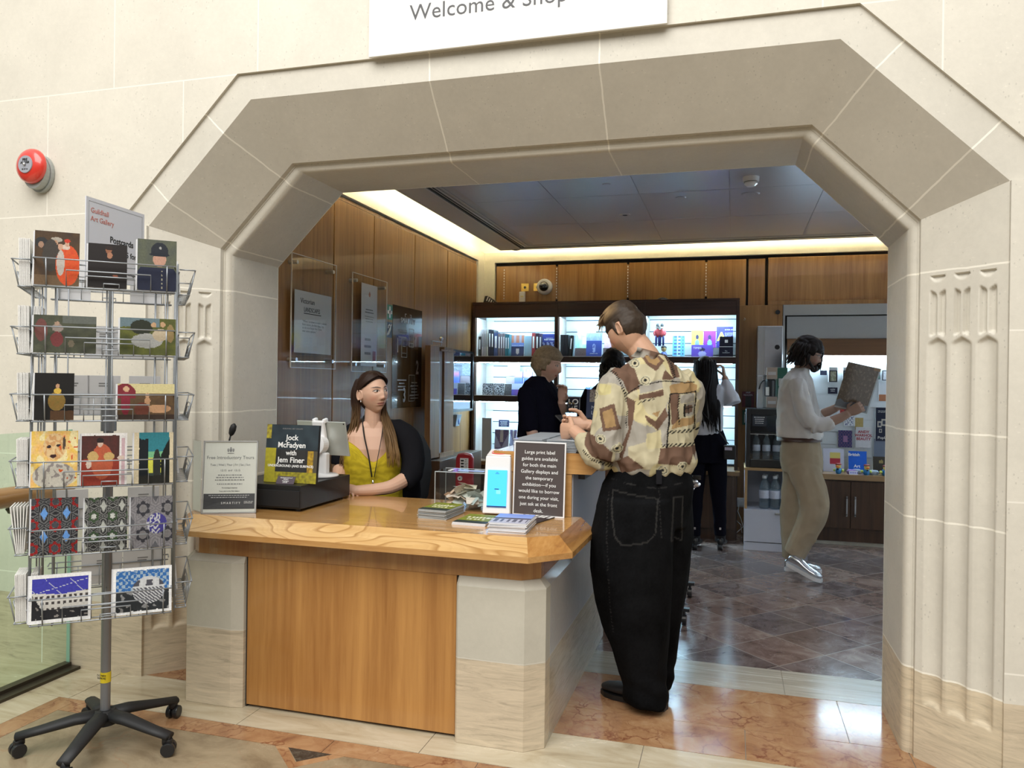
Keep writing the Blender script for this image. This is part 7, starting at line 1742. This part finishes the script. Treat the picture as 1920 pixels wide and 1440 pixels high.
# -- curly dark haired person behind the man
def ct(mb):
    mb.loft(rings([((-.92,6.1,.9),.19,.13,.2),((-.92,6.1,1.2),.18,.12,.2),((-.92,6.1,1.36),.19,.11,.2),((-.92,6.1,1.43),.12,.07,.2),((-.92,6.1,1.47),.06,.06,.2)]))
    for s in (-1,1): limb(mb,[(-.92+s*.17,6.1,1.37),(-.92+s*.23,6.1,1.2),(-.92+s*.22,6.05,1.0)],[.06,.055,.045])
def cn(mb): limb(mb,[(-.92,6.1,1.42),(-.92,6.1,1.55)],[.05,.048])
def cl(mb):
    for s in (-.09,.09): mb.loft(rings([((-.92+s,6.1,.95),.12,.12,0),((-.92+s,6.1,.5),.09,.09,0),((-.92+s,6.1,.06),.07,.07,0)]))
P,T=simple('person with curly black hair and dark clothes, mostly hidden behind the man\'s chin',(-.92,6.1,0),(-.92,6.1,1.585),(-.3,1),radians(10),(.25,.15,.10),[cn],ct,cl,(.006,.006,.008),(.01,.01,.012),[((-1.01,6.0,.001),(-1.03,6.24,.001)),((-.83,6.0,.001),(-.85,6.24,.001))],(.02,.02,.02),(.01,.01,.01))
hair_cap('hair',T,P,lambda d,q:(q.z+.06)/.02 if d.y>-.3 else (q.z-.04)/.02,.022,(.006,.005,.005),namp=.006,n=80)
st=[]; rnd=random.Random(8)
for i in range(90):
    a=rnd.uniform(-2.6,2.6)+pi/2; h=rnd.uniform(-.03,.10); r=.095*sqrt(max(.2,1-(h/.13)**2)); p=V((r*cos(a)*.85,r*sin(a),h)); pts=[T@p]
    for k in range(1,7): pts.append(T@(V((p.x*(1.12+.03*k)+.010*cos(k*2.1+i),p.y*(1.1+.02*k)+.010*sin(k*2.1+i),p.z-.027*k)))); 
    st.append((pts,.009,rnd.random()))
locks('curls',P,st,(.010,.008,.008),flat=1.)
# -- long black haired woman from behind, white blouse
def lt(mb):
    mb.loft(rings([((-.23,6.86,1.00),.145,.11,0),((-.23,6.86,1.08),.155,.115,0),((-.23,6.86,1.20),.15,.11,0),((-.225,6.86,1.32),.165,.11,0),((-.22,6.86,1.40),.165,.09,0),((-.22,6.86,1.44),.10,.065,0),((-.22,6.86,1.47),.055,.05,0)]))
    limb(mb,[(-.09,6.87,1.39),(-.035,6.85,1.35),(.0,6.82,1.28)],[.055,.060,.066]); limb(mb,[(.005,6.82,1.27),(-.02,6.84,1.34),(-.055,6.86,1.43),(-.065,6.87,1.47)],[.068,.060,.044,.034])
    limb(mb,[(-.35,6.87,1.38),(-.40,6.85,1.22),(-.38,6.78,1.08)],[.055,.055,.045])
def la_(mb):
    limb(mb,[(-.22,6.86,1.43),(-.22,6.86,1.50),(-.235,6.86,1.55)],[.048,.045,.045]); limb(mb,[(-.06,6.87,1.46),(-.072,6.87,1.50)],[.03,.026]); hand(mb,(-.072,6.87,1.50),(-.15,0,1),(-.9,.2,.1),(0,1,0),curl=(.7,.9,.6),sc=.95)
def ll(mb):
    mb.loft(rings([((-.22,6.87,1.06),.135,.105,0),((-.21,6.87,.95),.165,.125,0),((-.205,6.87,.85),.17,.13,0),((-.205,6.87,.76),.16,.12,0)]))
    mb.loft(rings([((-.29,6.87,.86),.09,.11,0),((-.295,6.87,.6),.075,.085,0),((-.30,6.87,.35),.058,.065,0),((-.30,6.87,.12),.05,.055,0)]))
    mb.loft(rings([((-.13,6.88,.86),.09,.11,0),((-.115,6.90,.6),.075,.085,0),((-.10,6.92,.35),.058,.065,0),((-.09,6.93,.12),.05,.055,0)]))
P,T=simple('woman seen from behind with waist length black hair and black trousers, one arm raised',(-.22,6.87,0),(-.235,6.87,1.555),(-.25,1),radians(0),(.42,.26,.18),[la_],lt,ll,(.60,.62,.68),(.005,.005,.010),None,None,None,fem=1)
hair_cap('hair',T,P,lambda d,q:(q.z+.10)/.02 if d.y>-.3 else (q.z-.05)/.02,.014,(.006,.005,.006),namp=.002,n=80)
st=[]; rnd=random.Random(18)
for i in range(110):
    a=rnd.uniform(-.15*pi,1.15*pi); p=V((.088*cos(a),.100*sin(a),rnd.uniform(0,.09))); q=T@p; sx_=cos(a)
    st.append(([q,T@V((p.x*1.12,p.y*1.1,-.06)),V((-.235-.165*sx_*.75,6.87-.105*sin(a)-.02,1.36)),V((-.225-.16*sx_*.75,6.76-.02*sin(a),1.20)),V((-.20-.13*sx_*.8,6.745,1.06+rnd.uniform(-.05,.06)))],.014,rnd.random()))
locks('long_hair',P,st,(.006,.005,.006),flat=.7)
for x,y in ((-.30,6.87),(-.09,6.93)):
    mb=MB(); shoe(mb,(x,y-.055,.035),(x+.03,y+.17,.02),w_=.036,h=.09); mb.box(x-.02,x+.02,y-.06,y-.02,.001,.05); mb.tube([(x,y,.07),(x,y,.16),(x,y,.22)],[.046,.044,.05],12); b=cadd(mb,'boot',M_shoe,P,(.006,.006,.007))
    mb=MB(); mb.box(x-.008,x+.008,y-.058,y-.052,.18,.20); cadd(mb,'buckle',M_chrome,b,smooth=False)
mb=MB(); p_,r_=interp([(-.36,6.78,1.42),(-.28,6.74,1.25),(-.10,6.74,1.02),(-.03,6.75,.93)],[(.0025,.009)]*4,5); mb.tube(p_,r_,6); s_=cadd(mb,'bag_strap',M_blkm,P)
o=empty('crossbody_bag',(-.02,6.78,.86),0,'small black bag with a pale tag hanging at the hip of the long haired woman','bag'); mb=MB(); mb.box(-.05,.05,-.04,.04,-.06,.06); mb.build('bag_body',M_blkm,parent=o,bev=.012,seg=3); mb=MB(); mb.box(-.04,.02,-.046,-.041,.02,.045); mb.build('tag',plain('pale_tag',(.45,.42,.55),.5),parent=o)
# -- man in the white shirt
def wt(mb):
    a=radians(78)
    mb.loft(rings([((.49,6.2,1.02),.17,.15,a),((.49,6.2,1.06),.185,.165,a),((.485,6.2,1.15),.185,.16,a),((.475,6.2,1.28),.185,.145,a),((.465,6.2,1.40),.19,.13,a),((.465,6.2,1.48),.18,.105,a),((.475,6.2,1.53),.12,.075,a),((.49,6.2,1.565),.068,.062,a)]))
    limb(mb,[(.455,6.03,1.47),(.47,5.98,1.36),(.51,5.96,1.22),(.56,5.96,1.15)],[.062,.068,.064,.062]); limb(mb,[(.545,5.96,1.145),(.62,5.965,1.15),(.69,5.975,1.175)],[.062,.056,.046])
    limb(mb,[(.50,6.37,1.47),(.54,6.40,1.34),(.60,6.38,1.20),(.68,6.32,1.22)],[.06,.062,.056,.045])
def wa(mb):
    limb(mb,[(.475,6.2,1.50),(.50,6.2,1.57),(.52,6.2,1.63)],[.058,.053,.053]); limb(mb,[(.66,5.97,1.165),(.74,5.99,1.20),(.80,6.0,1.235)],[.038,.034,.028]); hand(mb,(.80,6.0,1.235),(.8,.05,.5),(-.1,.6,.2),(.0,.2,1),curl=(.6,.8,.6),thumb=.4)
    limb(mb,[(.66,6.33,1.215),(.72,6.28,1.25),(.755,6.22,1.275)],[.038,.032,.028]); hand(mb,(.755,6.2,1.28),(.7,-.3,.25),(.0,-.5,.6),(0,.3,.9),curl=(.5,.7,.5),thumb=.4)
def wl(mb):
    a=radians(78)
    mb.loft(rings([((.495,6.2,1.06),.16,.135,a),((.50,6.2,.96),.17,.148,a),((.505,6.2,.86),.172,.150,a),((.51,6.2,.78),.16,.14,a)]))
    limb(mb,[(.50,6.12,.84),(.565,6.09,.66),(.585,6.07,.50),(.515,6.10,.30),(.455,6.12,.17)],[(.115,.10),(.112,.10),(.102,.095),(.088,.085),(.080,.075)],16,up=(1,0,0))
    limb(mb,[(.49,6.28,.84),(.47,6.30,.62),(.455,6.31,.45),(.45,6.31,.25),(.455,6.31,.10)],[(.11,.10),(.10,.10),(.09,.09),(.082,.08),(.08,.075)],16,up=(1,0,0))
def wsc(co):
    k=1+.05*fbm(co,20,2); return (.64*k,.62*k,.60*k)
P,T=simple('man in a white shirt and khaki trousers facing right with glasses and dark hair',(.49,6.2,0),(.535,6.2,1.665),(1,-.06),radians(14),(.36,.22,.16),[wa],wt,wl,wsc,lambda co:tuple(x*(1+.1*fbm(co,12,2)) for x in (.34,.28,.20)),None,None,None,topd=.012,legd=.013,hp=dict(stubble=.9,brow=(.02,.015,.01)))
def wmk(d,q):
    zl=.03 if d.y<-.5 else (.0 if d.y<-.15 else -.10)
    if abs(d.x)>.5 and -.35<d.y<.12: zl=.0
    return (q.z-zl)/.02
hair_cap('hair',T,P,wmk,lambda d,q:.020+.016*max(0,d.z)+.012*max(0,d.y),(.012,.008,.007),namp=.010,nsc=(18,24,24),n=100)
st=[]; rnd=random.Random(28)
for i in range(80):
    a=rnd.uniform(-.1*pi,1.1*pi) if i%3 else rnd.uniform(-.35*pi,0); z=rnd.uniform(-.01,.09); r=1.1; p=V((.082*cos(a),.10*sin(a),z)); 
    st.append(([T@p,T@V((p.x*1.25,p.y*1.2,z-.03)),T@V((p.x*1.3+rnd.uniform(-.01,.01),p.y*1.25+rnd.uniform(-.01,.01),z-.07)),T@V((p.x*1.22+rnd.uniform(-.015,.015),p.y*1.3+rnd.uniform(-.01,.02),z-.105))],.010,rnd.random()))
locks('hair_waves',P,st,(.014,.010,.008),flat=.8)
mb=MB()   # beard
mb.ell(T@V((0,-.074,-.088)),(.030,.030,.030),12); 
for s in (-1,1): mb.tube([T@V((s*.066,-.005,-.02)),T@V((s*.064,-.03,-.055)),T@V((s*.045,-.062,-.085)),T@V((0,-.080,-.098))],.011,8)
mb.tube([T@V((-.024,-.090,-.058)),T@V((0,-.101,-.047)),T@V((.024,-.090,-.058))],.0045,6)
cadd(mb,'beard',M_hair,P,(.015,.010,.008))
mb=MB()
for s in (-1,1):
    mb.tube([T@V((s*.033+.020*cos(a),-.098,.010+.017*sin(a))) for a in [2*pi*i/18 for i in range(19)]],.0022,6); mb.tube([T@V((s*.053,-.096,.013)),T@V((s*.078,-.04,.012)),T@V((s*.082,.01,.008))],.002,6)
mb.tube([T@V((-.013,-.100,.014)),T@V((.013,-.100,.014))],.0022,6); g_=cadd(mb,'glasses',M_blk,P)
a=radians(78); mb=MB(); mb.loft(rings([((.488,6.2,1.015),.178,.160,a),((.488,6.2,1.045),.178,.160,a),((.488,6.2,1.045),.150,.13,a),((.488,6.2,1.015),.150,.13,a)]),caps=False); cadd(mb,'belt',plain('brown_belt',(.05,.02,.012),.4),P)
M_silver=plain('silver_leather',(.70,.74,.80),.24,metal=.9,var=.08)
for hl,to,lift in (((.405,6.08,.095),(.63,5.965,.012),1),((.40,6.32,.001),(.665,6.30,.001),0)):
    mb=MB(); shoe(mb,V(hl)+V((0,0,.02)),V(to)+V((0,0,.02)),w_=.047,h=.085); s=cadd(mb,'sneaker',M_silver,P)
    mb=MB(); h=V(hl);t=V(to);d=(t-h).normalized();sd=V((-d.y,d.x,0)).normalized(); L=(t-h).length
    pts=[h+d*L*a_+sd*.048*b_ for a_,b_ in ((0,.4),(.04,.75),(.3,.85),(.65,1.05),(.9,.95),(1.02,.4),(1.02,-.4),(.9,-.95),(.65,-1.05),(.3,-.85),(.04,-.75),(0,-.4))]; n_=len(pts)
    mb.add(pts+[p+V((0,0,.026)) for p in pts],[tuple(range(n_))[::-1],tuple(range(n_,2*n_))]+[(i,(i+1)%n_,n_+(i+1)%n_,n_+i) for i in range(n_)]); so=mb.build('sole',plain('sole_white',(.62,.62,.64),.5),parent=s)
    mb=MB()
    for k in range(4): c=h+d*L*(.42+.07*k)+V((0,0,.085-.010*k)); mb.tube([c-sd*.028,c+V((0,0,.008)),c+sd*.028],.003,5)
    mb.build('laces',M_white,parent=s)
# the raised map in his hands
o=empty('map_sheet',(.965,6.03,1.375),0,'brown aerial map print in a clear sleeve held up by the man in white','map')
def mapc(u,v):
    n=nz(u,v,16,3); m=nz(u,v,40,5); c=(.10+.09*m,.065+.055*m,.04+.035*m)
    if n>.6: c=tuple(q*1.5 for q in c)
    if v<.12+.1*nz(u,v,5): c=(.20,.20,.22)
    if v<.04 or u>.95: c=(.42,.42,.42)
    if v>.93 and u>.8: c=(.30,.15,.06)
    return c
p=picture('map_print',.26,.34,50,60,mapc,o); 
A,B,Cc=V((.745,6.03,1.545)),V((1.055,6.13,1.545)),V((.70,5.98,1.295))
ex=(V((1.025,6.10,1.54))-V((.775,6.00,1.545))).normalized(); up_=(V((.775,6.0,1.545))-V((.655,6.02,1.285))); L_=up_.length; up_.normalize(); up_=(up_-up_.dot(ex)*ex*.0)
M4=Matrix(((ex.x,0,up_.x,0),(ex.y,0,up_.y,0),(ex.z,0,up_.z,0),(0,0,0,1))); nn=ex.cross(up_).normalized()
for i in range(3): M4[i][1]=-nn[i]
p.matrix_local=Matrix.Translation(V((.775,6.0,1.545))+ex*.13-up_*L_-V((.915,6.03,1.40))-0*nn)@M4
mb=MB(); mb.box(-.138,.138,-.001,.001,-.02,.36); s_=mb.build('clear_sleeve',M_acr,parent=o); s_.matrix_local=Matrix.Translation(V((.775,6.0,1.545))+ex*.13-up_*L_-V((.915,6.03,1.40))+nn*.004)@M4
